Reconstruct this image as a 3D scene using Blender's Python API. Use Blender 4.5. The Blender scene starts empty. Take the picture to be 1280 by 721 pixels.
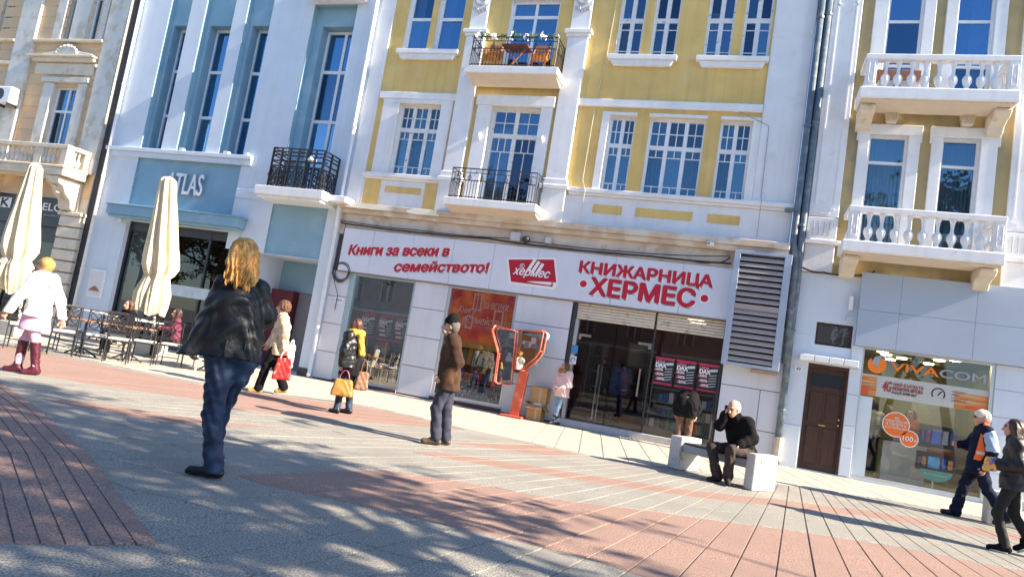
import bpy, bmesh, math, random
import numpy as np
from mathutils import Vector, Matrix
from mathutils.geometry import delaunay_2d_cdt
random.seed(7)
rng = np.random.default_rng(7)
S = bpy.context.scene
COL = S.collection
R_ = math.radians
# ------------------------------------------------------------------ camera
ROLL, PITCH, YAW = R_(9.17), R_(5.736), R_(18.72)
CAMH = 1.30
_c, _s = math.cos(YAW), math.sin(YAW)
FW = Vector((-_s*math.cos(PITCH), _c*math.cos(PITCH), math.sin(PITCH)))
_r = Vector((_c, _s, 0)); _u = _r.cross(FW)
RT = math.cos(ROLL)*_r + math.sin(ROLL)*_u
UP = -math.sin(ROLL)*_r + math.cos(ROLL)*_u
cd = bpy.data.cameras.new('camera'); cam = bpy.data.objects.new('camera', cd); COL.objects.link(cam)
cd.sensor_width = 36; cd.lens = 890.6/1280*36; cd.clip_end = 2000; cd.clip_start = .05
cam.matrix_world = Matrix(((RT.x, UP.x, -FW.x, 0), (RT.y, UP.y, -FW.y, 0), (RT.z, UP.z, -FW.z, CAMH), (0, 0, 0, 1)))
S.camera = cam
# ------------------------------------------------------------------ light
SUN_EL, SUN_AZ = R_(31), R_(-2.5)          # direction towards the sun, azimuth from +X
world = bpy.data.worlds.new('World'); S.world = world; world.use_nodes = True
wn = world.node_tree.nodes
sky = wn.new('ShaderNodeTexSky'); sky.sky_type = 'NISHITA'; sky.sun_disc = False
sky.sun_elevation = SUN_EL; sky.sun_rotation = math.pi/2 - SUN_AZ
sky.air_density = 1.0; sky.dust_density = .3; sky.ozone_density = 5.0
world.node_tree.links.new(sky.outputs[0], wn['Background'].inputs[0])
wn['Background'].inputs[1].default_value = .10
sl = bpy.data.lights.new('sun', 'SUN'); sl.energy = 5.0; sl.angle = R_(.53); sl.color = (1, .86, .68)
so = bpy.data.objects.new('sun', sl); COL.objects.link(so)
sd = Vector((math.cos(SUN_AZ)*math.cos(SUN_EL), math.sin(SUN_AZ)*math.cos(SUN_EL), math.sin(SUN_EL)))
so.rotation_euler = (-sd).to_track_quat('-Z', 'Y').to_euler()
S.view_settings.view_transform = 'Standard'; S.view_settings.look = 'None'
S.view_settings.exposure = 1.66; S.view_settings.gamma = 1
S.cycles.max_bounces = 8; S.cycles.transparent_max_bounces = 12

# ------------------------------------------------------------------ materials
MC = {}
def mat(name, col, rough=.7, var=.12, vs=6., bump=0., bs=60., col2=None, mixs=3., mixlo=.5, mixhi=.65, metal=0., rp=(.3, .7), spec=.5, emit=0., ior=1.5, aniso=None, coat=0., streak=0., scol=(.48, .45, .42), spots=0.):
    if name in MC: return MC[name]
    m = bpy.data.materials.new(name); m.use_nodes = True; MC[name] = m
    nt = m.node_tree; n = nt.nodes; L = nt.links; b = n['Principled BSDF']
    b.inputs['Roughness'].default_value = rough; b.inputs['Metallic'].default_value = metal
    b.inputs['Specular IOR Level'].default_value = spec; b.inputs['IOR'].default_value = ior
    if coat: b.inputs['Coat Weight'].default_value = coat; b.inputs['Coat Roughness'].default_value = .08
    geo = n.new('ShaderNodeNewGeometry'); src = geo.outputs['Position']
    if aniso:
        mp = n.new('ShaderNodeMapping'); mp.inputs['Scale'].default_value = aniso
        L.new(src, mp.inputs['Vector']); src = mp.outputs[0]
    def noise(scale, det=4.):
        t = n.new('ShaderNodeTexNoise'); t.inputs['Scale'].default_value = scale; t.inputs['Detail'].default_value = det
        L.new(src, t.inputs['Vector']); return t.outputs[0]
    def ramp(inp, p0, p1, c0, c1):
        r = n.new('ShaderNodeValToRGB'); e = r.color_ramp.elements
        e[0].position = p0; e[1].position = p1; e[0].color = c0; e[1].color = c1
        L.new(inp, r.inputs[0]); return r.outputs[0]
    c4 = lambda c, k=1.: (min(1, c[0]*k), min(1, c[1]*k), min(1, c[2]*k), 1)
    if var > 0 or col2 or streak:
        out = ramp(noise(vs, 5.), rp[0], rp[1], c4(col, 1-var), c4(col, 1+var))
        if col2:
            f = ramp(noise(mixs, 8.), mixlo, mixhi, (0, 0, 0, 1), (1, 1, 1, 1))
            mx = n.new('ShaderNodeMix'); mx.data_type = 'RGBA'
            L.new(f, mx.inputs[0]); L.new(out, mx.inputs[6]); mx.inputs[7].default_value = c4(col2); out = mx.outputs[2]
        if streak:      # rain marks: long thin vertical runs of dirt
            mp = n.new('ShaderNodeMapping'); mp.inputs['Scale'].default_value = (5.5, 5.5, .22); L.new(geo.outputs['Position'], mp.inputs['Vector'])
            t = n.new('ShaderNodeTexNoise'); t.inputs['Scale'].default_value = 1.; t.inputs['Detail'].default_value = 6.; L.new(mp.outputs[0], t.inputs['Vector'])
            f = ramp(t.outputs[0], .50, .80, (0, 0, 0, 1), (streak,)*3+(1,))
            mx = n.new('ShaderNodeMix'); mx.data_type = 'RGBA'; L.new(f, mx.inputs[0]); L.new(out, mx.inputs[6]); mx.inputs[7].default_value = c4(scol); out = mx.outputs[2]
        if spots:       # trodden marks
            f = ramp(noise(8., 2.), .66, .70, (0, 0, 0, 1), (spots,)*3+(1,))
            mx = n.new('ShaderNodeMix'); mx.data_type = 'RGBA'; L.new(f, mx.inputs[0]); L.new(out, mx.inputs[6]); mx.inputs[7].default_value = (.10, .095, .09, 1); out = mx.outputs[2]
        L.new(out, b.inputs['Base Color'])
    else:
        b.inputs['Base Color'].default_value = c4(col)
    if emit:
        b.inputs['Emission Color'].default_value = c4(col); b.inputs['Emission Strength'].default_value = emit
    if bump:
        bp = n.new('ShaderNodeBump'); bp.inputs['Strength'].default_value = bump; bp.inputs['Distance'].default_value = .01
        L.new(noise(bs, 3.), bp.inputs['Height']); L.new(bp.outputs[0], b.inputs['Normal'])
    return m

def glass(name, tint, refl, rough=.01, gcol=(1, 1, 1), grow=.55):
    """thin pane: see-through with a mirror part that grows at grazing angles"""
    if name in MC: return MC[name]
    m = bpy.data.materials.new(name); m.use_nodes = True; MC[name] = m
    nt = m.node_tree; n = nt.nodes; L = nt.links
    n.remove(n['Principled BSDF'])
    tr = n.new('ShaderNodeBsdfTransparent'); tr.inputs[0].default_value = (*tint, 1)
    gl = n.new('ShaderNodeBsdfGlossy'); gl.inputs['Roughness'].default_value = rough; gl.inputs[0].default_value = (*gcol, 1)
    nz = n.new('ShaderNodeTexNoise'); nz.inputs['Scale'].default_value = 1.3
    bp = n.new('ShaderNodeBump'); bp.inputs['Strength'].default_value = .04; bp.inputs['Distance'].default_value = .05
    L.new(nz.outputs[0], bp.inputs['Height']); L.new(bp.outputs[0], gl.inputs['Normal'])
    lw = n.new('ShaderNodeLayerWeight'); lw.inputs[0].default_value = .35
    mr = n.new('ShaderNodeMapRange'); mr.inputs[3].default_value = refl; mr.inputs[4].default_value = min(1, refl+grow)
    L.new(lw.outputs['Fresnel'], mr.inputs[0])
    mx = n.new('ShaderNodeMixShader'); L.new(mr.outputs[0], mx.inputs[0]); L.new(tr.outputs[0], mx.inputs[1]); L.new(gl.outputs[0], mx.inputs[2])
    L.new(mx.outputs[0], n['Material Output'].inputs[0])
    return m

WHITE = mat('white_plaster', (.76, .77, .78), .8, .05, 2., .15, 40, streak=.28, col2=(.64, .62, .58), mixs=1.7, mixlo=.62, mixhi=.85)
WHITE2 = mat('white_trim_paint', (.79, .79, .79), .7, .05, 3., .12, 50, streak=.28, col2=(.62, .59, .54), mixs=4, mixlo=.64, mixhi=.80)
YELLOW = mat('yellow_plaster', (.72, .50, .17), .85, .10, 1.5, .25, 60, streak=.5, scol=(.40, .29, .13), col2=(.74, .55, .25), mixs=2.2, mixlo=.55, mixhi=.75)
OCHRE = mat('ochre_plaster', (.46, .35, .17), .85, .10, 1.5, .2, 60, streak=.5, scol=(.25, .21, .13), col2=(.32, .285, .185), mixs=2, mixlo=.55, mixhi=.7)
BLUE = mat('blue_plaster', (.22, .38, .48), .8, .06, 1.5, .15, 40, col2=(.27, .42, .51), mixs=1.4)
LBLUE = mat('pale_plaster', (.62, .69, .77), .8, .05, 1.4, .15, 40, streak=.2, scol=(.4, .42, .42), col2=(.60, .66, .70), mixs=1.4, mixlo=.55, mixhi=.75)
BEIGE = mat('beige_plaster', (.66, .46, .27), .85, .08, 2, .2, 50, col2=(.55, .42, .28), mixs=2)
STONE = mat('cream_stone', (.66, .59, .47), .85, .08, 3, .25, 40, col2=(.48, .41, .32), mixs=4, mixlo=.58, mixhi=.72)
CORN = mat('weathered_cornice', (.56, .45, .34), .85, .12, 3, .25, 40, col2=(.66, .60, .52), mixs=2.2, mixlo=.48, mixhi=.6)
PATCH = mat('fresh_filler', (.85, .80, .66), .85, .05, 5)
CLAD = mat('grey_cladding', (.62, .63, .67), .38, .06, 1.2, .04, 20, streak=.22, scol=(.4, .38, .36))
SIGNP = mat('sign_panel', (.66, .69, .77), .3, .05, 1., .03, 3, streak=.18, scol=(.45, .44, .44))
SEAM = mat('dark_seam', (.07, .07, .08), .8, 0)
BOARD = mat('blue_grey_board', (.38, .45, .55), .45, .05, .8, .03, 12)
FRAMEW = mat('white_window_frame', (.78, .79, .80), .5, .04, 8)
FRAMEO = mat('old_window_paint', (.74, .74, .73), .7, .06, 8, .2, 70, col2=(.40, .34, .28), mixs=9, mixlo=.62, mixhi=.70)
ALU = mat('brushed_aluminium', (.55, .58, .60), .35, .05, 5, metal=.6)
ALUG = mat('greenish_aluminium', (.36, .48, .52), .35, .05, 5, metal=.4)
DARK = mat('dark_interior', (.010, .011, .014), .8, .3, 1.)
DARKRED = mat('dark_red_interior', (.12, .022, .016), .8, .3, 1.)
IRON = mat('black_iron', (.018, .018, .022), .45, 0, spec=.5)
PIPE = mat('grey_blue_pipe', (.10, .14, .18), .5, .2, 6, .1, 30, col2=(.2, .22, .24), mixs=7)
PIPEW = mat('white_pipe', (.74, .75, .76), .5, .06, 5)
REDT = mat('crimson_letter', (.50, .012, .035), .4, 0)
WHT = mat('white_print', (.82, .82, .83), .5, 0)
ORANGE = mat('orange_print', (.80, .17, .02), .4, .03)
WOODD = mat('dark_brown_door', (.055, .022, .016), .4, .3, 4, .1, 30, aniso=(6, 6, 1))
UPGLASS = glass('upper_window_glass', (.45, .53, .60), .20, gcol=(.38, .66, 1.), grow=.2)
SKYGLASS = glass('sky_window_glass', (.30, .42, .55), .36, gcol=(.32, .64, 1.), grow=.25)
SHEERGLASS = glass('sheer_window_glass', (.78, .86, .92), .12, gcol=(.5, .75, 1.), grow=.2)
SHOPGLASS = glass('shop_window_glass', (.80, .84, .84), .24, grow=.4)
PANEGLASS = glass('clear_shop_glass', (.75, .78, .78), .06, grow=.3)
DOORGLASS = glass('door_glass', (.60, .60, .62), .045, grow=.3)
CURT = mat('blue_grey_curtain', (.13, .25, .33), .9, .25, 3, aniso=(14, 14, .6))
CURTW = mat('pale_blinds', (.22, .33, .38), .8, .1, 3, aniso=(12, 12, .5))
GRANITE = mat('pale_granite', (.55, .54, .50), .8, .22, 90, .35, 120, rp=(.4, .6), spots=.35, col2=(.42, .40, .36), mixs=3.5, mixlo=.5, mixhi=.75)
PAV_G = mat('paving_grey', (.30, .285, .25), .85, .45, 75, .7, 130, rp=(.42, .60), spots=.35, col2=(.24, .228, .203), mixs=1.1, mixlo=.42, mixhi=.72)
PAV_R = mat('paving_red', (.325, .21, .168), .85, .42, 75, .7, 130, rp=(.42, .60), spots=.3, col2=(.275, .182, .15), mixs=1.3, mixlo=.42, mixhi=.72)
PAV_C = mat('paving_cream', (.45, .41, .345), .85, .22, 75, .4, 130, rp=(.42, .60), spots=.25, col2=(.41, .37, .315), mixs=1.2, mixlo=.42, mixhi=.72)
SAND = mat('joint_sand', (.17, .155, .135), .95, .2, 40)
JOINTD = mat('joint_dark', (.10, .09, .085), .95, .2, 40)
ASPH = mat('ground_grey', (.26, .26, .26), .9, .15, 8, .2, 60)

# ------------------------------------------------------------------ mesh helpers
ORG = {}
def tag(o, label=None, cat=None, group=None, kind=None):
    if label: o['label'] = label
    if cat: o['category'] = cat
    if group: o['group'] = group
    if kind: o['kind'] = kind
    return o
def thing(name, loc, label, cat, group=None):
    o = bpy.data.objects.new(name, None); COL.objects.link(o); o.location = loc; o.empty_display_size = .1
    ORG[o.name] = Vector(loc); return tag(o, label, cat, group)

class MB:
    def __init__(s): s.v = []; s.f = []; s.m = []
    def add(s, vs, fs, mi=0):
        k = len(s.v); s.v.extend(vs); s.f.extend([tuple(i+k for i in f) for f in fs]); s.m.extend([mi]*len(fs)); return s
    def box(s, x0, x1, y0, y1, z0, z1, mi=0):
        if x0 > x1: x0, x1 = x1, x0
        if y0 > y1: y0, y1 = y1, y0
        if z0 > z1: z0, z1 = z1, z0
        v = [(x0, y0, z0), (x1, y0, z0), (x1, y1, z0), (x0, y1, z0), (x0, y0, z1), (x1, y0, z1), (x1, y1, z1), (x0, y1, z1)]
        return s.add(v, [(0, 3, 2, 1), (4, 5, 6, 7), (0, 1, 5, 4), (1, 2, 6, 5), (2, 3, 7, 6), (3, 0, 4, 7)], mi)
    def quad(s, a, b, c, d, mi=0): return s.add([a, b, c, d], [(0, 1, 2, 3)], mi)
    def prism(s, pts, h0, h1, axis='y', mi=0):
        """2D outline extruded: axis y -> pts are (x,z); axis x -> (y,z); axis z -> (x,y)"""
        def P(p, h): return (p[0], h, p[1]) if axis == 'y' else ((h, p[0], p[1]) if axis == 'x' else (p[0], p[1], h))
        n = len(pts); v = [P(p, h0) for p in pts]+[P(p, h1) for p in pts]
        fs = [tuple(range(n)), tuple(range(2*n-1, n-1, -1))]+[(i, n+i, n+(i+1) % n, (i+1) % n) for i in range(n)]
        return s.add(v, fs, mi)
    def tube(s, path, r, n=8, mi=0, caps=True, closed=False):
        path = [Vector(p) for p in path]; N = len(path)
        rs = r if isinstance(r, (list, tuple)) else [r]*N
        ref = None; rings = []
        for i, p in enumerate(path):
            if closed: t = path[(i+1) % N]-path[i-1]
            else: t = path[min(i+1, N-1)]-path[max(i-1, 0)]
            t.normalize()
            if ref is None: ref = t.orthogonal().normalized()
            ref = (ref-t*ref.dot(t)); ref = ref.normalized() if ref.length > 1e-6 else t.orthogonal().normalized()
            b = t.cross(ref)
            rings.append([tuple(p+(ref*math.cos(a)+b*math.sin(a))*rs[i]) for a in [2*math.pi*k/n for k in range(n)]])
        v = [q for ring in rings for q in ring]; fs = []
        for i in range(N if closed else N-1):
            j = (i+1) % N
            for k in range(n): fs.append((i*n+k, i*n+(k+1) % n, j*n+(k+1) % n, j*n+k))
        if caps and not closed: fs += [tuple(range(n-1, -1, -1)), tuple((N-1)*n+k for k in range(n))]
        return s.add(v, fs, mi)
    def lathe(s, prof, c, n=12, mi=0, sq=None):
        """profile [(r,z)] about the vertical axis at c"""
        v = []; fs = []
        for r, z in prof:
            for k in range(n):
                a = 2*math.pi*k/n; v.append((c[0]+r*math.cos(a), c[1]+r*math.sin(a), c[2]+z))
        for i in range(len(prof)-1):
            for k in range(n): fs.append((i*n+k, i*n+(k+1) % n, (i+1)*n+(k+1) % n, (i+1)*n+k))
        fs += [tuple(range(n-1, -1, -1)), tuple((len(prof)-1)*n+k for k in range(n))]
        return s.add(v, fs, mi)
    def build(s, name, m, parent=None, smooth=False, bevel=0, base=None, loc=None):
        me = bpy.data.meshes.new(name)
        o0 = ORG.get(parent.name, Vector((0, 0, 0))) if parent else (Vector(base) if base else Vector((0, 0, 0)))
        me.from_pydata([(v[0]-o0[0], v[1]-o0[1], v[2]-o0[2]) for v in s.v], [], s.f)
        for mm in (m if isinstance(m, (list, tuple)) else [m]): me.materials.append(mm)
        if any(s.m): me.polygons.foreach_set('material_index', s.m)
        if smooth: me.polygons.foreach_set('use_smooth', [True]*len(me.polygons))
        me.update()
        o = bpy.data.objects.new(name, me); COL.objects.link(o)
        if parent: o.parent = parent; ORG[o.name] = o0
        else: o.location = o0; ORG[o.name] = o0
        if bevel:
            b = o.modifiers.new('bevel', 'BEVEL'); b.width = bevel; b.segments = 1; b.limit_method = 'ANGLE'
        return o
def part(name, m, parent, *boxes, bevel=0):
    mb = MB()
    for b in boxes: mb.box(*b)
    return mb.build(name, m, parent, bevel=bevel)
def copy_tree(o, parent=None):
    c = o.copy(); COL.objects.link(c)
    if parent: c.parent = parent
    for ch in o.children: copy_tree(ch, c)
    return c

def text(body, x0, x1, z0, z1, Y, m, parent, bold=0., ext=.004, shear=0., name='lettering', up=None, right=None, outline=None, rise=0.):
    """flat lettering facing -Y, fitted to the box x0..x1, z0..z1"""
    cu = bpy.data.curves.new('t', 'FONT'); cu.body = body; cu.shear = shear; cu.resolution_u = 4; cu.fill_mode = 'NONE'
    ob = bpy.data.objects.new('t', cu); me = bpy.data.meshes.new_from_object(ob)
    p2 = [Vector((q.co.x, q.co.y)) for q in me.vertices]; e2 = [tuple(q.vertices) for q in me.edges]
    bpy.data.objects.remove(ob); bpy.data.meshes.remove(me)
    V_, _e, F_, _a, _b, _d = delaunay_2d_cdt(p2, e2, [], 0, 1e-6)       # fill the outlines, holes by even-odd
    v = np.array([(q.x, q.y) for q in V_]); A_ = np.array([p2[k] for k, _ in e2]); B_ = np.array([p2[k] for _, k in e2]); f = []
    for t in F_:
        c = v[list(t)].mean(0); m_ = (A_[:, 1] > c[1]) != (B_[:, 1] > c[1])
        if (np.where(m_, A_[:, 0]+(c[1]-A_[:, 1])/np.where(m_, B_[:, 1]-A_[:, 1], 1)*(B_[:, 0]-A_[:, 0]), -1e9) > c[0]).sum() % 2: f.append(tuple(t))
    lo, hi = v.min(0), v.max(0); sx, sz = (x1-x0)/(hi[0]-lo[0]), (z1-z0)/(hi[1]-lo[1])
    def layer(mb, r, n, yy):        # letters thickened by laying shifted copies, each a hair in front of the last
        for k in range(n):
            a = 2*math.pi*k/n; dx, dz = (r*math.cos(a), r*math.sin(a)*.7) if n > 1 else (0, 0)
            X = x0+(v[:, 0]-lo[0])*sx+dx; Z = z0+(v[:, 1]-lo[1])*sz+dz+rise*(X-x0)/(x1-x0)
            mb.add([(float(p), yy-.0012*k, float(q)) for p, q in zip(X, Z)], f)
    H = z1-z0
    if outline: mb = MB(); layer(mb, bold*H+outline[0], 12, Y+.018); mb.build(name+'_outline', outline[1], parent)
    mb = MB(); layer(mb, bold*H, 6 if bold else 1, Y); return mb.build(name, m, parent)

def wallgrid(mb, x0, x1, z0, z1, Y, ops, depth, mi=0, rmi=0):
    """wall sheet facing -Y with real openings and reveals"""
    xs = sorted({x0, x1, *[o[0] for o in ops], *[o[1] for o in ops]}); zs = sorted({z0, z1, *[o[2] for o in ops], *[o[3] for o in ops]})
    for a, b in zip(xs[:-1], xs[1:]):
        for c, d in zip(zs[:-1], zs[1:]):
            mx, mz = (a+b)/2, (c+d)/2
            if any(o[0] < mx < o[1] and o[2] < mz < o[3] for o in ops): continue
            mb.quad((a, Y, c), (b, Y, c), (b, Y, d), (a, Y, d), mi)
    for o in ops:
        a, b, c, d = o[:4]; D = o[4] if len(o) > 4 else depth; y = Y+D
        mb.quad((a, Y, c), (a, Y, d), (a, y, d), (a, y, c), rmi); mb.quad((b, Y, c), (b, y, c), (b, y, d), (b, Y, d), rmi)
        mb.quad((a, Y, c), (a, y, c), (b, y, c), (b, Y, c), rmi); mb.quad((a, Y, d), (b, Y, d), (b, y, d), (a, y, d), rmi)
    return mb

def window(parent, x0, x1, z0, z1, Y, cols, rows, mf, mg, fw=.06, mun=None, label=None, name='window', mt=.022, mw=.55):
    """frame (part) with its panes (sub-parts). cols/rows: inner dividing fractions. mun: {(ci,ri): (v fracs, h fracs)}"""
    mb = MB(); d0, d1 = Y, Y+.07
    mb.box(x0, x0+fw, d0, d1, z0, z1); mb.box(x1-fw, x1, d0, d1, z0, z1)
    mb.box(x0+fw, x1-fw, d0+.002, d1, z0, z0+fw); mb.box(x0+fw, x1-fw, d0+.002, d1, z1-fw, z1)
    X = [x0+fw]+[x0+(x1-x0)*c for c in cols]+[x1-fw]; Z = [z0+fw]+[z0+(z1-z0)*r for r in rows]+[z1-fw]
    for x in X[1:-1]: mb.box(x-fw*mw, x+fw*mw, d0+.004, d1-.004, z0+fw, z1-fw)
    for z in Z[1:-1]: mb.box(x0+fw, x1-fw, d0+.006, d1-.006, z-fw*mw*1.1, z+fw*mw*1.1)
    panes = []
    for i in range(len(X)-1):
        for j in range(len(Z)-1):
            a = X[i]+(fw*mw if i else 0); b = X[i+1]-(fw*mw if i < len(X)-2 else 0)
            c = Z[j]+(fw*mw*1.1 if j else 0); d = Z[j+1]-(fw*mw*1.1 if j < len(Z)-2 else 0)
            if mun and (None, j) in mun or mun and (i, j) in mun:
                vf, hf = mun.get((i, j)) or mun[(None, j)]
                for f in vf: mb.box(a+(b-a)*f[0]-mt/2, a+(b-a)*f[0]+mt/2, d0+.02, d1-.02, c+(d-c)*f[1], c+(d-c)*f[2])
                for f in hf: mb.box(a, b, d0+.022, d1-.022, c+(d-c)*f-mt/2, c+(d-c)*f+mt/2)
            panes.append((a, b, c, d))
    fr = mb.build(name, mf, parent)
    if label: fr['label'] = label
    for a, b, c, d in panes:
        t0, t1 = random.uniform(-.008, .008), random.uniform(-.012, .012); p = MB(); p.quad((a-.005, Y+.04-t0, c-.005), (b+.005, Y+.04+t0, c-.005), (b+.005, Y+.04+t0+t1, d+.005), (a-.005, Y+.04-t0+t1, d+.005)); p.build('pane', random.choice(VARG.get(mg.name, [mg])), fr)
    return fr
def curtain(parent, x0, x1, z0, z1, Y, m, folds=10, amp=.02, name='curtain'):
    mb = MB(); n = folds*4
    for i in range(n):
        a, b = x0+(x1-x0)*i/n, x0+(x1-x0)*(i+1)/n
        ya, yb = Y+amp*math.sin(i*math.pi/2), Y+amp*math.sin((i+1)*math.pi/2)
        mb.quad((a, ya, z0), (b, yb, z0), (b, yb, z1), (a, ya, z1))
    return mb.build(name, m, parent)
VARG = {'sky_window_glass': [SKYGLASS, SKYGLASS, glass('sky_window_glass_dim', (.42, .50, .58), .20, gcol=(.32, .62, 1.), grow=.2), glass('sky_window_glass_pale', (.30, .42, .5), .40, gcol=(.42, .70, 1.), grow=.25)], 'upper_window_glass': [UPGLASS, glass('upper_window_glass_dim', (.55, .6, .65), .11, gcol=(.4, .65, 1.), grow=.2), glass('upper_window_glass_pale', (.4, .48, .55), .26, gcol=(.4, .68, 1.), grow=.2)], 'sheer_window_glass': [SHEERGLASS, glass('sheer_window_glass_pale', (.6, .7, .78), .2, gcol=(.5, .78, 1.), grow=.2)]}
YF = 16.9
# ================================================================== ground sheets
def sheet(name, x0, x1, y0, y1, z, m):
    mb = MB(); mb.quad((x0, y0, z), (x1, y0, z), (x1, y1, z), (x0, y1, z)); return tag(mb.build(name, m), kind='structure')
sheet('ground', -600, 600, -600, 600, -.06, ASPH)
pavement = sheet('pavement', -40, 30, -16, 17.1, -.012, SAND)

# ================================================================== yellow building with the bookshop
yb = thing('town_house', (-5, YF, 0), 'yellow and white old building standing above the bookshop', 'building')
opsA = [(-10.05, -9.32, 9.33, 11.4), (-9.12, -8.36, 9.33, 11.4), (-7.0, -5.64, 8.6, 10.82)]
opsB = [(a, b, 9.26, 11.02) for a, b in ((-4.02, -3.39), (-3.15, -2.52), (-1.84, -1.21), (-.98, -.35))]
opsC = [(-9.78, -8.54, 5.80, 7.78), (-7.05, -5.70, 5.12, 7.80), (-3.88, -3.24, 5.78, 7.70), (-2.88, -1.55, 5.78, 7.70), (-1.20, -.49, 5.78, 7.70)]
mb = MB(); wallgrid(mb, -10.95, .62, 4.3, 12.6, YF, opsA+opsB+opsC, .2, 0, 1)
mb.quad((.62, YF, 4.3), (.62, YF+8, 4.3), (.62, YF+8, 12.6), (.62, YF, 12.6), 1); mb.quad((-10.95, YF, 4.3), (-10.95, YF, 12.6), (-10.95, YF+8, 12.6), (-10.95, YF+8, 4.3), 1)
mb.build('wall', [YELLOW, WHITE], yb)
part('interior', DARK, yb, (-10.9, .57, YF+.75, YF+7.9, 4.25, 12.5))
part('roof', mat('roof_tile', (.32, .14, .09), .8, .2, 6), yb, (-11.1, .8, YF-.22, YF+8.2, 12.6, 12.85))
def trim(parent, name, m, *bx, bevel=.012):
    return part(name, m, parent, *bx, bevel=bevel)
P = YF
trim(yb, 'white_strip', WHITE, (-10.95, -10.5, P-.035, P+.02, 4.86, 12.58)); trim(yb, 'white_strip', WHITE, (-.30, .62, P-.045, P+.02, 5.79, 12.58))
trim(yb, 'white_strip', WHITE, (-.30, .66, P-.06, P+.02, 9.76, 9.80))
for xa, xb in ((-8.12, -7.60), (-5.28, -4.74)):
    trim(yb, 'pilaster', WHITE2, (xa, xb, P-.12, P+.02, 5.96, 9.72), (xa+.02, xb-.02, P-.09, P+.02, 9.90, 12.55))
    trim(yb, 'pilaster_capital', WHITE2, (xa-.09, xb+.09, P-.20, P+.02, 9.80, 9.90), (xa-.04, xb+.04, P-.16, P+.02, 9.72, 9.80))
    trim(yb, 'pilaster_base', WHITE2, (xa-.05, xb+.05, P-.15, P+.02, 4.87, 5.70), (xa-.10, xb+.10, P-.19, P+.02, 5.70, 5.80), (xa-.05, xb+.05, P-.15, P+.02, 5.80, 5.96))
    xc = (xa+xb)/2
    mb = MB(); mb.lathe([(.20, 0), (.20, .03), (.15, .06), (.05, .05)], (0, 0, 0), 16)
    mb.v = [(xc+a, P-.09-c, 10.78+b) for a, b, c in mb.v]
    for k in range(5): mb.box(xc-.2+k*.085, xc-.14+k*.085, P-.13, P-.085, 10.44+.04*abs(k-2)-.06, 10.5+.03*abs(k-2))
    mb.build('medallion', mat('grey_relief', (.50, .50, .52), .8, .1), yb)
trim(yb, 'string_course', WHITE2, (-10.46, -8.13, P-.08, P+.02, 7.92, 8.11)); trim(yb, 'string_course', WHITE2, (-4.73, -.302, P-.08, P+.02, 7.92, 8.11))
# window surrounds, first floor
trim(yb, 'window_surround', WHITE2, (-10.30, -9.79, P-.06, P+.03, 5.79, 7.80), (-8.53, -8.20, P-.06, P+.03, 5.79, 7.80), (-10.30, -8.20, P-.064, P+.03, 7.80, 7.918))
trim(yb, 'door_surround', WHITE2, (-7.46, -7.06, P-.10, P+.03, 5.13, 7.82), (-5.69, -5.38, P-.10, P+.03, 5.13, 7.82), (-7.50, -5.34, P-.13, P+.03, 7.82, 8.10))
for x in (-7.26, -5.53):
    mb = MB(); mb.lathe([(.02, -.10), (.07, -.05), (.08, 0), (.05, .06), (.02, .1)], (x, P-.11, 6.95), 8); mb.build('ornament', WHITE2, yb, smooth=True)
trim(yb, 'window_surround', WHITE2, (-4.08, -3.89, P-.05, P+.03, 5.79, 7.72), (-4.08, -3.22, P-.054, P+.03, 7.72, 7.80))
trim(yb, 'window_surround', WHITE2, (-.48, -.30, P-.05, P+.03, 5.79, 7.72), (-1.22, -.302, P-.054, P+.03, 7.72, 7.80))
trim(yb, 'window_surround', WHITE2, (-2.92, -1.52, P-.052, P+.03, 7.72, 7.80))
trim(yb, 'ledge', WHITE2, (-10.52, -8.06, P-.14, P+.02, 5.68, 5.785), (-10.48, -8.1, P-.09, P+.02, 5.62, 5.68)); trim(yb, 'ledge', WHITE2, (-4.64, .66, P-.14, P+.02, 5.68, 5.785), (-4.64, .64, P-.09, P+.02, 5.62, 5.68))
trim(yb, 'apron', WHITE, (-10.498, -7.9, P-.02, P+.02, 4.86, 5.62)); trim(yb, 'apron', WHITE, (-4.7, .62, P-.02, P+.02, 4.86, 5.62)); trim(yb, 'apron', WHITE, (-7.7, -5.2, P-.02, P+.02, 4.86, 5.08))
for a, b, c, d in ((-10.44, -9.94, 4.88, 5.60), (-9.79, -8.70, 5.27, 5.45), (-8.60, -8.17, 4.88, 5.60), (-3.98, -3.25, 5.20, 5.42), (-2.92, -1.57, 5.20, 5.42), (-1.23, -.5, 5.20, 5.42)):
    trim(yb, 'apron_inset', YELLOW, (a, b, P-.028, P, c, d), bevel=0)
for a, b in ((-10.15, -8.28), (-4.15, -2.44), (-1.98, -.31)):
    z = 9.33 if a < -9 else 9.26
    mb = MB(); mb.box(a, b, P-.16, P+.05, z-.12, z); mb.prism([(a+.06, z-.12), (b-.06, z-.12), (b-.14, z-.27), (a+.14, z-.27)], P-.11, P); mb.build('sill', WHITE2, yb, bevel=.01)
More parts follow.
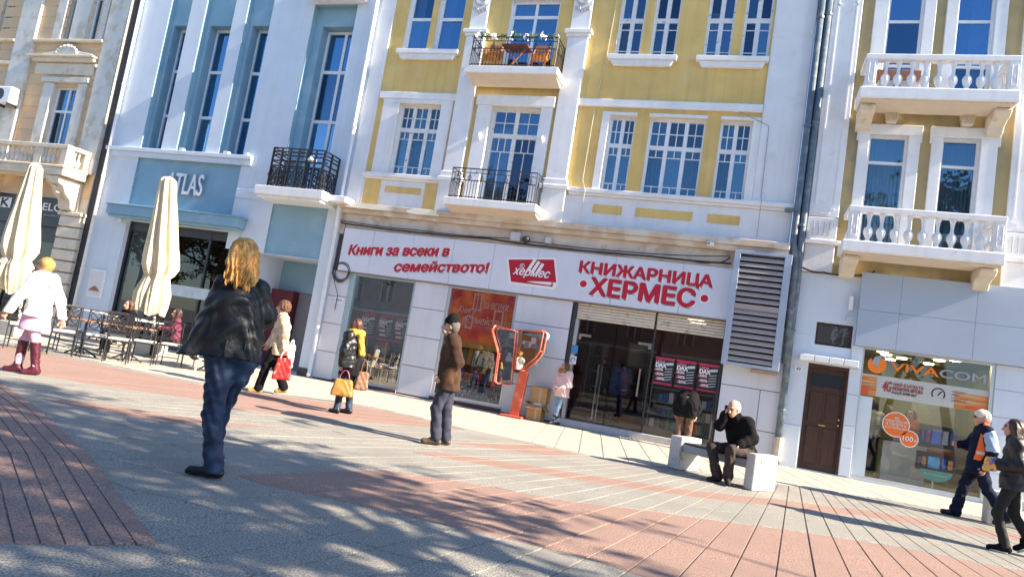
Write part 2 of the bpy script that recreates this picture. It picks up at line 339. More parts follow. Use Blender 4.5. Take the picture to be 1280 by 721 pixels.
# cornice over the shop
trim(yb, 'cornice', CORN, (-10.97, .64, P-.28, P+.02, 4.70, 4.85), (-10.96, .63, P-.20, P+.02, 4.58, 4.70))
trim(yb, 'frieze', mat('stained_frieze', (.60, .54, .47), .85, .1, 3, .2, 40, col2=(.45, .36, .27), mixs=2.5, mixlo=.5, mixhi=.65), (-10.95, .62, P-.06, P+.02, 4.0, 4.58))
for cx, w, zz in ((-10.15, .62, 4.78), (-8.35, .45, 4.76)):
    pts = [(cx+w*math.cos(t)*(1+.25*math.sin(3*t+cx)), zz+.10*math.sin(t)*(1+.3*math.cos(2*t))) for t in [i*math.pi/8 for i in range(16)]]
    mb = MB(); mb.prism(pts, P-.292, P-.27); mb.build('plaster_patch', PATCH, yb)
# windows
M22 = ([(.5, 0, 1)], [.5]); MLOW = ([(.5, 0, .17), (.5, .83, 1)], [.17, .83])
RW = P+.13
for a, b, c, d in opsA[:2]: window(yb, a, b, c, d, RW, [], [.48], FRAMEW, SKYGLASS, .07)
window(yb, -7.0, -5.64, 8.6, 10.82, RW, [.5], [.80], FRAMEW, SKYGLASS, .07, label='white balcony door of the second floor')
for i, (a, b, c, d) in enumerate(opsB):
    window(yb, a, b, c, d, RW, [.5], [.58], FRAMEO, UPGLASS, .055, {(None, 0): ([], [.17, .80])}, mw=1.0)
window(yb, *opsC[0], RW, [.32, .68], [.655], FRAMEO, SHEERGLASS, .055, {(None, 1): M22, (None, 0): MLOW}, mw=.95)
window(yb, *opsC[1], RW, [.5], [.73], FRAMEO, UPGLASS, .07, {(None, 1): M22, (None, 0): ([(.5, 0, .8), (.33, .8, 1), (.67, .8, 1)], [.8])}, mw=.8, label='glazed balcony door of the first floor')
for k in (2, 4): window(yb, *opsC[k], RW, [.5], [.63], FRAMEW, SHEERGLASS, .05, {(None, 1): M22, (None, 0): MLOW}, mw=.95)
window(yb, *opsC[3], RW, [.335, .665], [.63], FRAMEW, SHEERGLASS, .05, {(None, 1): M22, (None, 0): MLOW}, mw=.95)
for k in (0, 2, 3, 4): a, b, c, d = opsC[k]; curtain(yb, a, b, c, c+(d-c)*.64, P+.4, CURT, 8 if b-a < .8 else 16)
DRAPE = mat('pale_drape', (.42, .45, .48), .9, .12, 3, aniso=(14, 14, .6))
for a, b, c, d in opsA: curtain(yb, a, a+(b-a)*random.uniform(.25, .5), c, d, P+.42, DRAPE, 4)
for a, b, c, d in (opsB[0], opsB[2], opsC[1]): curtain(yb, a, a+(b-a)*.4, c, d-.4, P+.40, DRAPE, 3)
for a, b, c, d in opsB: curtain(yb, a, b, c, d-.75, P+.45, mat('dark_curtain', (.03, .06, .10), .9, .1), 6)

def iron_rail(x0, x1, y0, y1, z0, z1, bars, parent, name='railing', style='bars', post=.018, close=True):
    mb = MB(); H = z1-z0
    runs = [((x0, y0), (x1, y0)), ((x1, y0), (x1, y1)), ((x0, y0), (x0, y1))]
    for (ax, ay), (bx, by) in runs:
        L = math.hypot(bx-ax, by-ay); n = max(3, int(bars*L/(x1-x0)))
        for zz, r in ((z1, .016), (z0+H*.86, .010), (z0+H*.60, .014), (z0+.03, .014)):
            mb.tube([(ax, ay, zz), (bx, by, zz)], r, 5)
        for i in range(n+1):
            t = i/n; px, py = ax+(bx-ax)*t, ay+(by-ay)*t
            if style == 'bars': mb.tube([(px, py, z0-.02), (px, py, z0+H*.60)], .0085, 4)
        if style == 'bars':
            m_ = max(2, n//4)
            for i in range(m_):
                t = (i+.5)/m_; px, py = ax+(bx-ax)*t, ay+(by-ay)*t; dx, dy = (bx-ax)/L, (by-ay)/L; zc = z0+H*.70
                for sgn in (-1, 1):
                    mb.tube([(px+dx*sgn*.055*math.sin(q)*(1-q/7), py+dy*sgn*.055*math.sin(q)*(1-q/7), zc-.06+.035*q) for q in (0, .8, 1.6, 2.4, 3.0, 3.6)], .009, 4)
                mb.tube([(px, py, z0+H*.6), (px, py, z0+H*.84)], .010, 4); mb.lathe([(.004, -.03), (.02, 0), (.004, .03)], (px, py, z0+H*.8), 5)
            for i in range(m_*2+1):
                t = i/(m_*2); px, py = ax+(bx-ax)*t, ay+(by-ay)*t; mb.tube([(px, py, z0+H*.86), (px, py, z1)], .007, 4)
    for px, py in ((x0, y0), (x1, y0), (x0, y1), (x1, y1)): mb.tube([(px, py, z0-.03), (px, py, z1+.015)], post, 6)
    return mb.build(name, IRON, parent)
def slab(parent, x0, x1, y0, zt, zb, m=WHITE2, under=CORN, inset=.28):
    mb = MB(); mb.box(x0, x1, y0, P-.14, zb, zt); 
    b = mb.build('balcony', m, parent, bevel=.012)
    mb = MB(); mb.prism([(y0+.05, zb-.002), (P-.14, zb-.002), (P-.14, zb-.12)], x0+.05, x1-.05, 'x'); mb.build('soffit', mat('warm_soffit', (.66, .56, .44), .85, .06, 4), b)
    return b
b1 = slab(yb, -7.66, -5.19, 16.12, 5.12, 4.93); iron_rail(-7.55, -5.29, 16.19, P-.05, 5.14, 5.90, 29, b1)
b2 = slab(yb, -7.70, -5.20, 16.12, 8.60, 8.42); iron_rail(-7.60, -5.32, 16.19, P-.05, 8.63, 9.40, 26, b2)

# ------------------------------------------------------------------ bookshop front (parts of the yellow building)
mb = MB()
W1, W2, DO = (-10.35, -8.38, .05, 2.98), (-7.42, -5.53, .12, 2.98), (-4.08, -.46, 0, 2.98)
wallgrid(mb, -10.95, .93, 0, 4.3, P+.02, [W1, W2, DO], .25, 0, 0); mb.build('shop_wall', SEAM, yb)
gap = .007
def panel(a, b, c, d, m=CLAD, y0=P-.035): 
    mb = MB(); mb.box(a+gap, b-gap, y0, P+.016, c+gap, d-gap); return mb.build('cladding_panel', m, yb, bevel=.004)
ZR = [.03, .765, 1.53, 2.28, 2.985]
for a, b in ((-10.95, -10.35), (-8.38, -7.42), (-5.53, -4.10)):
    for c, d in zip(ZR[:-1], ZR[1:]): panel(a, b, c, d)
for a, b, c, d in ((-.45, .40, .03, .66), (.40, .92, .03, .66), (-.45, .40, .66, 1.55), (.40, .92, .66, 1.55), (-.45, .92, 1.55, 2.28), (-.45, .92, 2.28, 2.985)): panel(a, b, c, d)
part('plinth', mat('wine_plinth', (.10, .035, .05), .5, .1), yb, (-8.37, -7.43, P-.05, P, 0, .03)); part('plinth', mat('pale_step', (.5, .48, .46), .8, .1, 6), yb, (-10.3, -8.4, P-.06, P+.2, 0, .10), (-7.45, -5.5, P-.06, P+.2, 0, .12))
part('plinth_band', mat('wine_plinth', (.10, .035, .05), .5, .1), yb, (-10.3, -8.4, P-.065, P-.06, .0, .085), (-7.45, -5.5, P-.065, P-.06, 0, .10))
# windows of the shop
def shopwin(a, b, c, d, mf, fwl, fwr, name, lab, gm):
    mb = MB(); mb.box(a, a+fwl, P-.03, P+.12, c, d); mb.box(b-fwr, b, P-.02, P+.12, c, d); mb.box(a+fwl, b-fwr, P-.02, P+.11, d-.07, d); mb.box(a+fwl, b-fwr, P-.02, P+.11, c, c+.08)
    fr = mb.build('window', mf, yb, bevel=.004); fr['label'] = lab
    mb = MB(); mb.quad((a+fwl, P+.05, c+.07), (b-fwr, P+.05, c+.07), (b-fwr, P+.05, d-.06), (a+fwl, P+.05, d-.06)); mb.build('pane', gm, fr)
shopwin(*W1, ALUG, .16, .05, 'window', 'display window with a wide blue-green left frame', SHOPGLASS)
shopwin(*W2, ALU, .07, .05, 'window', 'display window behind the red public telephone', PANEGLASS)
# shop interior shell
mb = MB()
def inner(x0, x1, y1, z0, z1, mi=0, fl=1, sides=True):
    y0 = P+.26
    mb.quad((x0, y1, z0), (x1, y1, z0), (x1, y1, z1), (x0, y1, z1), mi); mb.quad((x0, y0, z0), (x1, y0, z0), (x1, y1, z0), (x0, y1, z0), fl); mb.quad((x0, y0, z1), (x0, y1, z1), (x1, y1, z1), (x1, y0, z1), mi)
    mb.quad((x0, y0, z0), (x0, y1, z0), (x0, y1, z1), (x0, y0, z1), mi); mb.quad((x1, y0, z0), (x1, y0, z1), (x1, y1, z1), (x1, y1, z0), mi)
inner(-10.9, -7.9, P+1.6, .05, 3.1, 2); inner(-7.7, -5.3, P+1.3, .05, 3.1, 0); inner(-4.6, -.2, P+4.5, .15, 3.1, 0)
mb.build('shop_interior', [DARKRED, mat('shop_floor', (.05, .045, .04), .5, .2), mat('dim_shop_back', (.22, .23, .22), .8, .3, 2)], yb)
part('step', mat('pale_step', (.5, .48, .46), .8, .1, 6), yb, (-4.06, -.42, P-.22, P+.26, 0, .15), bevel=.01)
# roller shutters: rolled slats over the entrance
for a, b in ((-3.98, -2.10), (-2.04, -.50)):
    mb = MB(); nS = 6
    for k in range(nS): z = 2.57+k*.068; mb.prism([(P+.03, z), (P+.012, z+.034), (P+.03, z+.062), (P+.06, z+.062), (P+.06, z)], a, b, 'x')
    mb.build('roller_shutter', mat('cream_shutter', (.62, .55, .45), .5, .1, 6, col2=(.4, .34, .27), mixs=6, mixlo=.58, mixhi=.7), yb)
part('entrance_frame', mat('dark_frame', (.05, .055, .06), .4, 0, metal=.4), yb, (-4.08, -3.99, P-.03, P+.2, .0, 2.985), (-2.085, -2.05, P+.03, P+.11, .15, 2.97), (-.52, -.47, P, P+.15, .15, 2.97), (-4.0, -.5, P+.02, P+.18, 2.94, 2.985), bevel=.004)
part('entrance_frame', ALU, yb, (-3.985, -3.90, P+.0, P+.15, .15, 2.56))
fr = part('glass_door', mat('chrome', (.7, .7, .7), .2, 0, metal=1), yb, (-2.42, -2.10, P+.06, P+.10, 2.16, 2.22), (-2.18, -2.10, P+.06, P+.10, 2.08, 2.16), (-3.86, -3.56, P+.06, P+.10, 2.16, 2.22), (-3.86, -3.80, P+.06, P+.10, 2.08, 2.16), (-2.30, -2.26, P+.0, P+.04, .95, 1.6))
mb = MB(); mb.quad((-3.88, P+.08, .18), (-2.98, P+.08, .18), (-2.98, P+.08, 2.56), (-3.88, P+.08, 2.56)); mb.quad((-2.96, P+.085, .18), (-2.09, P+.085, .18), (-2.09, P+.085, 2.56), (-2.96, P+.085, 2.56)); mb.build('pane', DOORGLASS, fr)
mb = MB(); mb.quad((-2.05, P+.07, .15), (-.52, P+.07, .15), (-.52, P+.07, 2.94), (-2.05, P+.07, 2.94)); mb.build('pane', PANEGLASS, yb)
# ================================================================== right building with the phone shop
rb = thing('town_house', (4, YF, 0), 'ochre building with stone balustraded balconies above the phone shop', 'building')
o1 = [(2.02, 2.80, 4.95, 7.53), (3.46, 4.18, 4.95, 7.53)]; o2 = [(2.12, 2.84, 8.30, 11.0), (3.50, 4.22, 8.30, 11.0)]
mb = MB(); wallgrid(mb, .93, 11, 4.28, 12.6, P+.01, o1+o2, .16, 0, 1)
mb.quad((.93, P, 4.3), (.93, P, 12.6), (.93, P+8, 12.6), (.93, P+8, 4.3), 1); mb.quad((11, P, 0), (11, P+8, 0), (11, P+8, 12.6), (11, P, 12.6), 1); mb.build('wall', [OCHRE, WHITE], rb)
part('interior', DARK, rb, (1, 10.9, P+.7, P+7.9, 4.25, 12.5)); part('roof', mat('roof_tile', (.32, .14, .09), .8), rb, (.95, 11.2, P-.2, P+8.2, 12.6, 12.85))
for xa, xb in ((.95, 1.57), (4.76, 5.5), (8.2, 8.9)):
    trim(rb, 'pilaster', WHITE2, (xa, xb, P-.07, P+.02, 5.56, 12.55)); w = xb-xa
    trim(rb, 'pilaster_relief', WHITE2, (xa+.10, xa+.13, P-.085, P-.06, 5.85, 12.5), (xb-.13, xb-.10, P-.085, P-.06, 5.85, 12.5), (xa+.2, xb-.2, P-.085, P-.06, 5.62, 5.66), (xa+.1, xa+.2, P-.085, P-.06, 5.72, 5.76), (xb-.2, xb-.1, P-.085, P-.06, 5.72, 5.76), (xa+.1, xa+.2, P-.085, P-.06, 10.55, 10.58), (xb-.2, xb-.1, P-.085, P-.06, 10.55, 10.58), bevel=0)
    trim(rb, 'pilaster_base', WHITE2, (xa, xb, P-.09, P+.02, 5.04, 5.54), (xa-.02, xb+.1, P-.14, P+.02, 4.93, 5.03), (xa, xb, P-.06, P+.02, 4.30, 4.93))
    trim(rb, 'pilaster_flutes', mat('grey_groove', (.45, .45, .46), .9, 0), *[(xa+.12+k*.11, xa+.135+k*.11, P-.093, P-.088, 5.12, 5.46) for k in range(4)], bevel=0)
part('window_surround', WHITE2, rb, (1.80, 2.02, P-.06, P+.03, 4.9, 7.53), (2.80, 3.03, P-.06, P+.03, 4.9, 7.53), (1.76, 1.80, P-.058, P, 7.37, 7.53), (3.03, 3.06, P-.058, P, 7.37, 7.53), (1.76, 3.06, P-.064, P+.03, 7.53, 7.76), bevel=.01)
part('window_surround', WHITE2, rb, (3.25, 3.46, P-.06, P+.03, 4.9, 7.53), (4.18, 4.49, P-.06, P+.03, 4.9, 7.53), (3.21, 3.25, P-.058, P, 7.37, 7.53), (4.49, 4.54, P-.058, P, 7.37, 7.53), (3.21, 4.54, P-.064, P+.03, 7.53, 7.76), bevel=.01)
for a in (1.83, 2.84, 3.28, 4.22): part('window_surround', WHITE2, rb, (a, a+(.29 if a == 1.83 else .23), P-.06, P+.03, 8.3, 12.5), bevel=.01)
for a in (2.28, 3.74):
    mb = MB(); mb.prism([(a+.03, 7.77), (a+.23, 7.77), (a+.27, 8.02), (a-.01, 8.02)], P-.2, P)
    for k in range(4): mb.box(a+.04+k*.055, a+.07+k*.055, P-.215, P-.2, 7.8, 7.99)
    mb.build('keystone', STONE, rb, bevel=.008)
window(rb, *o1[0], P+.1, [], [.765], FRAMEW, SHEERGLASS, .05); window(rb, *o1[1], P+.1, [], [.765], FRAMEW, SHEERGLASS, .05)
for a in o2: window(rb, *a, P+.1, [], [.33, .72], FRAMEW, SKYGLASS, .05)
for a, b, c, d in o1: curtain(rb, a, b, c, d, P+.38, CURTW, 10, .03, 'vertical_blinds')
curtain(rb, 3.85, 4.25, 8.3, 11, P+.4, mat('lilac_curtain', (.50, .48, .60), .9, .1), 6)
BPROF = [(.055, 0), (.055, .03), (.035, .05), (.085, .14), (.095, .20), (.08, .24), (.035, .29), (.03, .36), (.045, .46), (.065, .50), (.065, .53)]
def stone_balcony(zt, zr, zb, m=WHITE2):
    x0, x1, y0 = 1.62, 4.57, 15.98
    b = part('balcony', m, rb, (x0, x1, y0, P-.14, zb, zt), bevel=.02)
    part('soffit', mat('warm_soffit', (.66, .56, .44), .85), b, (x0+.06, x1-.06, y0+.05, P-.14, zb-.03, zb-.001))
    part('handrail', m, b, (x0+.06, x1-.02, y0+.02, y0+.24, zr-.12, zr), (x0+.06, x0+.28, y0+.24, P, zr-.12, zr), (x1-.24, x1-.02, y0+.24, P, zr-.12, zr), bevel=.015)
    for xa in (1.71, 4.34):
        part('end_post', m, b, (xa, xa+.2, y0+.03, y0+.23, zt, zr-.12), (xa+.04, xa+.16, y0+.02, y0+.03, zt+.08, zt+.14), (xa+.04, xa+.06, y0+.02, y0+.03, zt+.14, zr-.2), (xa+.14, xa+.16, y0+.02, y0+.03, zt+.14, zr-.2), (xa+.08, xa+.12, y0+.02, y0+.03, zt+.25, zt+.33), bevel=.006)
    h = zr-.12-zt; base = None
    for x in (2.1, 2.34, 2.6, 2.85, 3.11, 3.37, 3.63, 3.88, 4.13):
        mb = MB(); mb.lathe([(r, z*h/.53) for r, z in BPROF], (x, y0+.13, zt), 10); mb.build('baluster', m, b, smooth=True)
    for x in (1.81, 4.44):
        for y in (16.4, 16.65): mb = MB(); mb.lathe([(r, z*h/.53) for r, z in BPROF], (x, y, zt), 10); mb.build('baluster', m, b, smooth=True)
    for xa in (1.70, 4.22):
        mb = MB(); pr = [(P, zb-.03), (y0+.25, zb-.03), (y0+.22, zb-.1), (y0+.34, zb-.2), (y0+.5, zb-.22), (y0+.66, zb-.30), (y0+.72, zb-.42), (P, zb-.46)]
        mb.prism(pr, xa, xa+.3, 'x'); mb.build('bracket', STONE, b, bevel=.02)
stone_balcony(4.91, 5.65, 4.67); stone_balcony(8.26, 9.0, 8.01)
# shop level
VB = (1.39, 2.13, 2.72, 3.22); VD = (1.32, 2.14, 0.02, 2.30)
mb = MB(); wallgrid(mb, .93, 2.2, 0, 4.28, P, [VB, VD], .18)
mb.quad((.93, P, 0), (.93, P, 4.28), (.93, P+3, 4.28), (.93, P+3, 0)); mb.build('wall', LBLUE, rb)
part('skirting', LBLUE, rb, (.93, 1.30, P-.03, P, 0, .9), (.93, 1.30, P-.012, P, .92, 2.9), bevel=.004)
window(rb, *VB, P+.08, [], [], WOODD, SHOPGLASS, .05, label='small dark window above the brown door')
part('interior', DARK, rb, (1.3, 2.2, P+.3, P+.5, 2.6, 3.4))
mb = MB(); mb.box(1.32, 2.14, P+.10, P+.16, .02, 2.30); d_ = mb.build('door', WOODD, rb)
part('door_panel', WOODD, d_, (1.42, 1.70, P+.085, P+.1, .15, .95), (1.76, 2.04, P+.085, P+.1, .15, .95), (1.42, 1.70, P+.085, P+.1, 1.05, 1.7), (1.76, 2.04, P+.085, P+.1, 1.05, 1.7), bevel=.01)
part('door_panel', mat('dark_door_glass', (.02, .03, .035), .1, 0), d_, (1.42, 2.04, P+.09, P+.1, 1.82, 2.1))
part('door_frame', WOODD, d_, (1.32, 1.37, P+.02, P+.1, .02, 2.30), (2.09, 2.14, P+.02, P+.1, .02, 2.30), (1.37, 2.09, P+.02, P+.1, 2.22, 2.30))
BR = mat('brass', (.7, .5, .2), .3, 0, metal=1)
mb = MB(); mb.lathe([(.02, -.02), (.03, 0), (.02, .02)], (2.05, P+.06, 1.05), 8); mb.lathe([(.02, -.02), (.025, 0), (.02, .02)], (2.05, P+.06, 1.17), 8); mb.build('handle', BR, d_)
part('letter_slot', BR, d_, (1.66, 1.8, P+.075, P+.086, .98, 1.01))
aw = thing('door_canopy', (1.7, P, 2.3), 'short white metal canopy of four plates above the brown door', 'canopy')
for k in range(4): part('canopy_plate', FRAMEW, aw, (1.11+k*.293, 1.39+k*.293, P-.3, P, 2.33, 2.46), bevel=.01)
# phone shop
VG = (2.37, 4.82, .05, 2.80)
mb = MB(); wallgrid(mb, 2.2, 11, 0, 4.28, P, [VG], .25); mb.build('wall', LBLUE, rb)
bd = MB(); xs = [2.17, 2.95, 4.35, 5.9, 7.4]
for a, b in zip(xs[:-1], xs[1:]):
    for c, d in ((2.805, 3.575), (3.58, 4.39)): mb = MB(); mb.box(a+.002, b-.002, P-.17, P-.005, c, d); mb.build('board_panel', BOARD, rb, bevel=.003)
for a, b in ((2.14, 2.365), (4.83, 5.6), (5.6, 6.4)):
    for c, d in zip([.03, .62, 1.09, 1.75, 2.3], [.62, 1.09, 1.75, 2.3, 2.80]): 
        mb = MB(); mb.box(a+.004, b-.004, P-.04, P-.002, c+.004, d-.004); mb.build('cladding_panel', LBLUE, rb, bevel=.003)
fr = part('shop_window', ALU, rb, (2.37, 2.40, P, P+.1, .05, 2.8), (4.76, 4.82, P-.01, P+.12, .05, 2.8), (2.40, 4.76, P, P+.1, .05, .10), (2.40, 4.76, P, P+.1, 2.76, 2.8), bevel=.003)
mb = MB(); mb.quad((2.39, P+.05, .08), (4.77, P+.05, .08), (4.77, P+.05, 2.78), (2.39, P+.05, 2.78)); mb.build('pane', PANEGLASS, fr)
mb = MB(); WR = mat('phone_shop_wall', (.26, .24, .12), .8, .2, 1)
x0, x1, y0, y1, z0, z1 = 2.2, 5.3, P+.26, P+4, .05, 2.85
mb.quad((x0, y1, z0), (x1, y1, z0), (x1, y1, z1), (x0, y1, z1)); mb.quad((x0, y0, z0), (x1, y0, z0), (x1, y1, z0), (x0, y1, z0)); mb.quad((x0, y0, z1), (x0, y1, z1), (x1, y1, z1), (x1, y0, z1)); mb.quad((x0, y0, z0), (x0, y1, z0), (x0, y1, z1), (x0, y0, z1)); mb.quad((x1, y0, z0), (x1, y0, z1), (x1, y1, z1), (x1, y1, z0)); mb.build('shop_interior', WR, rb)
mb = MB()
for x, y in ((2.9, 17.9), (3.1, 18.6), (4.1, 18.2), (4.3, 17.7), (3.5, 19.0), (3.4, 19.8), (4.2, 19.6)): mb.lathe([(.11, -.03), (.11, -.01)], (x, y, 2.85), 12)
mb.build('ceiling_light', mat('ceiling_lamp', (1, .85, .5), .5, 0, emit=14.), rb)
# white frosted panel and the printed banner on the glass
g = P+.045
tag(part('shop_poster', mat('frosted_panel', (.62, .70, .74), .5, .03), None, (2.40, 2.655, g-.004, g-.001, .10, 1.76)), 'tall pale frosted strip on the left edge of the phone shop window', 'panel')
bn = thing('shop_banner', (3.6, g, 1.8), 'wide grey and orange advertising banner across the phone shop window', 'banner')
part('banner_sheet', mat('banner_grey', (.50, .50, .47), .6, .03), bn, (2.40, 4.76, g-.004, g-.001, 1.79, 2.24))
part('banner_stripe', mat('banner_orange', (.55, .20, .05), .6, .3, 2, aniso=(.6, 1, 9), col2=(.50, .42, .26), mixs=2.5), bn, (2.40, 2.70, g-.007, g-.0045, 1.79, 2.20)); part('banner_stripe', MC['banner_orange'], bn, (4.16, 4.76, g-.007, g-.0045, 1.79, 2.12))
part('banner_stripe', mat('banner_red', (.65, .10, .03), .6, .2), bn, (2.40, 2.56, g-.010, g-.0075, 1.80, 1.98)); part('banner_stripe', MC['banner_red'], bn, (4.36, 4.76, g-.010, g-.0075, 1.82, 1.89))
BLK = mat('black_print', (.02, .02, .02), .5, 0); DRED = mat('dark_red_print', (.35, .04, .03), .5, 0)
text('4G', 2.82, 2.985, 1.93, 2.14, g-.009, DRED, bn, .03, shear=.2); text('НАЙ-БЪРЗАТА', 3.02, 3.58, 2.07, 2.15, g-.009, DRED, bn, .02); text('МОБИЛНА МРЕЖА', 3.01, 3.575, 1.975, 2.055, g-.009, DRED, bn, .02); text('В БЪЛГАРИЯ 2017', 3.0, 3.47, 1.90, 1.955, g-.009, BLK, bn, .02)
mb = MB(); ang = [R_(-35+k*250/16) for k in range(17)]
for a, b in zip(ang[:-1], ang[1:]):
    c = (3.86, 2.03); q = lambda r, t: (c[0]+r*math.cos(t), g-.009, c[1]+r*math.sin(t))
    mb.quad(q(.13, a), q(.13, b), q(.105, b), q(.105, a))
mb.quad((3.84, g-.009, 2.01), (3.86, g-.009, 1.99), (3.93, g-.009, 2.09), (3.91, g-.009, 2.10)); mb.build('gauge_symbol', BLK, bn)
for k, (t, w) in enumerate((('ИЗМЕРЕНО С', .27), ('SPEED', .14), ('ИЗПОЛЗВАЙТЕ', .30), ('МРЕЖАТА 4G', .27))): text(t, 4.10, 4.10+w, 2.11-k*.062, 2.145-k*.062, g-.009, BLK, bn)
lg = thing('shop_sign', (3.6, g, 2.45), 'large orange and grey phone shop name lettering with round flame mark inside glass', 'sign')
ORL = mat('orange_logo', (.90, .22, .02), .5, 0); GRL = mat('grey_logo', (.34, .36, .40), .5, 0)
mb = MB(); cx, cz = 2.665, 2.46
pts = [(cx+.18*math.cos(t), cz+.18*math.sin(t)) for t in [R_(60-(k*285/20)) for k in range(21)]]
mb.prism(pts+[(cx-.02, cz-.06)], g-.012, g-.009); mb.build('flame_mark', ORL, lg)
mb = MB(); mb.prism([(cx-.05, cz+.17), (cx+.09, cz+.21), (cx+.02, cz-.02), (cx-.01, cz-.05), (cx-.10, cz+.06)], g-.016, g-.013); mb.build('flame_mark', GRL, lg)
text('VIVA', 2.93, 3.83, 2.385, 2.555, g-.01, ORL, lg, .05); text('COM', 3.85, 4.68, 2.385, 2.555, g-.01, GRL, lg, .045)
def disc(x, z, r, m, name, label, cat, lines):
    t = thing(name, (x, g, z), label, cat)
    mb = MB(); mb.prism([(x+r*math.cos(k*math.pi/14), z+r*math.sin(k*math.pi/14)) for k in range(28)], g-.014, g-.008); mb.build('rim', WHT, t)
    mb = MB(); mb.prism([(x+(r-.018)*math.cos(k*math.pi/14), z+(r-.018)*math.sin(k*math.pi/14)) for k in range(28)], g-.018, g-.0145); mb.build('disc', m, t)
    for s_, a, b, c, d in lines: text(s_, x+a, x+b, z+c, z+d, g-.021, WHT, t, .02)
disc(3.14, 1.27, .26, ORANGE, 'window_sticker', 'large round orange discount sticker on the phone shop window', 'sticker', [('4G', -.04, .05, .11, .16), ('СМАРТФОНИ', -.20, .20, .045, .095), ('И ТАБЛЕТИ С', -.19, .19, -.025, .03), ('ОТСТЪПКА ДО', -.20, .20, -.10, -.045)])
disc(3.41, 1.02, .175, ORANGE, 'window_sticker', 'small round orange sticker reading 100 overlapping the bigger disc', 'sticker', [('100', -.12, .07, -.05, .05), ('лв', .085, .135, -.045, -.005)])
# screens hung in the window
def phone_poster(x0, x1, z0, z1, items, label):
    t = thing('phone_display', ((x0+x1)/2, g+.2, z0), label, 'display')
    y = g+.12
    part('back_board', mat('display_black', (.008, .009, .02), .3, 0), t, (x0-.02, x1+.02, y, y+.05, z0-.02, z1+.02))
    for a, b, c, d, m in items: part('screen', m, t, (x0+a*(x1-x0), x0+b*(x1-x0)-.02, y-.012, y-.001, z0+c*(z1-z0)+.03, z0+d*(z1-z0)-.05), bevel=.004)
SB = mat('screen_blue', (.015, .06, .30), .2, .6, 6, emit=.15); SC = mat('screen_cyan', (.04, .22, .45), .2, .6, 5, emit=.15); SG = mat('phone_silver', (.36, .40, .42), .3, .05); SM = mat('screen_magenta', (.22, .03, .18), .3, .8, 12, emit=.05); SO = mat('screen_amber', (.4, .15, .05), .3, .8, 14, emit=.05); SD = mat('screen_navy', (.02, .03, .12), .2, .3, emit=.2)
phone_poster(3.63, 4.30, .95, 1.36, [(.03, .14, .12, .9, SD), (.16, .30, .1, .92, SM), (.33, .60, .06, .98, SB), (.62, .80, .08, .96, SG), (.83, .97, .1, .9, SD)], 'upper row of phones on the dark display in phone shop window')
phone_poster(3.62, 4.32, .46, .80, [(.03, .11, .12, .9, SD), (.13, .26, .1, .92, SO), (.29, .62, .06, .96, SC), (.65, .78, .08, .96, SB), (.81, .96, .1, .9, SO)], 'lower row of phones and tablets above the teal half disc')
t = thing('price_board', (3.95, g+.1, .28), 'teal half disc board on a post under the phone display', 'board')
mb = MB(); mb.prism([(3.98+.30*math.cos(R_(180+k*9)), .46+.22*math.sin(R_(180+k*9))) for k in range(21)], g+.10, g+.115); mb.build('board', mat('teal_print', (.03, .42, .36), .5, 0), t)
text('Да не изпускате', 3.76, 4.18, .35, .40, g+.097, WHT, t, .01); part('post', ALU, t, (3.93, 3.96, g+.12, g+.15, .05, .3))
t = thing('shop_counter', (3.3, P+1, .05), 'white counter inside the phone shop', 'counter'); part('body', FRAMEW, t, (3.05, 3.9, P+.7, P+1.2, .05, .9)); part('worktop', mat('dark_top', (.08, .07, .07), .4), t, (3.0, 3.95, P+.65, P+1.25, .905, .94)); 
t = thing('display_stand', (2.9, P+1.9, .05), 'green and yellow product stand behind the orange sticker', 'stand'); part('panel', mat('stand_olive', (.28, .26, .05), .6, .6, 8), t, (2.5, 3.0, P+1.9, P+2.0, 1.3, 2.0)); part('shelf', mat('stand_red', (.45, .08, .05), .6), t, (2.4, 3.0, P+1.6, P+2, 1.1, 1.16)); part('base', mat('dark_top', (.08, .07, .07), .4), t, (2.5, 3.0, P+1.7, P+2, .05, 1.1))
t = thing('display_stand', (4.4, P+2.5, .05), 'tall pale back wall stand at right inside the phone shop', 'stand'); part('panel', mat('stand_pale', (.42, .42, .38), .6, .1), t, (3.9, 4.8, P+2.5, P+2.6, .05, 2.1)); part('shelf', mat('stand_red', (.45, .08, .05), .6), t, (4.0, 4.75, P+2.2, P+2.5, .75, .82))
# ================================================================== bookshop sign, louvre, pipes, cables
YS = P-.09
def qs(x, z, Y=YS): k = Y/YF; return x*k, CAMH+(z-CAMH)*k
sg = thing('shop_sign', (-5.6, P, 3.0), 'long grey bookshop fascia with crimson Cyrillic lettering and red logo', 'sign')
xs = [-10.75, -9.82, -8.62, -7.45, -6.32, -5.15, -3.2, -1.6, -.5]
for a, b in zip(xs[:-1], xs[1:]): mb = MB(); mb.box(a+.004, b-.004, YS, P-.037, 2.99, 4.17); mb.build('fascia_panel', SIGNP, sg, bevel=.003)
part('fascia_edge', mat('brown_edge', (.22, .17, .14), .6, .1), sg, (-10.75, -.5, YS-.005, P-.03, 2.955, 2.988))
WO = (.034, WHT)
yl = YS-.006
def fit(s, a, b, c, d, **k):
    (a, c), (b, d) = qs(a, c), qs(b, d); text(s, a, b, c, d, yl, REDT, sg, **k)
fit('Книги за всеки в', -10.55, -7.60, 3.45, 3.72, bold=.075, shear=.12, outline=WO, rise=.27)
fit('семейството!', -9.08, -6.44, 3.15, 3.42, bold=.075, shear=.12, outline=WO, rise=.27)
fit('КНИЖАРНИЦА', -4.07, -.92, 3.645, 3.98, bold=.065, outline=WO)
fit('ХЕРМЕС', -3.74, -1.27, 3.19, 3.61, bold=.075, outline=WO)
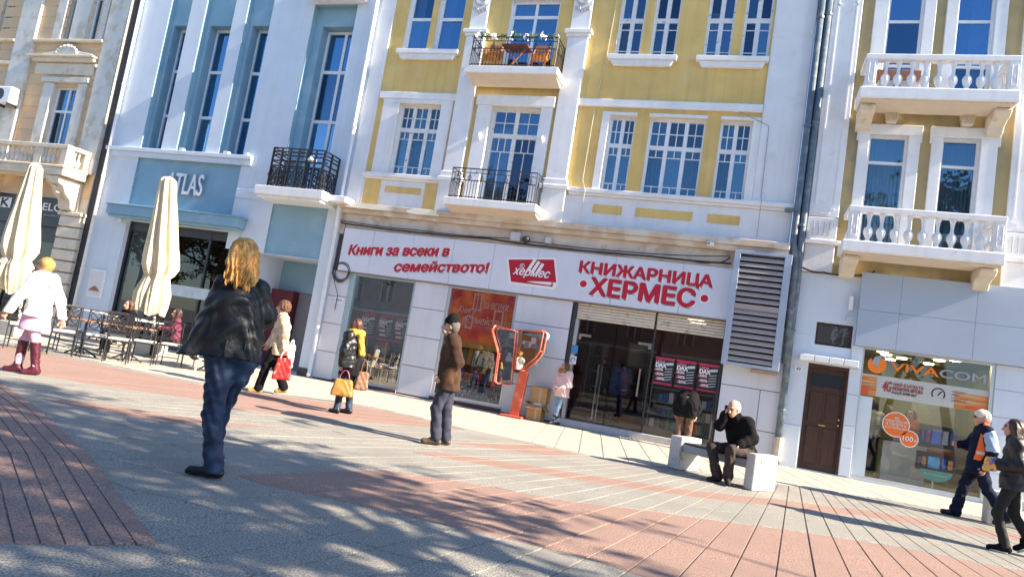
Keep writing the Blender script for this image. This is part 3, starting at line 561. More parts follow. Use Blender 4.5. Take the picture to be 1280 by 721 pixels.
for x in (-3.93, -1.05):
    X, Z = qs(x, 3.425); mb = MB()
    mb.prism([(X+.085*math.cos(k*math.pi/10), Z+.085*math.sin(k*math.pi/10)) for k in range(20)], yl-.001, yl+.003); mb.build('round_dot', REDT, sg)
    mb = MB(); mb.prism([(X+.115*math.cos(k*math.pi/10), Z+.115*math.sin(k*math.pi/10)) for k in range(20)], yl+.0035, yl+.0055); mb.build('round_dot_outline', WHT, sg)
def poly(pts, y, m, name):
    mb = MB(); mb.prism([qs(*p) for p in pts], y-.004, y); return mb.build(name, m, sg)
poly([(-6.0, 3.86), (-4.72, 3.99), (-4.55, 3.34), (-4.64, 3.20), (-5.84, 3.20)], YS-.002, WHT, 'logo_backing')
LR = mat('logo_crimson', (.45, .008, .03), .4, 0)
poly([(-5.94, 3.81), (-4.76, 3.94), (-4.61, 3.38), (-5.40, 3.30), (-4.74, 3.29), (-4.71, 3.36), (-4.69, 3.36), (-4.69, 3.26), (-5.78, 3.26)], YS-.0065, LR, 'logo_shield')
poly([(-5.36, 3.325), (-4.76, 3.37), (-4.755, 3.305)], YS-.011, WHT, 'logo_page')
for a in (0, .135, .27):
    h = 3.90-a*.35; poly([(-5.44+a, 3.56+a*.06), (-5.345+a, 3.57+a*.06), (-5.20+a*.8, h-.02), (-5.27+a*.8, h+.01)], YS-.011, WHT, 'logo_ray')
(a, c), (b, d) = qs(-5.76, 3.40), qs(-4.80, 3.62); text('хермес', a, b, c, d, YS-.0115, WHT, sg, .035, shear=.35, name='logo_lettering')
(X, Z) = qs(-5.55, 3.69); mb = MB(); mb.tube([(X+.055*math.cos(k*math.pi/8), YS-.012, Z+.055*math.sin(k*math.pi/8)) for k in range(16)], .008, 4, closed=True); mb.build('registered_mark', WHT, sg)
text('R', X-.022, X+.022, Z-.028, Z+.028, YS-.012, WHT, sg, .02, name='registered_mark')

lv = thing('ventilation_louvre', (.12, P, 2), 'tall grey metal louvre box beside the downpipe', 'louvre')
x0, x1, yv, z0, z1 = -.50, .72, 16.58, 1.99, 4.58
LM = mat('louvre_metal', (.40, .46, .56), .4, .05, 3, metal=.2); LSL = mat('louvre_slat', (.40, .345, .325), .4, .05, 3, metal=.2)
part('frame', LM, lv, (x0, x0+.13, yv, P, z0, z1), (x1-.15, x1, yv, P, z0, z1), (x0+.13, x1-.15, yv, P, z0, z0+.07), (x0+.13, x1-.15, yv, P, z1-.07, z1), bevel=.006)
part('back', DARK, lv, (x0+.13, x1-.15, P-.06, P-.04, z0+.07, z1-.07))
for k in range(18):
    if k == 9: continue
    z = z0+.10+k*.133; mb = MB(); mb.prism([(yv+.055, z+.098), (yv+.012, z+.03), (yv+.012, z), (yv+.03, z+.0), (yv+.075, z+.098)], x0+.13, x1-.15, 'x'); mb.build('slat', LSL, lv)
part('cross_bar', LSL, lv, (x0+.13, x1-.15, yv+.02, yv+.08, z0+.07+9*.133, z0+.17+9*.133+.02))
part('base_rail', mat('rusty_rail', (.35, .27, .22), .7, .2, 9), lv, (.15, .70, yv+.1, P-.04, 1.90, 1.98))

def pipe(name, pts, r, m, label, brackets=(), cat='pipe'):
    t = thing(name, pts[0], label, cat); mb = MB(); mb.tube(pts, r, 10); mb.build('tube', m, t, smooth=True)
    for z in brackets:
        i = min(range(len(pts)-1), key=lambda k: abs((pts[k][2]+pts[k+1][2])/2-z)); a, b = Vector(pts[i]), Vector(pts[i+1]); f = (z-a.z)/(b.z-a.z); p = a+(b-a)*f
        mb = MB(); mb.lathe([(r+.015, -.03), (r+.015, .03)], p, 10); mb.build('bracket', m, t)
    return t
pipe('downpipe', [(.70, P-.16, 12.4), (.70, P-.16, 4.9), (.80, P-.14, 4.5), (.84, P-.12, 2.2)], .075, PIPE, 'dark downpipe to the left in the pair between the two old buildings', (10.2, 7.6, 5.6, 3.4))
pipe('downpipe', [(.86, P-.12, 12.4), (.86, P-.12, 4.8), (.885, P-.10, 4.2), (.885, P-.10, .02)], .075, PIPE, 'dark downpipe to the right of the pair reaching the pavement', (10.3, 7.7, 5.3, 2.95, 1.2))
part_ = part
t = thing('pipe_sleeve', (.885, P-.1, .2), 'short rusty cream sleeve around the foot of the downpipe', 'pipe'); mb = MB(); mb.lathe([(.10, 0), (.10, .5)], (.885, P-.1, .10), 10); mb.build('sleeve', mat('rusty_cream', (.50, .42, .32), .8, .15, 8), t)
pipe('downpipe', [(-11.05, P-.12, 12), (-11.04, P-.12, 5.0), (-10.98, P-.2, 4.7), (-10.98, P-.2, 4.4), (-11.02, P-.1, 4.1), (-11.02, P-.10, .35), (-10.95, P-.2, .12), (-10.9, P-.3, .06)], .055, PIPEW, 'white downpipe between the blue building and the bookshop', (9, 7, 3, 1.6))
pipe('downpipe', [(-19.72, P-.12, 12), (-19.74, P-.12, .1)], .05, PIPEW, 'thin white downpipe on the left corner of the blue building', (8, 5, 2))
def cable(pts, r, label, m=IRON, cat='cable', n=14, sag=.0):
    pp = [Vector(p) for p in pts]; out = []
    for a, b in zip(pp[:-1], pp[1:]):
        for k in range(n): f = k/n; q = a.lerp(b, f); q.z -= sag*4*f*(1-f); out.append(q)
    out.append(pp[-1]); mb = MB(); mb.tube(out, r, 5); return tag(mb.build('cable', m, base=pts[0]), label, cat)
yc = P-.13
cable([(-10.9, yc, 4.30), (-10.3, yc-.02, 4.26), (-8.2, yc, 4.24), (-6.5, yc-.02, 4.27), (-4.9, yc, 4.22), (-2.4, yc-.02, 4.25), (-.55, yc, 4.28)], .024, 'thick black cable bundle along the top edge of bookshop sign', sag=.015)
cable([(-10.95, yc+.02, 4.36), (-8.5, yc, 4.30), (-6, yc, 4.33), (-3, yc, 4.30), (-.6, yc, 4.45)], .012, 'thin upper black cable running above the thick bundle', sag=.03)
cable([(-.6, yc, 4.42), (-.9, yc, 4.28), (-1.5, yc, 4.27)], .014, 'short loose cable loop beside top of the louvre', sag=.05)
cable([(.95, P-.14, 4.36), (1.4, P-.12, 4.30), (2.2, P-.10, 4.34), (2.4, P-.12, 4.45)], .02, 'black cable over the brown door wall', sag=.04)
cable([(-10.75, P-.08, 4.3), (-10.82, P-.1, 3.4), (-10.9, P-.08, 2.9), (-10.6, P-.08, 2.3), (-10.62, P-.06, 1.9)], .009, 'thin wire hanging past the cable coil', n=8)
cable([(-1.0, P-.06, 8.0), (-.12, P-.06, 7.6), (-.1, P-.06, 5.9), (-.08, P-.15, 5.8), (-.08, P-.05, 4.95)], .007, 'thin grey wire down the white wall left of the downpipes', mat('grey_wire', (.3, .3, .32), .7, 0), n=6)
cable([(-4.15, P-.05, 11), (-4.2, P-.06, 9.1), (-4.3, P-.05, 8.1), (-4.32, P-.1, 6), (-4.2, P-.16, 5.7), (-4.25, P-.05, 4.9)], .008, 'thin pale wire down the yellow wall beside old windows', mat('pale_wire', (.6, .55, .45), .7, 0), n=6)
mb = MB()
for k in range(5):
    cx, cz, r = -10.62+.02*math.sin(k*2), 2.93+.02*math.cos(k*3), .22+.012*k
    mb.tube([(cx+r*.95*math.cos(a), P-.07-.008*k, cz+r*math.sin(a)) for a in [2*math.pi*j/24 for j in range(24)]], .010, 5, closed=True)
tag(mb.build('cable_coil', IRON, base=(-10.62, P, 2.93)), 'black cable coil hung on the grey pier left of the display window', 'cable coil')
t = thing('notice_plate', (-10.55, P-.05, 2.17), 'tiny white and blue plate under the cable coil', 'plate'); part('plate', WHT, t, (-10.68, -10.42, P-.05, P-.04, 2.10, 2.26)); text('NALBI', -10.65, -10.46, 2.14, 2.22, P-.053, mat('blue_print', (.03, .06, .4), .5, 0), t)
t = thing('junction_box', (-5.75, P-.2, 4.4), 'pale grey junction box above the red logo', 'box'); part('box', mat('grey_box', (.5, .53, .55), .5, .05), t, (-5.93, -5.66, P-.20, P-.06, 4.28, 4.50), bevel=.01); part('lid', mat('grey_box', (.5, .53, .55), .5, .05), t, (-5.91, -5.68, P-.212, P-.2, 4.30, 4.48))
t = thing('security_lamp', (-5.52, P-.2, 4.32), 'dark round lamp beside the junction box', 'lamp'); mb = MB(); mb.lathe([(.02, -.09), (.09, -.05), (.11, 0), (.09, .06), (.02, .09)], (-5.50, P-.2, 4.33), 10); mb.build('globe', IRON, t, smooth=True)
t = thing('junction_box', (-5.0, P-.2, 4.4), 'smaller grey junction box right of the round lamp', 'box'); part('box', mat('grey_box', (.5, .53, .55), .5, .05), t, (-5.02, -4.88, P-.16, P-.06, 4.30, 4.46), bevel=.008)
t = thing('security_camera', (-1.1, P-.28, 4.6), 'small white camera on cornice above bookshop name', 'camera'); part('body', FRAMEW, t, (-1.12, -.98, P-.38, P-.28, 4.60, 4.68)); mb = MB(); mb.lathe([(.03, 0), (.03, .03)], (-1.09, P-.36, 4.63), 8); mb.build('lens', IRON, t)
t = thing('wall_lamp', (2.0, P-.1, 3.7), 'slim white lamp on the wall left of the blue board', 'lamp'); part('body', FRAMEW, t, (1.97, 2.06, P-.10, P, 3.55, 3.85), bevel=.01); 
t = thing('security_camera', (2.0, P-.1, 3.4), 'little blue-grey camera under slim white wall lamp', 'camera'); part('body', BOARD, t, (1.93, 2.06, P-.16, P-.08, 3.33, 3.41), bevel=.01); part('mount', BOARD, t, (1.98, 2.01, P-.08, P, 3.36, 3.39))
t = thing('house_number', (1.12, P, 2.13), 'small white number plate 43 left of the brown door', 'plate'); part('plate', WHT, t, (1.05, 1.2, P-.025, P-.014, 2.08, 2.18)); text('43', 1.08, 1.17, 2.10, 2.16, P-.028, mat('blue_print', (.03, .06, .4), .5, 0), t, .02)
tag(part('street_grate', mat('grate_grey', (.42, .42, .41), .6), None, *[(-3.15+k*.075, -3.115+k*.075, 16.22, 16.62, -.003, .012) for k in range(13)], (-3.17, -2.2, 16.20, 16.24, -.003, .014), (-3.17, -2.2, 16.60, 16.64, -.003, .014)), 'ribbed grey doormat grate on paving before bookshop entrance', 'grate')
# ------------------------------------------------------------------ goods in the bookshop
TX = [mat('book_'+n, c, .5, .2, 20) for n, c in (('red', (.30, .03, .025)), ('blue', (.03, .07, .22)), ('white', (.50, .48, .43)), ('green', (.05, .14, .06)), ('orange', (.42, .15, .03)), ('black', (.02, .02, .025)), ('teal', (.04, .15, .19)), ('pink', (.36, .11, .16)))]
BKC = ['red', 'blue', 'white', 'green', 'orange', 'black', 'teal', 'pink']
def sale_poster(x0, z0, y, lab, w=.44, h=.62):
    t = thing('sale_poster', (x0, y, z0), lab, 'poster', 'black sale posters in the bookshop windows')
    part('sheet', mat('poster_black', (.02, .02, .025), .6, 0), t, (x0, x0+w, y-.004, y, z0+.035, z0+h-.05)); PR = mat('poster_red', (.60, .02, .10), .6, 0)
    part('stripe', PR, t, (x0, x0+w, y-.006, y-.001, z0, z0+.034)); part('stripe', PR, t, (x0, x0+w, y-.006, y-.001, z0+h-.049, z0+h))
    yy = y-.007; X = lambda f: x0+f*w; Z = lambda f: z0+f*h
    text('LEDA', X(.05), X(.52), Z(.80), Z(.89), yy, mat('poster_salmon', (.8, .3, .35), .6, 0), t, .04); text('DAX', X(.06), X(.60), Z(.63), Z(.79), yy, WHT, t, .09)
    for k, (s, f) in enumerate((('-50%', .02), ('-30%', .07), ('-20%', .14))):
        part('stripe', PR, t, (X(f+.02), X(f+.42), yy-.001, yy+.002, Z(.50-k*.17), Z(.60-k*.17))); text(s, X(f), X(f+.44), Z(.50-k*.17), Z(.60-k*.17), yy-.003, WHT, t, .04)
    mb = MB()
    for k in range(5): z = .56-k*.10; mb.quad((X(.55), yy, Z(z)), (X(.93), yy, Z(z+.06)), (X(.93), yy, Z(z+.085)), (X(.55), yy, Z(z+.025)))
    mb.quad((X(.60), yy, Z(.72)), (X(.95), yy, Z(.76)), (X(.95), yy, Z(.86)), (X(.60), yy, Z(.82))); mb.build('printed_lines', mat('poster_grey', (.55, .6, .62), .6, 0), t)
for x, l in ((-1.965, 'black percent sale poster nearest the shop door, in the entrance pane'), (-1.475, 'middle one of three sale posters above the bending person'), (-.97, 'black percent sale poster nearest the grey louvre')): sale_poster(x, 1.32, P+.06, l)
for x, l in ((-9.86, 'sale poster behind the first display window, near its blue-green frame'), (-9.32, 'sale poster in the middle of the first display window'), (-8.84, 'sale poster behind the first display window, nearest the grey pier')): sale_poster(x, 1.30, P+.12, l, .42, .66)
def shelf_unit(x0, x1, y0, y1, zs, lab, sides=True):
    t = thing('book_shelf', ((x0+x1)/2, y0, zs[0]), lab, 'shelf'); SM_ = mat('shelf_grey', (.16, .16, .17), .5, .1)
    for z in zs: part('shelf_board', SM_, t, (x0, x1, y0, y1, z-.02, z))
    for x in (x0, x1): part('upright', SM_, t, (x-.012, x+.012, y0, y1, zs[0]-.05, zs[-1]+.3))
    return t
NB = [0]
ORD = ['first', 'second', 'third', 'fourth', 'fifth', 'sixth', 'seventh', 'eighth', 'ninth', 'tenth', 'eleventh', 'twelfth']
def books(x0, x1, y, z, n, grp, wh=(.10, .16), place=''):
    w = (x1-x0)/n
    for k in range(n):
        c = random.randrange(8); h = random.uniform(*wh)
        b = MB(); xa = x0+k*w+w*.08; xb = x0+(k+1)*w-w*.08
        b.prism([(y-.02, z), (y+.05, z), (y+.085, z+h), (y+.065, z+h)], xa, xb, 'x'); b.prism([(y-.0225+.25*h*.85, z+h*.25), (y-.0228+.85*h*.55, z+h*.55), (y-.024+.85*h*.55, z+h*.55), (y-.0235+.25*h*.85, z+h*.25)], xa+w*.15, xb-w*.15, 'x', 1)
        o = b.build('display_book', [TX[c], TX[(c+3) % 8]], base=((xa+xb)/2, y, z)); tag(o, BKC[c]+' book, '+ORD[k]+' from left on the '+place, 'book', grp); NB[0] += 1
shelf_unit(-1.98, -.56, P+.16, P+.5, [.32, .62, .92, 1.24], 'shelving with books behind right entrance pane')
for z, pl in ((.32, 'bottom'), (.62, 'middle'), (.92, 'top')): books(-1.95, -.58, P+.24, z, 11, 'books on display in the bookshop windows', (.17, .24), pl+' shelf under the sale posters')
shelf_unit(-10.15, -8.45, P+.30, P+.8, [.30, .62, .95], 'low shelving with books in the left display window')
for z, pl in ((.30, 'bottom'), (.62, 'middle'), (.95, 'top')): books(-9.5, -8.5, P+.40, z, 6, 'books on display in the bookshop windows', (.16, .22), pl+' shelf of left display window')
tag(part('easel_frame', mat('gold_frame', (.5, .36, .12), .5, .1), None, (-9.66, -9.62, P+.2, P+.24, .1, 1.25), (-9.05, -9.01, P+.2, P+.24, .1, 1.25), (-9.62, -9.05, P+.2, P+.24, .55, .60)), 'golden wooden easel frame standing in the left display window', 'frame')
tag(part('display_cloth', mat('red_cloth', (.5, .03, .04), .8, .2), None, (-9.55, -9.15, P+.55, P+.75, .98, 1.28), bevel=.05), 'red cloth bundle on top shelf in the left display window', 'cloth')
t = thing('window_film', (-6.5, P+.08, 2), 'red poster film with painted orange house reflection in second display window', 'film')
part('film_sheet', mat('film_red_reflection', (.80, .17, .035), .5, .25, 2.5, col2=(.55, .02, .03), mixs=1.6, mixlo=.45, mixhi=.6), t, (-7.34, -5.59, P+.075, P+.08, 1.60, 2.9)); part('film_band', mat('film_ochre', (.30, .20, .03), .5, .3, 3), t, (-7.34, -5.59, P+.075, P+.08, 1.46, 1.595))  # red film; its orange paints in the reflection of the house opposite
PK = mat('film_pink', (.75, .40, .33), .5, 0)
text('Книги', -7.1, -6.6, 2.32, 2.5, P+.071, PK, t, .01, shear=.3); text('за всеки', -6.45, -5.75, 2.5, 2.68, P+.071, PK, t, .01, shear=.3); text('в семейството', -6.95, -5.65, 2.08, 2.3, P+.071, PK, t, .01, shear=.3)
part('painted_window_reflection', PK, t, (-6.72, -6.50, P+.070, P+.073, 2.42, 2.86), (-6.85, -6.66, P+.070, P+.073, 1.94, 2.28), (-6.12, -5.86, P+.070, P+.073, 2.10, 2.5)); part('painted_window_reflection', mat('reflected_pane_red', (.5, .06, .05), .5, .1), t, (-6.69, -6.62, P+.067, P+.0695, 2.46, 2.82), (-6.60, -6.53, P+.067, P+.0695, 2.46, 2.82), (-6.82, -6.69, P+.067, P+.0695, 1.98, 2.24), (-6.08, -5.9, P+.067, P+.0695, 2.14, 2.46))  # windows of the reflected orange house, painted as flat shapes on the film
shelf_unit(-7.3, -5.62, P+.22, P+.6, [.16, .62, 1.05], 'dark shelving in the second display window')
books(-6.9, -5.7, P+.3, .62, 9, 'books on display in the bookshop windows', (.2, .3), 'lower shelf beneath the red poster film'); books(-6.9, -5.7, P+.3, 1.05, 8, 'books on display in the bookshop windows', (.25, .42), 'upper shelf beneath the red poster film')
t = thing('window_decal', (-6.4, P+.06, .3), 'strip of white script and dots along bottom of second display window', 'decal'); BP = mat('decal_blue', (.03, .06, .10), .5, .4, 12)
part('decal_sheet', BP, t, (-7.34, -5.59, P+.062, P+.066, .20, .56)); text('Весела Коледа', -7.0, -5.95, .27, .42, P+.058, mat('decal_white', (.5, .58, .66), .5, 0), t, .005, shear=.2)
mb = MB()
for k in range(46): x, z, r = random.uniform(-7.3, -5.65), random.uniform(.22, .72), random.uniform(.008, .02); mb.prism([(x+r*math.cos(a), z+r*math.sin(a)) for a in (0, 1.05, 2.1, 3.14, 4.2, 5.2)], P+.058, P+.06)
mb.build('snow_dots', WHT, t)
t = thing('door_sticker', (-3.93, P-.03, 2), 'blue and white accessibility stickers on the entrance frame', 'sticker'); part('upper_sticker', mat('sticker_blue', (.05, .25, .5), .5, .1), t, (-3.98, -3.82, P-.012, P-.003, 1.72, 1.92)); part('lower_sticker', WHT, t, (-3.98, -3.82, P-.012, P-.003, 1.46, 1.66)); mb = MB(); mb.tube([(-3.90+.05*math.cos(k*.4), P-.015, 1.56+.05*math.sin(k*.4)) for k in range(12)], .011, 4); mb.build('symbol', mat('blue_print', (.03, .06, .4), .5, 0), t)
t = thing('detector_gate', (-3.4, P+.6, .15), 'slim chrome security gate just inside the bookshop door', 'gate'); mb = MB(); mb.tube([(-3.35, P+.5, .16), (-3.35, P+.5, 1.55), (-3.35, P+.75, 1.65), (-3.35, P+1.0, 1.55), (-3.35, P+1.0, .16)], .022, 6); mb.build('hoop', mat('chrome', (.7, .7, .7), .2, 0, metal=1), t); part('foot', mat('shelf_grey', (.16, .16, .17), .5, .1), t, (-3.42, -3.28, P+.45, P+1.05, .151, .20))
t = thing('picture_frame', (-2.9, P+4.4, 2), 'pale framed picture on dark red wall inside the bookshop', 'picture'); part('frame', mat('gold_frame', (.5, .36, .12), .5, .1), t, (-3.3, -2.7, P+4.38, P+4.45, 1.7, 2.4)); part('print', mat('poster_grey', (.55, .6, .62), .6, 0), t, (-3.24, -2.76, P+4.365, P+4.379, 1.76, 2.34))
shelf_unit(-3.85, -3.5, P+1.5, P+2.2, [.6, 1.0, 1.4, 1.8], 'tall narrow shelf deep inside the bookshop at left'); shelf_unit(-2.6, -.5, P+3.8, P+4.3, [.5, .9, 1.3, 1.7, 2.1], 'wide back wall shelf deep inside the bookshop')
mb = MB()
for k in range(5): mb.box(-1.5+.0*k, -1.1, P+.8+k*.5, P+.87+k*.5, 3.07, 3.09)
tag(mb.build('ceiling_lamp', mat('ceiling_lamp2', (1, .8, .4), .5, 0, emit=9.), base=(-1.3, P+1.5, 3.08)), 'row of warm strip lamps on ceiling of the bookshop', 'lamp')
# ================================================================== blue building
bb = thing('town_house', (-15.5, YF, 0), 'tall blue and white cafe building with narrow recessed windows', 'building')
DEP = .40
fo = [(-18.62, -17.80), (-17.21, -16.09), (-15.60, -14.68), (-13.20, -11.75)]
mb = MB(); wallgrid(mb, -19.80, -10.97, 5.98, 13.6, P, [(a, b, 5.99, 13.5) for a, b in fo[:3]]+[(fo[3][0], fo[3][1], 5.985, 10.72)], .18, 0, 1)
# fields between the pilasters: blue, with the deep window openings
wins = [(-18.50, -17.72, 6.02, 10.15), (-17.06, -16.0, 6.02, 10.15), (-15.45, -14.6, 6.02, 10.15)]
for (a, b), w in zip(fo[:3], wins):
    wallgrid(mb, a, b, 5.99, 13.5, P+.18, [(max(w[0], a+.001), min(w[1], b-.001), w[2], w[3])], DEP, 1, 1)
wallgrid(mb, fo[3][0], fo[3][1], 5.0, 10.72, P+.18, [(-12.92, -11.76, 5.02, 10.13)], DEP, 1, 1)
mb.quad((-10.97, P, 0), (-10.97, P+8, 0), (-10.97, P+8, 13.6), (-10.97, P, 13.6)); mb.quad((-19.8, P, 0), (-19.8, P, 13.6), (-19.8, P+8, 13.6), (-19.8, P+8, 0))
mb.build('wall', [LBLUE, BLUE], bb)
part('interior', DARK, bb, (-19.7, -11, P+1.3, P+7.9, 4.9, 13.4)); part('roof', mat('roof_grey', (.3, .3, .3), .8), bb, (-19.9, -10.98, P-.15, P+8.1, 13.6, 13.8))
yw = P+.18+DEP-.10
for w in wins: window(bb, w[0]-.02, w[1]+.02, w[2], w[3], yw, [.56] if w[1]-w[0] > .9 else [], [.30, .66], FRAMEW, SKYGLASS, .075)
window(bb, -12.93, -11.76, 5.03, 10.12, yw, [.56], [.45, .75], FRAMEW, SKYGLASS, .08, label='tall balcony window of the blue building')
for a, b in ((-16.95, -16.6), (-12.85, -12.5), (-15.4, -15.2)): curtain(bb, a, b, 6.0, 10.0, yw+.35, MC['pale_drape'], 4)
LACE = mat('lace_curtain', (.42, .43, .50), .9, .9, 16)
for a, b in ((-17.0, -16.1), (-15.4, -14.7), (-12.5, -11.8)): curtain(bb, a, b, 6.0, 7.3, yw+.3, LACE, 8)
part('top_slab', WHITE2, bb, (-13.3, -11.4, P-.5, P, 10.74, 10.9), bevel=.01)
part('cornice', LBLUE, bb, (-19.86, -14.26, P-.16, P+.02, 5.86, 5.98), (-19.84, -14.28, P-.10, P+.02, 5.70, 5.86), bevel=.012)
for a, b in ((-16.95, -16.8), (-15.3, -15.1), (-14.5, -14.4)): part('spotlight', FRAMEW, bb, (a, b, P-.15, P-.04, 5.985, 6.06), bevel=.01)
mb = MB(); wallgrid(mb, -19.80, -14.65, 3.7, 5.98, P, [(-18.60, -14.67, 4.13, 5.70)], .05, 0, 1)
mb.quad((-18.6, P+.05, 4.13), (-14.67, P+.05, 4.13), (-14.67, P+.05, 5.70), (-18.6, P+.05, 5.7), 1)
wallgrid(mb, -14.65, -10.97, 3.2, 5.98, P, [(-13.30, -11.45, 3.21, 4.66, .04), (fo[3][0], fo[3][1], 5.0, 5.979, .18)], .04, 0, 1); mb.quad((-13.3, P+.04, 3.2), (-11.45, P+.04, 3.2), (-11.45, P+.04, 4.66), (-13.3, P+.04, 4.66), 1)
wallgrid(mb, -19.80, -14.2, 0, 3.7, P, [(-18.52, -14.22, .02, 3.699)], .3, 0, 0); wallgrid(mb, -14.2, -10.97, 0, 3.2, P, [(-13.54, -11.45, .0, 3.199)], 1.3, 0, 0)
mb.quad((-13.54, P+1.3, 2.3), (-11.45, P+1.3, 2.3), (-11.45, P+1.3, 3.2), (-13.54, P+1.3, 3.2), 1)
mb.build('ground_floor_wall', [LBLUE, BLUE], bb)
WINE = mat('wine_wall', (.12, .015, .025), .6, .1)
part('entrance_wall', WINE, bb, (-13.54, -11.45, P+1.3, P+1.4, 0, 2.3)); part('entrance_wall', mat('grey_wall_panel', (.20, .19, .21), .6, .1), bb, (-12.75, -12.1, P+1.27, P+1.3, 0, 2.28)); part('entrance_frame', WINE, bb, (-13.54, -12.76, P+1.0, P+1.28, 0, 2.3)); part('litter_box', mat('dark_grey_box', (.05, .05, .06), .5), bb, (-12.0, -11.75, P+.8, P+1.1, .02, .62)); part('sill_stone', mat('dark_grey_box', (.05, .05, .06), .5), bb, (-11.45, -11.02, P-.03, P, 0, .22))
part('shop_band', LBLUE, bb, (-14.64, -13.35, P-.05, P, 4.72, 5.0), (-14.2, -13.36, P-.08, P, 4.9, 5.02), bevel=.01)
part('canopy', BLUE, bb, (-19.0, -14.08, P-.40, P, 3.80, 4.08), (-19.04, -14.04, P-.44, P, 4.08, 4.13), (-18.95, -14.13, P-.35, P, 3.72, 3.80), bevel=.012)
bs = part('balcony', WHITE2, bb, (-13.35, -11.15, P-.85, P-.002, 4.74, 4.98), (-13.28, -11.22, P-.78, P-.002, 4.66, 4.74), (-11.15, -10.62, P-.55, P-.002, 4.78, 4.94), bevel=.012)
mb = MB(); x0, x1, y0, y1, z0, z1 = -13.0, -11.35, P-.78, P-.05, 5.0, 6.08
for (ax, ay), (bx, by), n in (((x0, y0), (x1, y0), 3), ((x0, y0), (x0, y1), 1), ((x1, y0), (x1, y1), 1)):
    dx, dy = (bx-ax), (by-ay)
    for z in (z1, z1-.1, z1-.2, z1-.36, z1-.5, z0+.06): mb.tube([(ax, ay, z), (bx, by, z)], .022, 5)
    for i in range(n*2):
        cx, cy = ax+dx*(i+.5)/(n*2), ay+dy*(i+.5)/(n*2); L = math.hypot(dx, dy); ux, uy = dx/L, dy/L
        for r in (.10, .17): mb.tube([(cx+ux*r*math.cos(a), cy+uy*r*math.cos(a), z0+.32+1.3*r*math.sin(a)) for a in [k*math.pi/6 for k in range(12)]], .018, 4, closed=True)
        for a in range(6): mb.tube([(cx, cy, z0+.32), (cx+ux*.2*math.cos(a*1.047), cy+uy*.2*math.cos(a*1.047), z0+.32+.24*math.sin(a*1.047))], .015, 4)
    for i in range(n*2+1): px, py = ax+dx*i/(n*2), ay+dy*i/(n*2); mb.tube([(px, py, z0), (px, py, z1)], .032, 5)
mb.build('railing', IRON, bs)
mb = MB(); mb.lathe([(.10, 0), (.14, .02), (.09, .12), (.03, .15)], (-11.75, P-.72, 5.78), 8); tag(mb.build('lamp_shade', FRAMEW, base=(-11.75, P-.72, 5.78), smooth=True), 'small white cap on the iron railing of the blue balcony', 'lamp')
# sign letters
st = thing('cafe_sign', (-16.5, P, 4.65), 'raised white letters on the blue fascia above folded parasol', 'sign')
def letters(s, a, b, c, d):
    for k in range(3): text(s, a+k*.012, b+k*.012, c, d, P-.03-k*.02, SIGNP if k < 2 else WHT, st, .02)
letters('ATLAS', -17.25, -15.88, 4.66, 5.30)
# cafe window
mb = MB(); DKF = mat('dark_window_frame', (.03, .03, .035), .4)
part('cafe_window', DKF, bb, (-18.52, -18.44, P+.15, P+.25, 0, 3.7), (-17.3, -17.24, P+.15, P+.25, 0, 3.7), (-15.4, -15.34, P+.15, P+.25, 0, 3.7), (-14.30, -14.22, P+.15, P+.25, 0, 3.7), (-18.44, -14.3, P+.16, P+.24, 3.42, 3.7), (-18.44, -14.3, P+.16, P+.24, 0, .12))
part('window_band', mat('pale_band', (.45, .52, .58), .5), bb, (-17.2, -14.3, P+.14, P+.17, 1.62, 1.95))
mb = MB(); mb.quad((-18.5, P+.2, .1), (-14.25, P+.2, .1), (-14.25, P+.2, 3.6), (-18.5, P+.2, 3.6)); mb.build('pane', glass('cafe_glass', (.35, .38, .36), .05, grow=.25), bb)
part('interior', DARK, bb, (-19, -13.9, P+2.2, P+2.4, 0, 3.7)); part('interior', mat('cafe_floor', (.06, .05, .04), .6), bb, (-19, -14, P+.3, P+2.2, 0, .03))
pc = thing('menu_poster', (-19.15, P, 1.2), 'framed pale poster with a pastry picture on the white pier', 'poster')
part('frame', FRAMEW, pc, (-19.46, -18.86, P-.05, P, 1.18, 2.06), bevel=.008); part('sheet', mat('poster_pale', (.68, .66, .66), .6, .05), pc, (-19.41, -18.91, P-.054, P-.051, 1.24, 2.0)); mb = MB(); mb.prism([(-19.4, 1.38), (-18.95, 1.38), (-19.0, 1.45), (-19.15, 1.54), (-19.25, 1.5)], P-.058, P-.055); mb.build('picture', mat('pastry_brown', (.32, .14, .06), .6, .5, 30), pc)
mb = MB(); mb.lathe([(.06, 0), (.07, .1), (.04, .2)], (-18.75, P-.05, 3.6), 8); tag(mb.build('wall_spot', FRAMEW, base=(-18.75, P, 3.6)), 'little white spotlight under the blue canopy', 'lamp')

# ================================================================== beige building at the left
lb = thing('town_house', (-25, YF, 0), 'beige ornate old building at the far left with stone balcony', 'building')
BX0 = -40
opw = [(-22.80, -21.70, 5.75, 7.90)]+[(a, b, 9.52, 12.0) for a, b in ((-23.05, -22.66), (-21.95, -21.42), (-26.2, -25.6))]+[(-26.4, -25.3, 5.75, 7.9)]
mb = MB(); wallgrid(mb, BX0, -20.24, 4.2, 13.2, P, opw, .22, 0, 1); mb.quad((-20.24, P, 0), (-20.24, P+8, 0), (-20.24, P+8, 13.2), (-20.24, P, 13.2), 1)
wallgrid(mb, BX0, -20.24, 0, 4.2, P+.02, [(-25.5, -21.15, 0, 4.15), (-32, -26.2, 0, 4.15)], .3, 1, 1); mb.build('wall', [BEIGE, STONE], lb)
part('interior', DARK, lb, (-39.9, -20.4, P+.8, P+7.9, 0, 13)); part('roof', mat('roof_tile', (.32, .14, .09), .8), lb, (BX0, -20.1, P-.3, P+8.2, 13.2, 13.5))
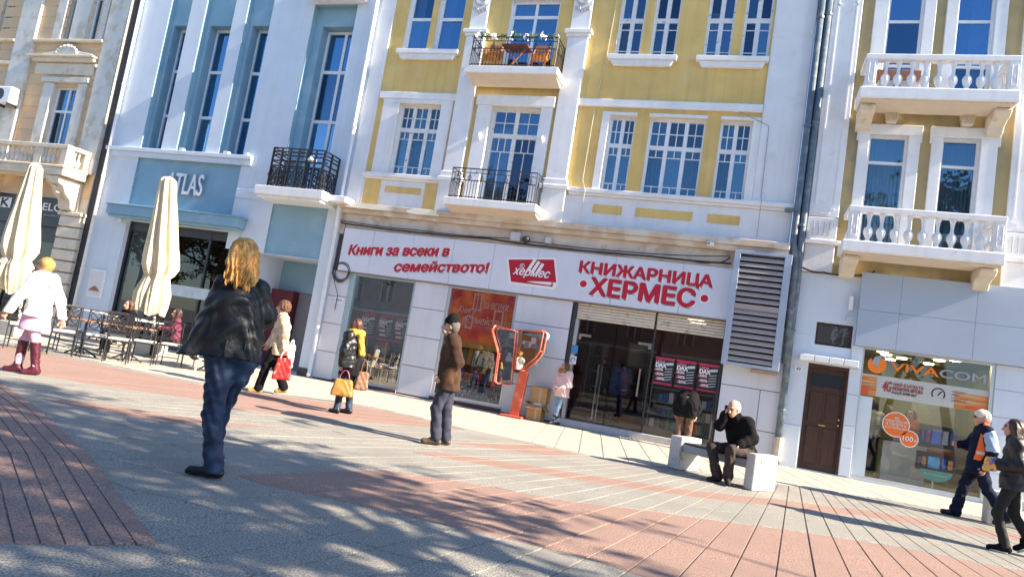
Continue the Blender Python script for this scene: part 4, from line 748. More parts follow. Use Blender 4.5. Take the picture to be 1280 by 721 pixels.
part('gap_shade', mat('gap_shade_dark', (.05, .05, .06), .9), lb, (-20.235, -19.81, P+.04, P+.3, 0, 13))  # near-black front, almost flush, stands in for the shade of the narrow gap
# rusticated joints in the beige field
mb = MB()
for x0, x1 in ((-24.15, -22.95), (-21.55, -21.02), (-26, -25.05)):
    for k in range(22):
        z = 4.35+k*.40
        if x0 > -22 or not (5.7 < z < 8.0) or True: mb.box(x0, x1, P-.014, P+.005, z+.02, z+.385)
mb.build('ashlar_block', BEIGE, lb, bevel=.006)['kind'] = 'stuff'
GW = mat('greyish_stone', (.62, .61, .57), .85, .08, 2.5, .2, 40, col2=(.50, .46, .38), mixs=3)
for a, b in ((-25.05, -24.16), (-21.02, -20.24), (-29.5, -28.6)): trim(lb, 'pilaster', GW, (a, b, P-.12, P+.02, 5.0, 13.1))
part('window_surround', GW, lb, (-23.25, -22.80, P-.10, P+.02, 5.7, 8.0), (-21.70, -21.32, P-.10, P+.02, 5.7, 8.0), (-23.35, -21.25, P-.14, P+.02, 8.02, 8.18), bevel=.015)
part('window_hood', STONE, lb, (-23.95, -21.15, P-.20, P+.02, 8.72, 8.84), (-24.1, -21.1, P-.30, P+.02, 8.84, 8.90), (-23.85, -21.2, P-.06, P+.02, 8.30, 8.70), bevel=.012)
mb = MB(); mb.prism([(-23.55, 8.92), (-21.35, 8.92), (-21.35, 9.0), (-22.0, 9.1), (-22.3, 9.3), (-22.5, 9.36), (-22.7, 9.3), (-23.0, 9.1), (-23.55, 9.0)], P-.14, P)
for k in range(9):
    a = math.pi*(k+.5)/9; mb.lathe([(.02, -.05), (.07, 0), (.02, .05)], (-22.45+.45*math.cos(a), P-.16, 8.98+.28*math.sin(a)), 6)
mb.build('relief_ornament', GW, lb, bevel=.01)
trim(lb, 'string_course', STONE, (-24.15, -21.03, P-.16, P+.02, 9.42, 9.50), (-28.6, -25.06, P-.16, P+.02, 9.42, 9.50), (-28.6, -25.06, P-.12, P+.02, 8.6, 8.72), (-21.15, -21.03, P-.16, P+.02, 8.55, 8.65)); trim(lb, 'window_surround', GW, (-23.45, -23.05, P-.06, P+.02, 9.5, 12.3), (-22.66, -21.96, P-.06, P+.02, 9.5, 12.3), (-21.42, -21.16, P-.06, P+.02, 9.5, 12.3))
for w in opw: window(lb, *w, P+.12, [.5], [.62], FRAMEW, UPGLASS, .06)
mb = MB(); mb.quad((-22.7, P+.3, 7.05), (-21.8, P+.3, 7.05), (-21.8, P+.3, 7.8), (-22.7, P+.3, 7.8)); pp = mb.build('window_banner', mat('banner_teal', (.55, .68, .70), .7, .1), lb)
text('АЛБЕРТ', -22.62, -21.9, 7.52, 7.7, P+.294, SB, lb, .02); text('ХОЛИДЕЙ', -22.62, -21.85, 7.22, 7.42, P+.294, SB, lb, .02)
# corner balcony
yb0 = P-.95
bl = part('balcony', STONE, lb, (BX0, -20.40, yb0, P-.12, 4.72, 4.95), (BX0, -20.36, yb0-.05, P-.12, 4.95, 5.02), bevel=.02)
part('handrail', STONE, bl, (BX0, -20.38, yb0-.02, yb0+.22, 5.56, 5.68), (-20.62, -20.36, yb0+.22, P, 5.56, 5.68), bevel=.015)
for a, b, c, d in ((-20.66, -20.40, yb0, yb0+.26), (-20.66, -20.40, P-.3, P-.12), (-24.2, -23.95, yb0, yb0+.2), (-21.75, -21.45, yb0, yb0+.2)): part('end_post', STONE, bl, (a, b, c, d, 5.02, 5.56), bevel=.015)
for k in range(26):
    x = -21.0-k*.2
    if -21.8 < x < -21.4 or -24.25 < x < -23.9: continue
    mb = MB(); mb.lathe([(r*.85, z*.54/.53) for r, z in BPROF], (x, yb0+.1, 5.02), 8); mb.build('baluster', GW, bl, smooth=True)
for y in (yb0+.36, yb0+.5): mb = MB(); mb.lathe([(r*.85, z*.54/.53) for r, z in BPROF], (-20.5, y, 5.02), 8); mb.build('baluster', STONE, bl, smooth=True)
for x in (-21.15, -25.0):
    mb = MB(); mb.prism([(P, 4.70), (yb0+.05, 4.70), (yb0+.1, 4.5), (yb0+.3, 4.42), (yb0+.42, 4.2), (yb0+.62, 4.05), (yb0+.68, 3.8), (P, 3.70)], x, x+.55, 'x')
    for k in range(4): mb.lathe([(.02, -.05), (.10, 0), (.02, .05)], (x+.275, yb0+.2+k*.17, 4.38-k*.15), 8)
    mb.build('bracket', STONE, bl, bevel=.02)
# rusticated pier
k = 0; z = .02
while z < 3.55:
    w = .02 if k % 2 else 0
    part('pier_block', STONE, lb, (-21.14+w, -20.20, P-.16, P+.02, z, min(z+.325, 3.6)), bevel=.03); z += .36; k += 1
part('pier_capital', STONE, lb, (-21.2, -20.18, P-.2, P+.02, 3.6, 3.72), bevel=.02)
shp = thing('shop_sign', (-22.6, P, 3.7), 'black shopfront sign with white logo, mostly hidden by the left parasol', 'sign')
part('sign_board', mat('sign_black', (.02, .022, .026), .4), shp, (-25.5, -21.16, P+.03, P+.15, 3.2, 4.14))
part('logo_tile', WHT, shp, (-24.15, -23.62, P+.02, P+.029, 3.66, 4.0)); text('K', -24.05, -23.7, 3.69, 3.97, P+.015, mat('sign_black', (.02, .022, .026), .4), shp, .06); text('ELO', -22.15, -21.28, 3.71, 3.95, P+.02, WHT, shp, .04); text('jewellery', -22.05, -21.32, 3.52, 3.6, P+.02, GRL, shp)
part('shop_window', DKF, lb, (-25.5, -21.16, P+.16, P+.22, 2.7, 3.2), (-23.4, -23.3, P+.16, P+.22, 0, 2.7), (-21.24, -21.16, P+.16, P+.22, 0, 2.7)); mb = MB(); mb.quad((-25.5, P+.2, 0), (-21.16, P+.2, 0), (-21.16, P+.2, 2.7), (-25.5, P+.2, 2.7)); mb.build('pane', MC['cafe_glass'], lb)
ac = thing('air_conditioner', (-24.4, P-.3, 7.3), 'white air conditioner unit on the beige pilaster at the left edge', 'air conditioner'); part('body', FRAMEW, ac, (-24.85, -24.12, P-.48, P-.15, 7.1, 7.66), bevel=.03); mb = MB(); mb.lathe([(.2, 0), (.2, .01)], (0, 0, 0), 16); mb.v = [(-24.6+a, P-.482-c, 7.38+b) for a, b, c in mb.v]; mb.build('fan_grille', IRON, ac); part('bracket', IRON, ac, (-24.8, -24.75, P-.45, P-.12, 7.02, 7.1), (-24.25, -24.2, P-.45, P-.12, 7.02, 7.1))
# ================================================================== paving: separate slabs with real joints
PC = (1.6, 22.0)
def polar(pts): return sorted((math.atan2(x-PC[0], PC[1]-y), math.hypot(x-PC[0], y-PC[1])) for x, y in pts)
def curve(pts):
    q = polar(pts); t = [a for a, _ in q]; r = [b for _, b in q]
    return lambda th: float(np.interp(th, t, r)), t[0], t[-1]
CREAM = [(-30, 13), (-15.26, 11.38), (-13.54, 10.97), (-10.32, 10.87), (-8.68, 11.13), (-7.72, 12.3), (-6.47, 12.6), (-4.45, 11.97), (-3.62, 11.9), (-2.15, 11.75), (-.54, 12.49), (1.16, 13.2), (2.5, 13.9), (4.64, 14.15), (9, 14.2)]
cr, _, _ = curve(CREAM)
def band(u, l):
    fu, a0, a1 = curve(u); fl, b0, b1 = curve(l); return (max(a0, b0), min(a1, b1), fu, fl)
BANDS = [
 band([(-20, 12.0), (-14.49, 10.82), (-13.05, 10.58), (-9.97, 10.52), (-8.4, 10.77), (-7.45, 11.7), (-6.31, 12.3), (-4.4, 11.82)], [(-20, 6.5), (-12, 7.3), (-9.75, 7.99), (-9.03, 8.04), (-7.52, 8.02), (-7.07, 9.14), (-5.82, 9.37), (-4.64, 9.9), (-4.35, 11.72)]),
 band([(-7.95, 6.67), (-6.62, 7.1), (-5.94, 7.51), (-5.18, 8.21)], [(-7.66, 6.35), (-6.11, 6.58), (-5.51, 7.06), (-4.98, 7.91)]),
 band([(-4.18, 10.5), (-3.54, 11.65), (-2.17, 11.48)], [(-3.88, 9.72), (-3.08, 10.27), (-2.07, 10.96)]),
 band([(-3.82, 8.52), (-2.72, 9.15), (-.4, 10.03), (.53, 10.81), (1.94, 11.76), (2.61, 11.98), (4.12, 12.55), (8, 13.2)], [(-3.67, 8.21), (-2.53, 8.55), (-.37, 9.43), (.5, 10.06), (1.82, 11.0), (2.45, 11.2), (3.86, 11.74), (8, 12.3)]),
 band([(-4.4, 5.77), (-3.58, 6.67), (-2.43, 7.16), (-2.08, 7.16), (-1.59, 7.26), (-.79, 7.74), (.7, 8.49), (1.1, 8.62), (1.69, 8.89), (2.47, 8.96), (3.0, 9.04), (8, 9.6)], [(-4.0, 5.25), (-3.79, 5.03), (-2.72, 5.18), (-1.47, 5.25), (-.86, 5.24), (-.46, 5.13), (.28, 5.06), (.97, 5.02), (1.63, 4.78), (8, 4)])]
MATS = [PAV_G, PAV_R, PAV_C]
pieces = []      # (corner list, material index)
DT = .0185
k0, k1 = int(-1.36/DT), int(.95/DT)
P_at = lambda th, r: (PC[0]+r*math.sin(th), PC[1]-r*math.cos(th))
for k in range(k0, k1):
    a, b = k*DT, (k+1)*DT; m = (a+b)/2
    seq = [(cr, 0)]; bs_ = sorted([q for q in BANDS if q[0] <= m <= q[1]], key=lambda q: q[2](m))
    segs = []; prev = cr
    far = lambda th: min(27., max(cr(th)+.5, 24.5/max(.25, math.cos(th))))
    for q in bs_:
        if q[2](m) < prev(m): 
            if q[3](m) > prev(m)+.1: segs.append((prev, q[3], 1)); prev = q[3]
            continue
        segs.append((prev, q[2], 0)); segs.append((q[2], q[3], 1)); prev = q[3]
    segs.append((prev, far, 0))
    for lo, hi, mi in segs:
        L = hi(m)-lo(m)
        if L < .04: continue
        n = max(1, int(round(L/.95))) if mi == 0 else max(1, int(round(L/3.2)))
        off = .5*(k % 2)/max(n, 1) if n > 1 else 0
        cuts = [0]+[min(1, (i+off*.6)/n) for i in range(1, n)]+[1]
        for f0, f1 in zip(cuts[:-1], cuts[1:]):
            R = lambda th, f: lo(th)+(hi(th)-lo(th))*f
            pieces.append(([P_at(a, R(a, f0)), P_at(b, R(b, f0)), P_at(b, R(b, f1)), P_at(a, R(a, f1))], mi))
# cream slabs along the house fronts, joints leaning a little
cpts = sorted(CREAM); cy_ = lambda x: float(np.interp(x, [p[0] for p in cpts], [p[1] for p in cpts]))
for k in range(-72, 34):
    def X(kk, y): return kk*.42-.20*(y-14.5)
    def lowpt(kk):
        y = 13.
        for _ in range(8): y = cy_(X(kk, y))
        return y
    ya, yb_ = lowpt(k), lowpt(k+1); mid = (ya+yb_)/2
    n = max(1, int(round((16.85-mid)/1.15)))
    for i in range(n):
        f0, f1 = i/n, (i+1)/n
        y = lambda yl, f: yl+(16.88-yl)*f
        c = [(X(k, y(ya, f0)), y(ya, f0)), (X(k+1, y(yb_, f0)), y(yb_, f0)), (X(k+1, y(yb_, f1)), y(yb_, f1)), (X(k, y(ya, f1)), y(ya, f1))]
        pieces.append((c, 2))
# red corner field in the foreground left: long strips
TD = Vector((math.cos(R_(-34.8)), math.sin(R_(-34.8)))); TN = Vector((-TD.y, TD.x))
tri = []
for j in range(24):
    d0 = -.11*j; d1 = d0-.11
    A = Vector((-2.90, 3.30)); base = A+TN*0
    tlow = .0-.04*j
    p0, p1 = A+TN*d0+TD*(-.0137*j), A+TN*d1+TD*(-.0137*(j+1))
    for s0, s1 in ((0, 2.3), (2.3, 4.6), (4.6, 6.9)):
        bend = lambda s: -.012*s*s
        q = [p0-TD*s0+TN*bend(s0), p0-TD*s1+TN*bend(s1), p1-TD*s1+TN*bend(s1), p1-TD*s0+TN*bend(s0)]
        tri.append(([(v.x, v.y) for v in q], 1))
def paver_mesh(mb, c, z, mi, gap=.0065, dep=.014):
    cx = sum(p[0] for p in c)/4; cy = sum(p[1] for p in c)/4
    v = [Vector(p) for p in c]
    if sum(v[i].x*v[(i+1) % 4].y-v[(i+1) % 4].x*v[i].y for i in range(4)) < 0: v = v[::-1]
    ins = []
    for i in range(4):
        e0 = (v[i]-v[i-1]); e1 = (v[(i+1) % 4]-v[i])
        if e0.length < 1e-5 or e1.length < 1e-5: ins.append(v[i]); continue
        n0 = Vector((-e0.y, e0.x)).normalized(); n1 = Vector((-e1.y, e1.x)).normalized(); bis = (n0+n1)
        bis = bis/max(.3, bis.length**2)*2*gap if bis.length > 1e-4 else n0*gap
        ins.append(v[i]+bis)
    b2 = [(p.x, p.y, z-dep) for p in ins]; t2 = [(p.x+(cx-p.x)*.012, p.y+(cy-p.y)*.012, z) for p in ins]; t1 = [(p.x, p.y, z-.005) for p in ins]
    mb.add(b2+t1+t2, [(8, 9, 10, 11)]+[(i, (i+1) % 4, 4+(i+1) % 4, 4+i) for i in range(4)]+[(4+i, 4+(i+1) % 4, 8+(i+1) % 4, 8+i) for i in range(4)], mi)
def seen(c):
    x = sum(p[0] for p in c)/4; y = sum(p[1] for p in c)/4
    d = Vector((x, y, -CAMH)); k = d.dot(FW)
    if k < .5: return 0
    u, w = 640+890.6*d.dot(RT)/k, 360.5-890.6*d.dot(UP)/k
    ar = abs(sum(c[i][0]*c[(i+1) % 4][1]-c[(i+1) % 4][0]*c[i][1] for i in range(4)))/2
    s_ = ar*CAMH/d.length**3
    return s_ if -40 < u < 1320 and 300 < w < 780 else s_*1e-4
allp = [(seen(c), c, mi, 0.) for c, mi in pieces]+[(seen(c)+1e-6, c, mi, .010) for c, mi in tri]
allp.sort(key=lambda q: -q[0])
for sc_, c, mi, z in allp[:300]:
    mb = MB(); zz = z+random.uniform(-.0025, .0015); paver_mesh(mb, c, zz, 0, gap=.0065 if z == 0 else .005, dep=.014 if z == 0 else .025); mb.build('paver', MATS[mi], pavement)
mb = MB()
for sc_, c, mi, z in allp[300:]: paver_mesh(mb, c, z+random.uniform(-.002, .0015), mi, dep=.014 if z == 0 else .025)
mb.build('paver', MATS, pavement)['kind'] = 'stuff'
mb = MB(); q = [v for c, _ in tri for v in c]
# ================================================================== people: smooth bodies grown from distance fields
def snet(f, lo, hi, h):
    lo = np.array(lo, float); hi = np.array(hi, float); n = np.ceil((hi-lo)/h).astype(int)+1
    ax = [lo[i]+h*np.arange(n[i]) for i in range(3)]
    G = np.stack(np.meshgrid(*ax, indexing='ij'), -1).reshape(-1, 3)
    D = f(G).reshape(n); I = D < 0
    c = [(i, j, k) for i in (0, 1) for j in (0, 1) for k in (0, 1)]
    sl = lambda A, o: A[o[0]:n[0]-1+o[0], o[1]:n[1]-1+o[1], o[2]:n[2]-1+o[2]]
    cnt = sum(sl(I, o).astype(int) for o in c); act = (cnt > 0) & (cnt < 8); idx = np.argwhere(act)
    if len(idx) == 0: return np.zeros((0, 3)), np.zeros((0, 4), int)
    vid = -np.ones(act.shape, int); vid[act] = np.arange(len(idx))
    acc = np.zeros((len(idx), 3)); w = np.zeros(len(idx))
    for a in c:
        for d in range(3):
            if a[d]: continue
            b = list(a); b[d] = 1
            A = D[idx[:, 0]+a[0], idx[:, 1]+a[1], idx[:, 2]+a[2]]; B = D[idx[:, 0]+b[0], idx[:, 1]+b[1], idx[:, 2]+b[2]]
            m = (A < 0) != (B < 0); t = np.where(m, A/np.where(A-B == 0, 1, A-B), 0)
            p = np.array(a, float)[None]+t[:, None]*(np.array(b)-np.array(a))[None]
            acc[m] += p[m]; w[m] += 1
    V = lo+h*(idx+acc/np.maximum(w, 1)[:, None])
    Q = []
    for d in range(3):
        e, g = [(1, 2), (2, 0), (0, 1)][d]
        s0 = [slice(None)]*3; s1 = [slice(None)]*3; s0[d] = slice(0, -1); s1[d] = slice(1, None)
        ch = I[tuple(s0)] != I[tuple(s1)]; E = np.argwhere(ch)
        ok = (E[:, e] > 0) & (E[:, g] > 0) & (E[:, e] < n[e]-1) & (E[:, g] < n[g]-1); E = E[ok]
        if len(E) == 0: continue
        ins = I[E[:, 0], E[:, 1], E[:, 2]]
        def vv(de, dg):
            q = E.copy(); q[:, e] -= de; q[:, g] -= dg; return vid[q[:, 0], q[:, 1], q[:, 2]]
        q = np.stack([vv(1, 1), vv(0, 1), vv(0, 0), vv(1, 0)], 1)
        q = np.where(ins[:, None], q, q[:, ::-1]); Q.append(q)
    return V, np.concatenate(Q)
def cap(P, a, b, ra, rb):
    a = np.array(a, float); ab = np.array(b, float)-a; pa = P-a; t = np.clip(pa@ab/max(1e-9, ab@ab), 0, 1)
    return np.sqrt(((pa-t[:, None]*ab)**2).sum(1))-(ra+(rb-ra)*t)
def ell(P, c, r):
    r = np.array(r, float); p = P-np.array(c, float); k0 = np.sqrt(((p/r)**2).sum(1)); k1 = np.sqrt(((p/r**2)**2).sum(1)); return k0*(k0-1)/np.maximum(k1, 1e-9)
def smin(a, b, k):
    h = np.clip(.5+.5*(b-a)/k, 0, 1); return b+(a-b)*h-k*h*(1-h)
def union(P, prims, k=.04):
    d = None
    for p in prims:
        q = cap(P, *p[1:5]) if p[0] == 'c' else ell(P, p[1], p[2])
        kk = p[5] if p[0] == 'c' and len(p) > 5 else k
        d = q if d is None else smin(d, q, kk)
    return d
def bounds(prims, pad):
    pts = []
    for p in prims:
        if p[0] == 'c': pts += [np.array(p[1])-p[3], np.array(p[1])+p[3], np.array(p[2])-p[4], np.array(p[2])+p[4]]
        else: pts += [np.array(p[1])-np.array(p[2]), np.array(p[1])+np.array(p[2])]
    pts = np.array(pts); return pts.min(0)-pad, pts.max(0)+pad
def folds(P, amp, sc=1., seed=0.):
    x, y, z = P[:, 0]*sc+seed, P[:, 1]*sc-seed, P[:, 2]*sc
    w = np.sin(9*x+5*z+3*np.sin(7*y+seed)); v = np.sin(26*z+14*x+4*np.sin(11*x+9*y+seed)); u = np.sin(47*z-21*x+17*y+2*w)
    return amp*(.5*w+.45*v+.3*u)
class Fig:
    """everything in the person's own metres: X right in the view, Y away from the viewer, Z up; root empty turns it"""
    def __init__(s, base, ang, label, group=None, name='person'):
        s.root = bpy.data.objects.new(name, None); COL.objects.link(s.root); s.root.location = (base[0], base[1], base[2] if len(base) > 2 else 0); s.root.rotation_euler = (0, 0, ang-math.pi/2); tag(s.root, label, 'person', group); s.ps = []
    def mesh(s, name, V, Q, m, parent=None, mi=None, smooth=True):
        me = bpy.data.meshes.new(name); me.from_pydata(V.tolist(), [], Q.tolist() if hasattr(Q, 'tolist') else Q)
        for mm in (m if isinstance(m, (list, tuple)) else [m]): me.materials.append(mm)
        if mi is not None: me.polygons.foreach_set('material_index', mi)
        me.polygons.foreach_set('use_smooth', [smooth]*len(me.polygons)); me.update()
        o = bpy.data.objects.new(name, me); COL.objects.link(o); o.parent = parent or s.root; return o
    def cloth(s, name, prims, m, h=.014, k=.05, fold=.006, sc=1., zmin=None, zmax=None, seed=0., cut=None, label=None, parent=None):
        lo, hi = bounds(prims, .05)
        def f(P):
            d = union(P, prims, k)+folds(P, fold, sc, seed)
            if zmin is not None: d = np.maximum(d, (zmin if not callable(zmin) else zmin(P))-P[:, 2])
            if zmax is not None: d = np.maximum(d, P[:, 2]-(zmax if not callable(zmax) else zmax(P)))
            if cut: d = np.maximum(d, cut(P))
            return d
        V, Q = snet(f, lo, hi, h); o = s.mesh(name, V, Q, m, parent)
        if label: o['label'] = label
        return o
SKIN = mat('skin', (.56, .31, .21), .55, .08, 30); SKIN2 = mat('skin_tan', (.45, .23, .15), .55, .08, 30); EYE = mat('eye_dark', (.02, .015, .012), .4, 0); LIP = mat('lip', (.42, .12, .10), .5, 0)
def rotz(p, a): c, s = math.cos(a), math.sin(a); return (p[0]*c-p[1]*s, p[0]*s+p[1]*c, p[2])
def head_part(hc, a, sc=1., pitch=0., h=.0075):
    """head looking along +Y turned by a; returns verts, quads, material ids"""
    pr = [('e', (0, -.012, .025), (.076, .096, .092)), ('e', (0, .018, -.035), (.060, .074, .080)), ('c', (0, .055, -.092), (0, .060, -.086), .026, .024), ('c', (0, .090, .004), (0, .108, -.028), .010, .016, .015), ('e', (-.078, -.012, -.008), (.012, .024, .034)), ('e', (.078, -.012, -.008), (.012, .024, .034)), ('c', (-.03, .080, .028), (.03, .080, .028), .015, .015), ('c', (-.02, .082, -.062), (.02, .082, -.062), .009, .009, .012), ('c', (0, -.02, -.07), (0, -.035, -.20), .052, .060)]
    def f(P):
        d = union(P, pr, .022)
        for x in (-.032, .032): d = np.maximum(d, -(np.sqrt(((P-np.array((x, .098, .006)))**2).sum(1))-.014))
        return d
    V, Q = snet(f, (-.11, -.13, -.23), (.11, .14, .14), h)
    C = V[Q].mean(1); mi = np.zeros(len(Q), int)
    for x in (-.032, .032): mi[(np.abs(C[:, 0]-x) < .016) & (np.abs(C[:, 2]-.006) < .008) & (C[:, 1] > .06)] = 1
    for x in (-.034, .034): mi[(np.abs(C[:, 0]-x) < .022) & (np.abs(C[:, 2]-.030) < .0055) & (C[:, 1] > .06)] = 1
    mi[(np.abs(C[:, 0]) < .024) & (np.abs(C[:, 2]+.062) < .0075) & (C[:, 1] > .07)] = 2
    cp, sp = math.cos(pitch), math.sin(pitch); V = V*sc
    V = np.stack([V[:, 0], V[:, 1]*cp-V[:, 2]*sp, V[:, 1]*sp+V[:, 2]*cp], 1)
    ca, sa = math.cos(a), math.sin(a); V = np.stack([V[:, 0]*ca-V[:, 1]*sa, V[:, 0]*sa+V[:, 1]*ca, V[:, 2]], 1)+np.array(hc)
    return V, Q, mi
def hand_part(w, d, nrm, side, curl=.5, sc=1., h=.0055, fist=False):
    """w wrist, d hand direction, nrm palm normal (fingers curl towards it), side=+1 thumb on the right of d seen from the palm"""
    d = Vector(d).normalized(); nrm = Vector(nrm); nrm = (nrm-d*nrm.dot(d)).normalized(); t = d.cross(nrm)*side; w = Vector(w)
    pr = [('c', tuple(w-d*.03), tuple(w+d*.01), .026, .026)]
    for q in (-.024, -.008, .008, .024): pr.append(('c', tuple(w+d*.01+t*q*.7), tuple(w+d*.088+t*q), .016, .014, .012))
    for i, (q, L) in enumerate(((.027, .070), (.009, .080), (-.009, .074), (-.026, .058))):
        p = w+d*.090+t*q; ang = .25*curl; 
        for sgm, f in ((.45, 1), (.32, 1.2), (.23, .8)):
            ang += curl*f*(.85+.08*i); dv = d*math.cos(ang)+nrm*math.sin(ang); p2 = p+dv*L*sgm*1.05; pr.append(('c', tuple(p), tuple(p2), .0098, .0088, .004)); p = p2
    p = w+d*.025+t*.026; p2 = p+(d*.6+t*.75+nrm*.25)*.045; p3 = p2+(d*.9+t*.15+nrm*.45)*.034; pr += [('c', tuple(p), tuple(p2), .015, .012, .008), ('c', tuple(p2), tuple(p3), .012, .0095, .004)]
    lo, hi = bounds(pr, .015); V, Q = snet(lambda P: union(P, pr, .008), lo, hi, h); V = (V-np.array(w))*sc+np.array(w); return V, Q, np.zeros(len(Q), int)
DEF = dict(pel=(0, 0, .93), chest=(0, 0, 1.24), neck=(0, .0, 1.43), head=(0, .03, 1.585), hipL=(-.09, 0, .90), hipR=(.09, 0, .90), kneL=(-.10, .03, .49), kneR=(.10, .03, .49), ankL=(-.10, -.01, .09), ankR=(.10, -.01, .09), toeL=(-.12, .13, .03), toeR=(.12, .13, .03), shL=(-.17, 0, 1.385), shR=(.17, 0, 1.385), elL=(-.23, -.03, 1.11), elR=(.23, -.03, 1.11), wrL=(-.23, .06, .88), wrR=(.23, .06, .88))
def person(base, view, label, phi=0., hgt=1.7, pose=None, face=None, pitch=0., skin=SKIN, hands=(1, 1), handdir=None, h=.016, raw=None, group=None, headsc=1., slim=1.):
    """pose in the body frame (x right, y forward) turned by phi; raw joints are given in the view frame"""
    F = Fig(base, view, label, group); k = hgt/1.72; J = {}
    for n, p in {**DEF, **(pose or {})}.items(): q = rotz(p, phi); J[n] = (q[0]*k, q[1]*k, q[2]*k)
    if raw: J.update(raw)
    F.J = J; F.k = k; F.phi = phi; F.face = phi if face is None else face
    pr = []
    for s in 'LR':
        pr += [('c', J['sh'+s], J['el'+s], .045*k, .038*k), ('c', J['el'+s], J['wr'+s], .038*k, .027*k), ('c', J['hip'+s], J['kne'+s], .075*k, .05*k), ('c', J['kne'+s], J['ank'+s], .048*k, .036*k), ('c', J['ank'+s], J['toe'+s], .036*k, .025*k)]
    pr += [('c', J['hipL'], J['hipR'], .09*k*slim, .09*k*slim), ('c', J['pel'], J['chest'], .10*k*slim, .11*k*slim), ('c', J['shL'], J['shR'], .06*k, .06*k), ('c', J['chest'], J['neck'], .10*k*slim, .055*k), ('c', J['neck'], tuple(np.array(J['head'])-np.array((0, 0, .05*k))), .055*k, .05*k)]
    lo, hi = bounds(pr, .03); V, Q = snet(lambda P: union(P, pr, .05), lo, hi, max(h, .018)); mi = np.zeros(len(Q), int)
    Vs, Qs, Ms = [V], [Q], [mi]; n = len(V)
    def addm(v, q, m):
        nonlocal n
        Vs.append(v); Qs.append(q+n); Ms.append(m); n += len(v)
    addm(*head_part(J['head'], F.face, 1.02*k*headsc, pitch))
    for s, on in zip('LR', hands):
        if not on: continue
        e, w = Vector(J['el'+s]), Vector(J['wr'+s]); d = (w-e).normalized(); fw = Vector(rotz((0, 1, 0), phi)); inw = Vector(rotz((1 if s == 'L' else -1, 0, 0), phi))
        if handdir and s in handdir: d, nr = Vector(handdir[s][0]), Vector(handdir[s][1])
        else: nr = inw if abs(d.dot(inw)) < .8 else fw
        sd = 1 if d.cross(nr).dot(fw) > 0 else -1
        addm(*hand_part(w, d, nr, sd, .55, k))
    F.body = F.mesh('body', np.concatenate(Vs), np.concatenate(Qs), [skin, EYE, LIP], mi=np.concatenate(Ms)); return F
def A3(*v): return tuple(sum(np.array(x)*1. for x in v))
def coat(F, m, hem, flare=0., e=.035, sleeve=1., name='jacket', fold=.007, k=.05, h=None, sc=1., collar=True, label=None, torso_w=1., cut=None):
    J, K = F.J, F.k; hh = h or .015
    r1, r2 = .115*K+e*.6, .125*K+e*.6
    lat = np.array(rotz((1, 0, 0), F.phi)); pel, ch = np.array(J['pel']), np.array(J['chest']); pr = []
    hz = hem
    up = pel-ch; up = up/np.linalg.norm(up)
    hemc = pel+up*max(0, (pel[2]-hz)/max(.2, -up[2] if up[2] < 0 else .2)) if up[2] < -.3 else pel
    for sg in (-1, 1):
        o = lat*sg
        pr += [('c', tuple(ch+o*.075*K*torso_w), tuple(pel+o*.062*K*torso_w), r1, r1*.98), ('c', tuple(pel+o*.062*K*torso_w), tuple(hemc+up*.05+o*(.070*K*torso_w+flare)), r1*.98, r1*.98+flare*.8)]
    pr += [('c', J['shL'], J['shR'], .068*K+e*.5, .068*K+e*.5), ('c', tuple(ch), J['neck'], .125*K, .07*K)]
    for s in 'LR':
        if not sleeve: break
        w = np.array(J['wr'+s]); el = np.array(J['el'+s]); we = el+(w-el)*min(1, sleeve)
        pr += [('c', J['sh'+s], J['el'+s], .058*K+e*.6, .05*K+e*.55), ('c', J['el'+s], tuple(we), .05*K+e*.55, .040*K+e*.55)]
    if collar: n = np.array(J['neck']); pr.append(('c', tuple(n-np.array((0, 0, .02))), tuple(n+np.array((0, 0, .035*K))), .070*K, .066*K))
    return F.cloth(name, pr, m, hh, k*K, fold, sc, zmin=hem, seed=F.root.location.x, label=label, cut=cut)
def trousers(F, m, e=.02, name='trousers', fold=.006, ank=.03, h=None, sc=1.2, wide=1., zmin=None):
    J, K = F.J, F.k; pr = [('c', J['hipL'], J['hipR'], .10*K+e*.7, .10*K+e*.7), ('c', tuple(np.array(J['pel'])+np.array((0, 0, .06*K))), J['pel'], .11*K, .12*K)]
    for s in 'LR':
        a, n_ = np.array(J['ank'+s]), np.array(J['kne'+s])
        pr += [('c', J['hip'+s], J['kne'+s], .088*K*wide+e*.6, .058*K*wide+e*.6), ('c', J['kne'+s], tuple(a-(a-n_)/np.linalg.norm(a-n_)*.0), .056*K*wide+e*.6, .040*K*wide+e+ank*.3)]
    return F.cloth(name, pr, m, h or .014, .03*K, fold, sc, seed=F.root.location.x+1, zmin=zmin)
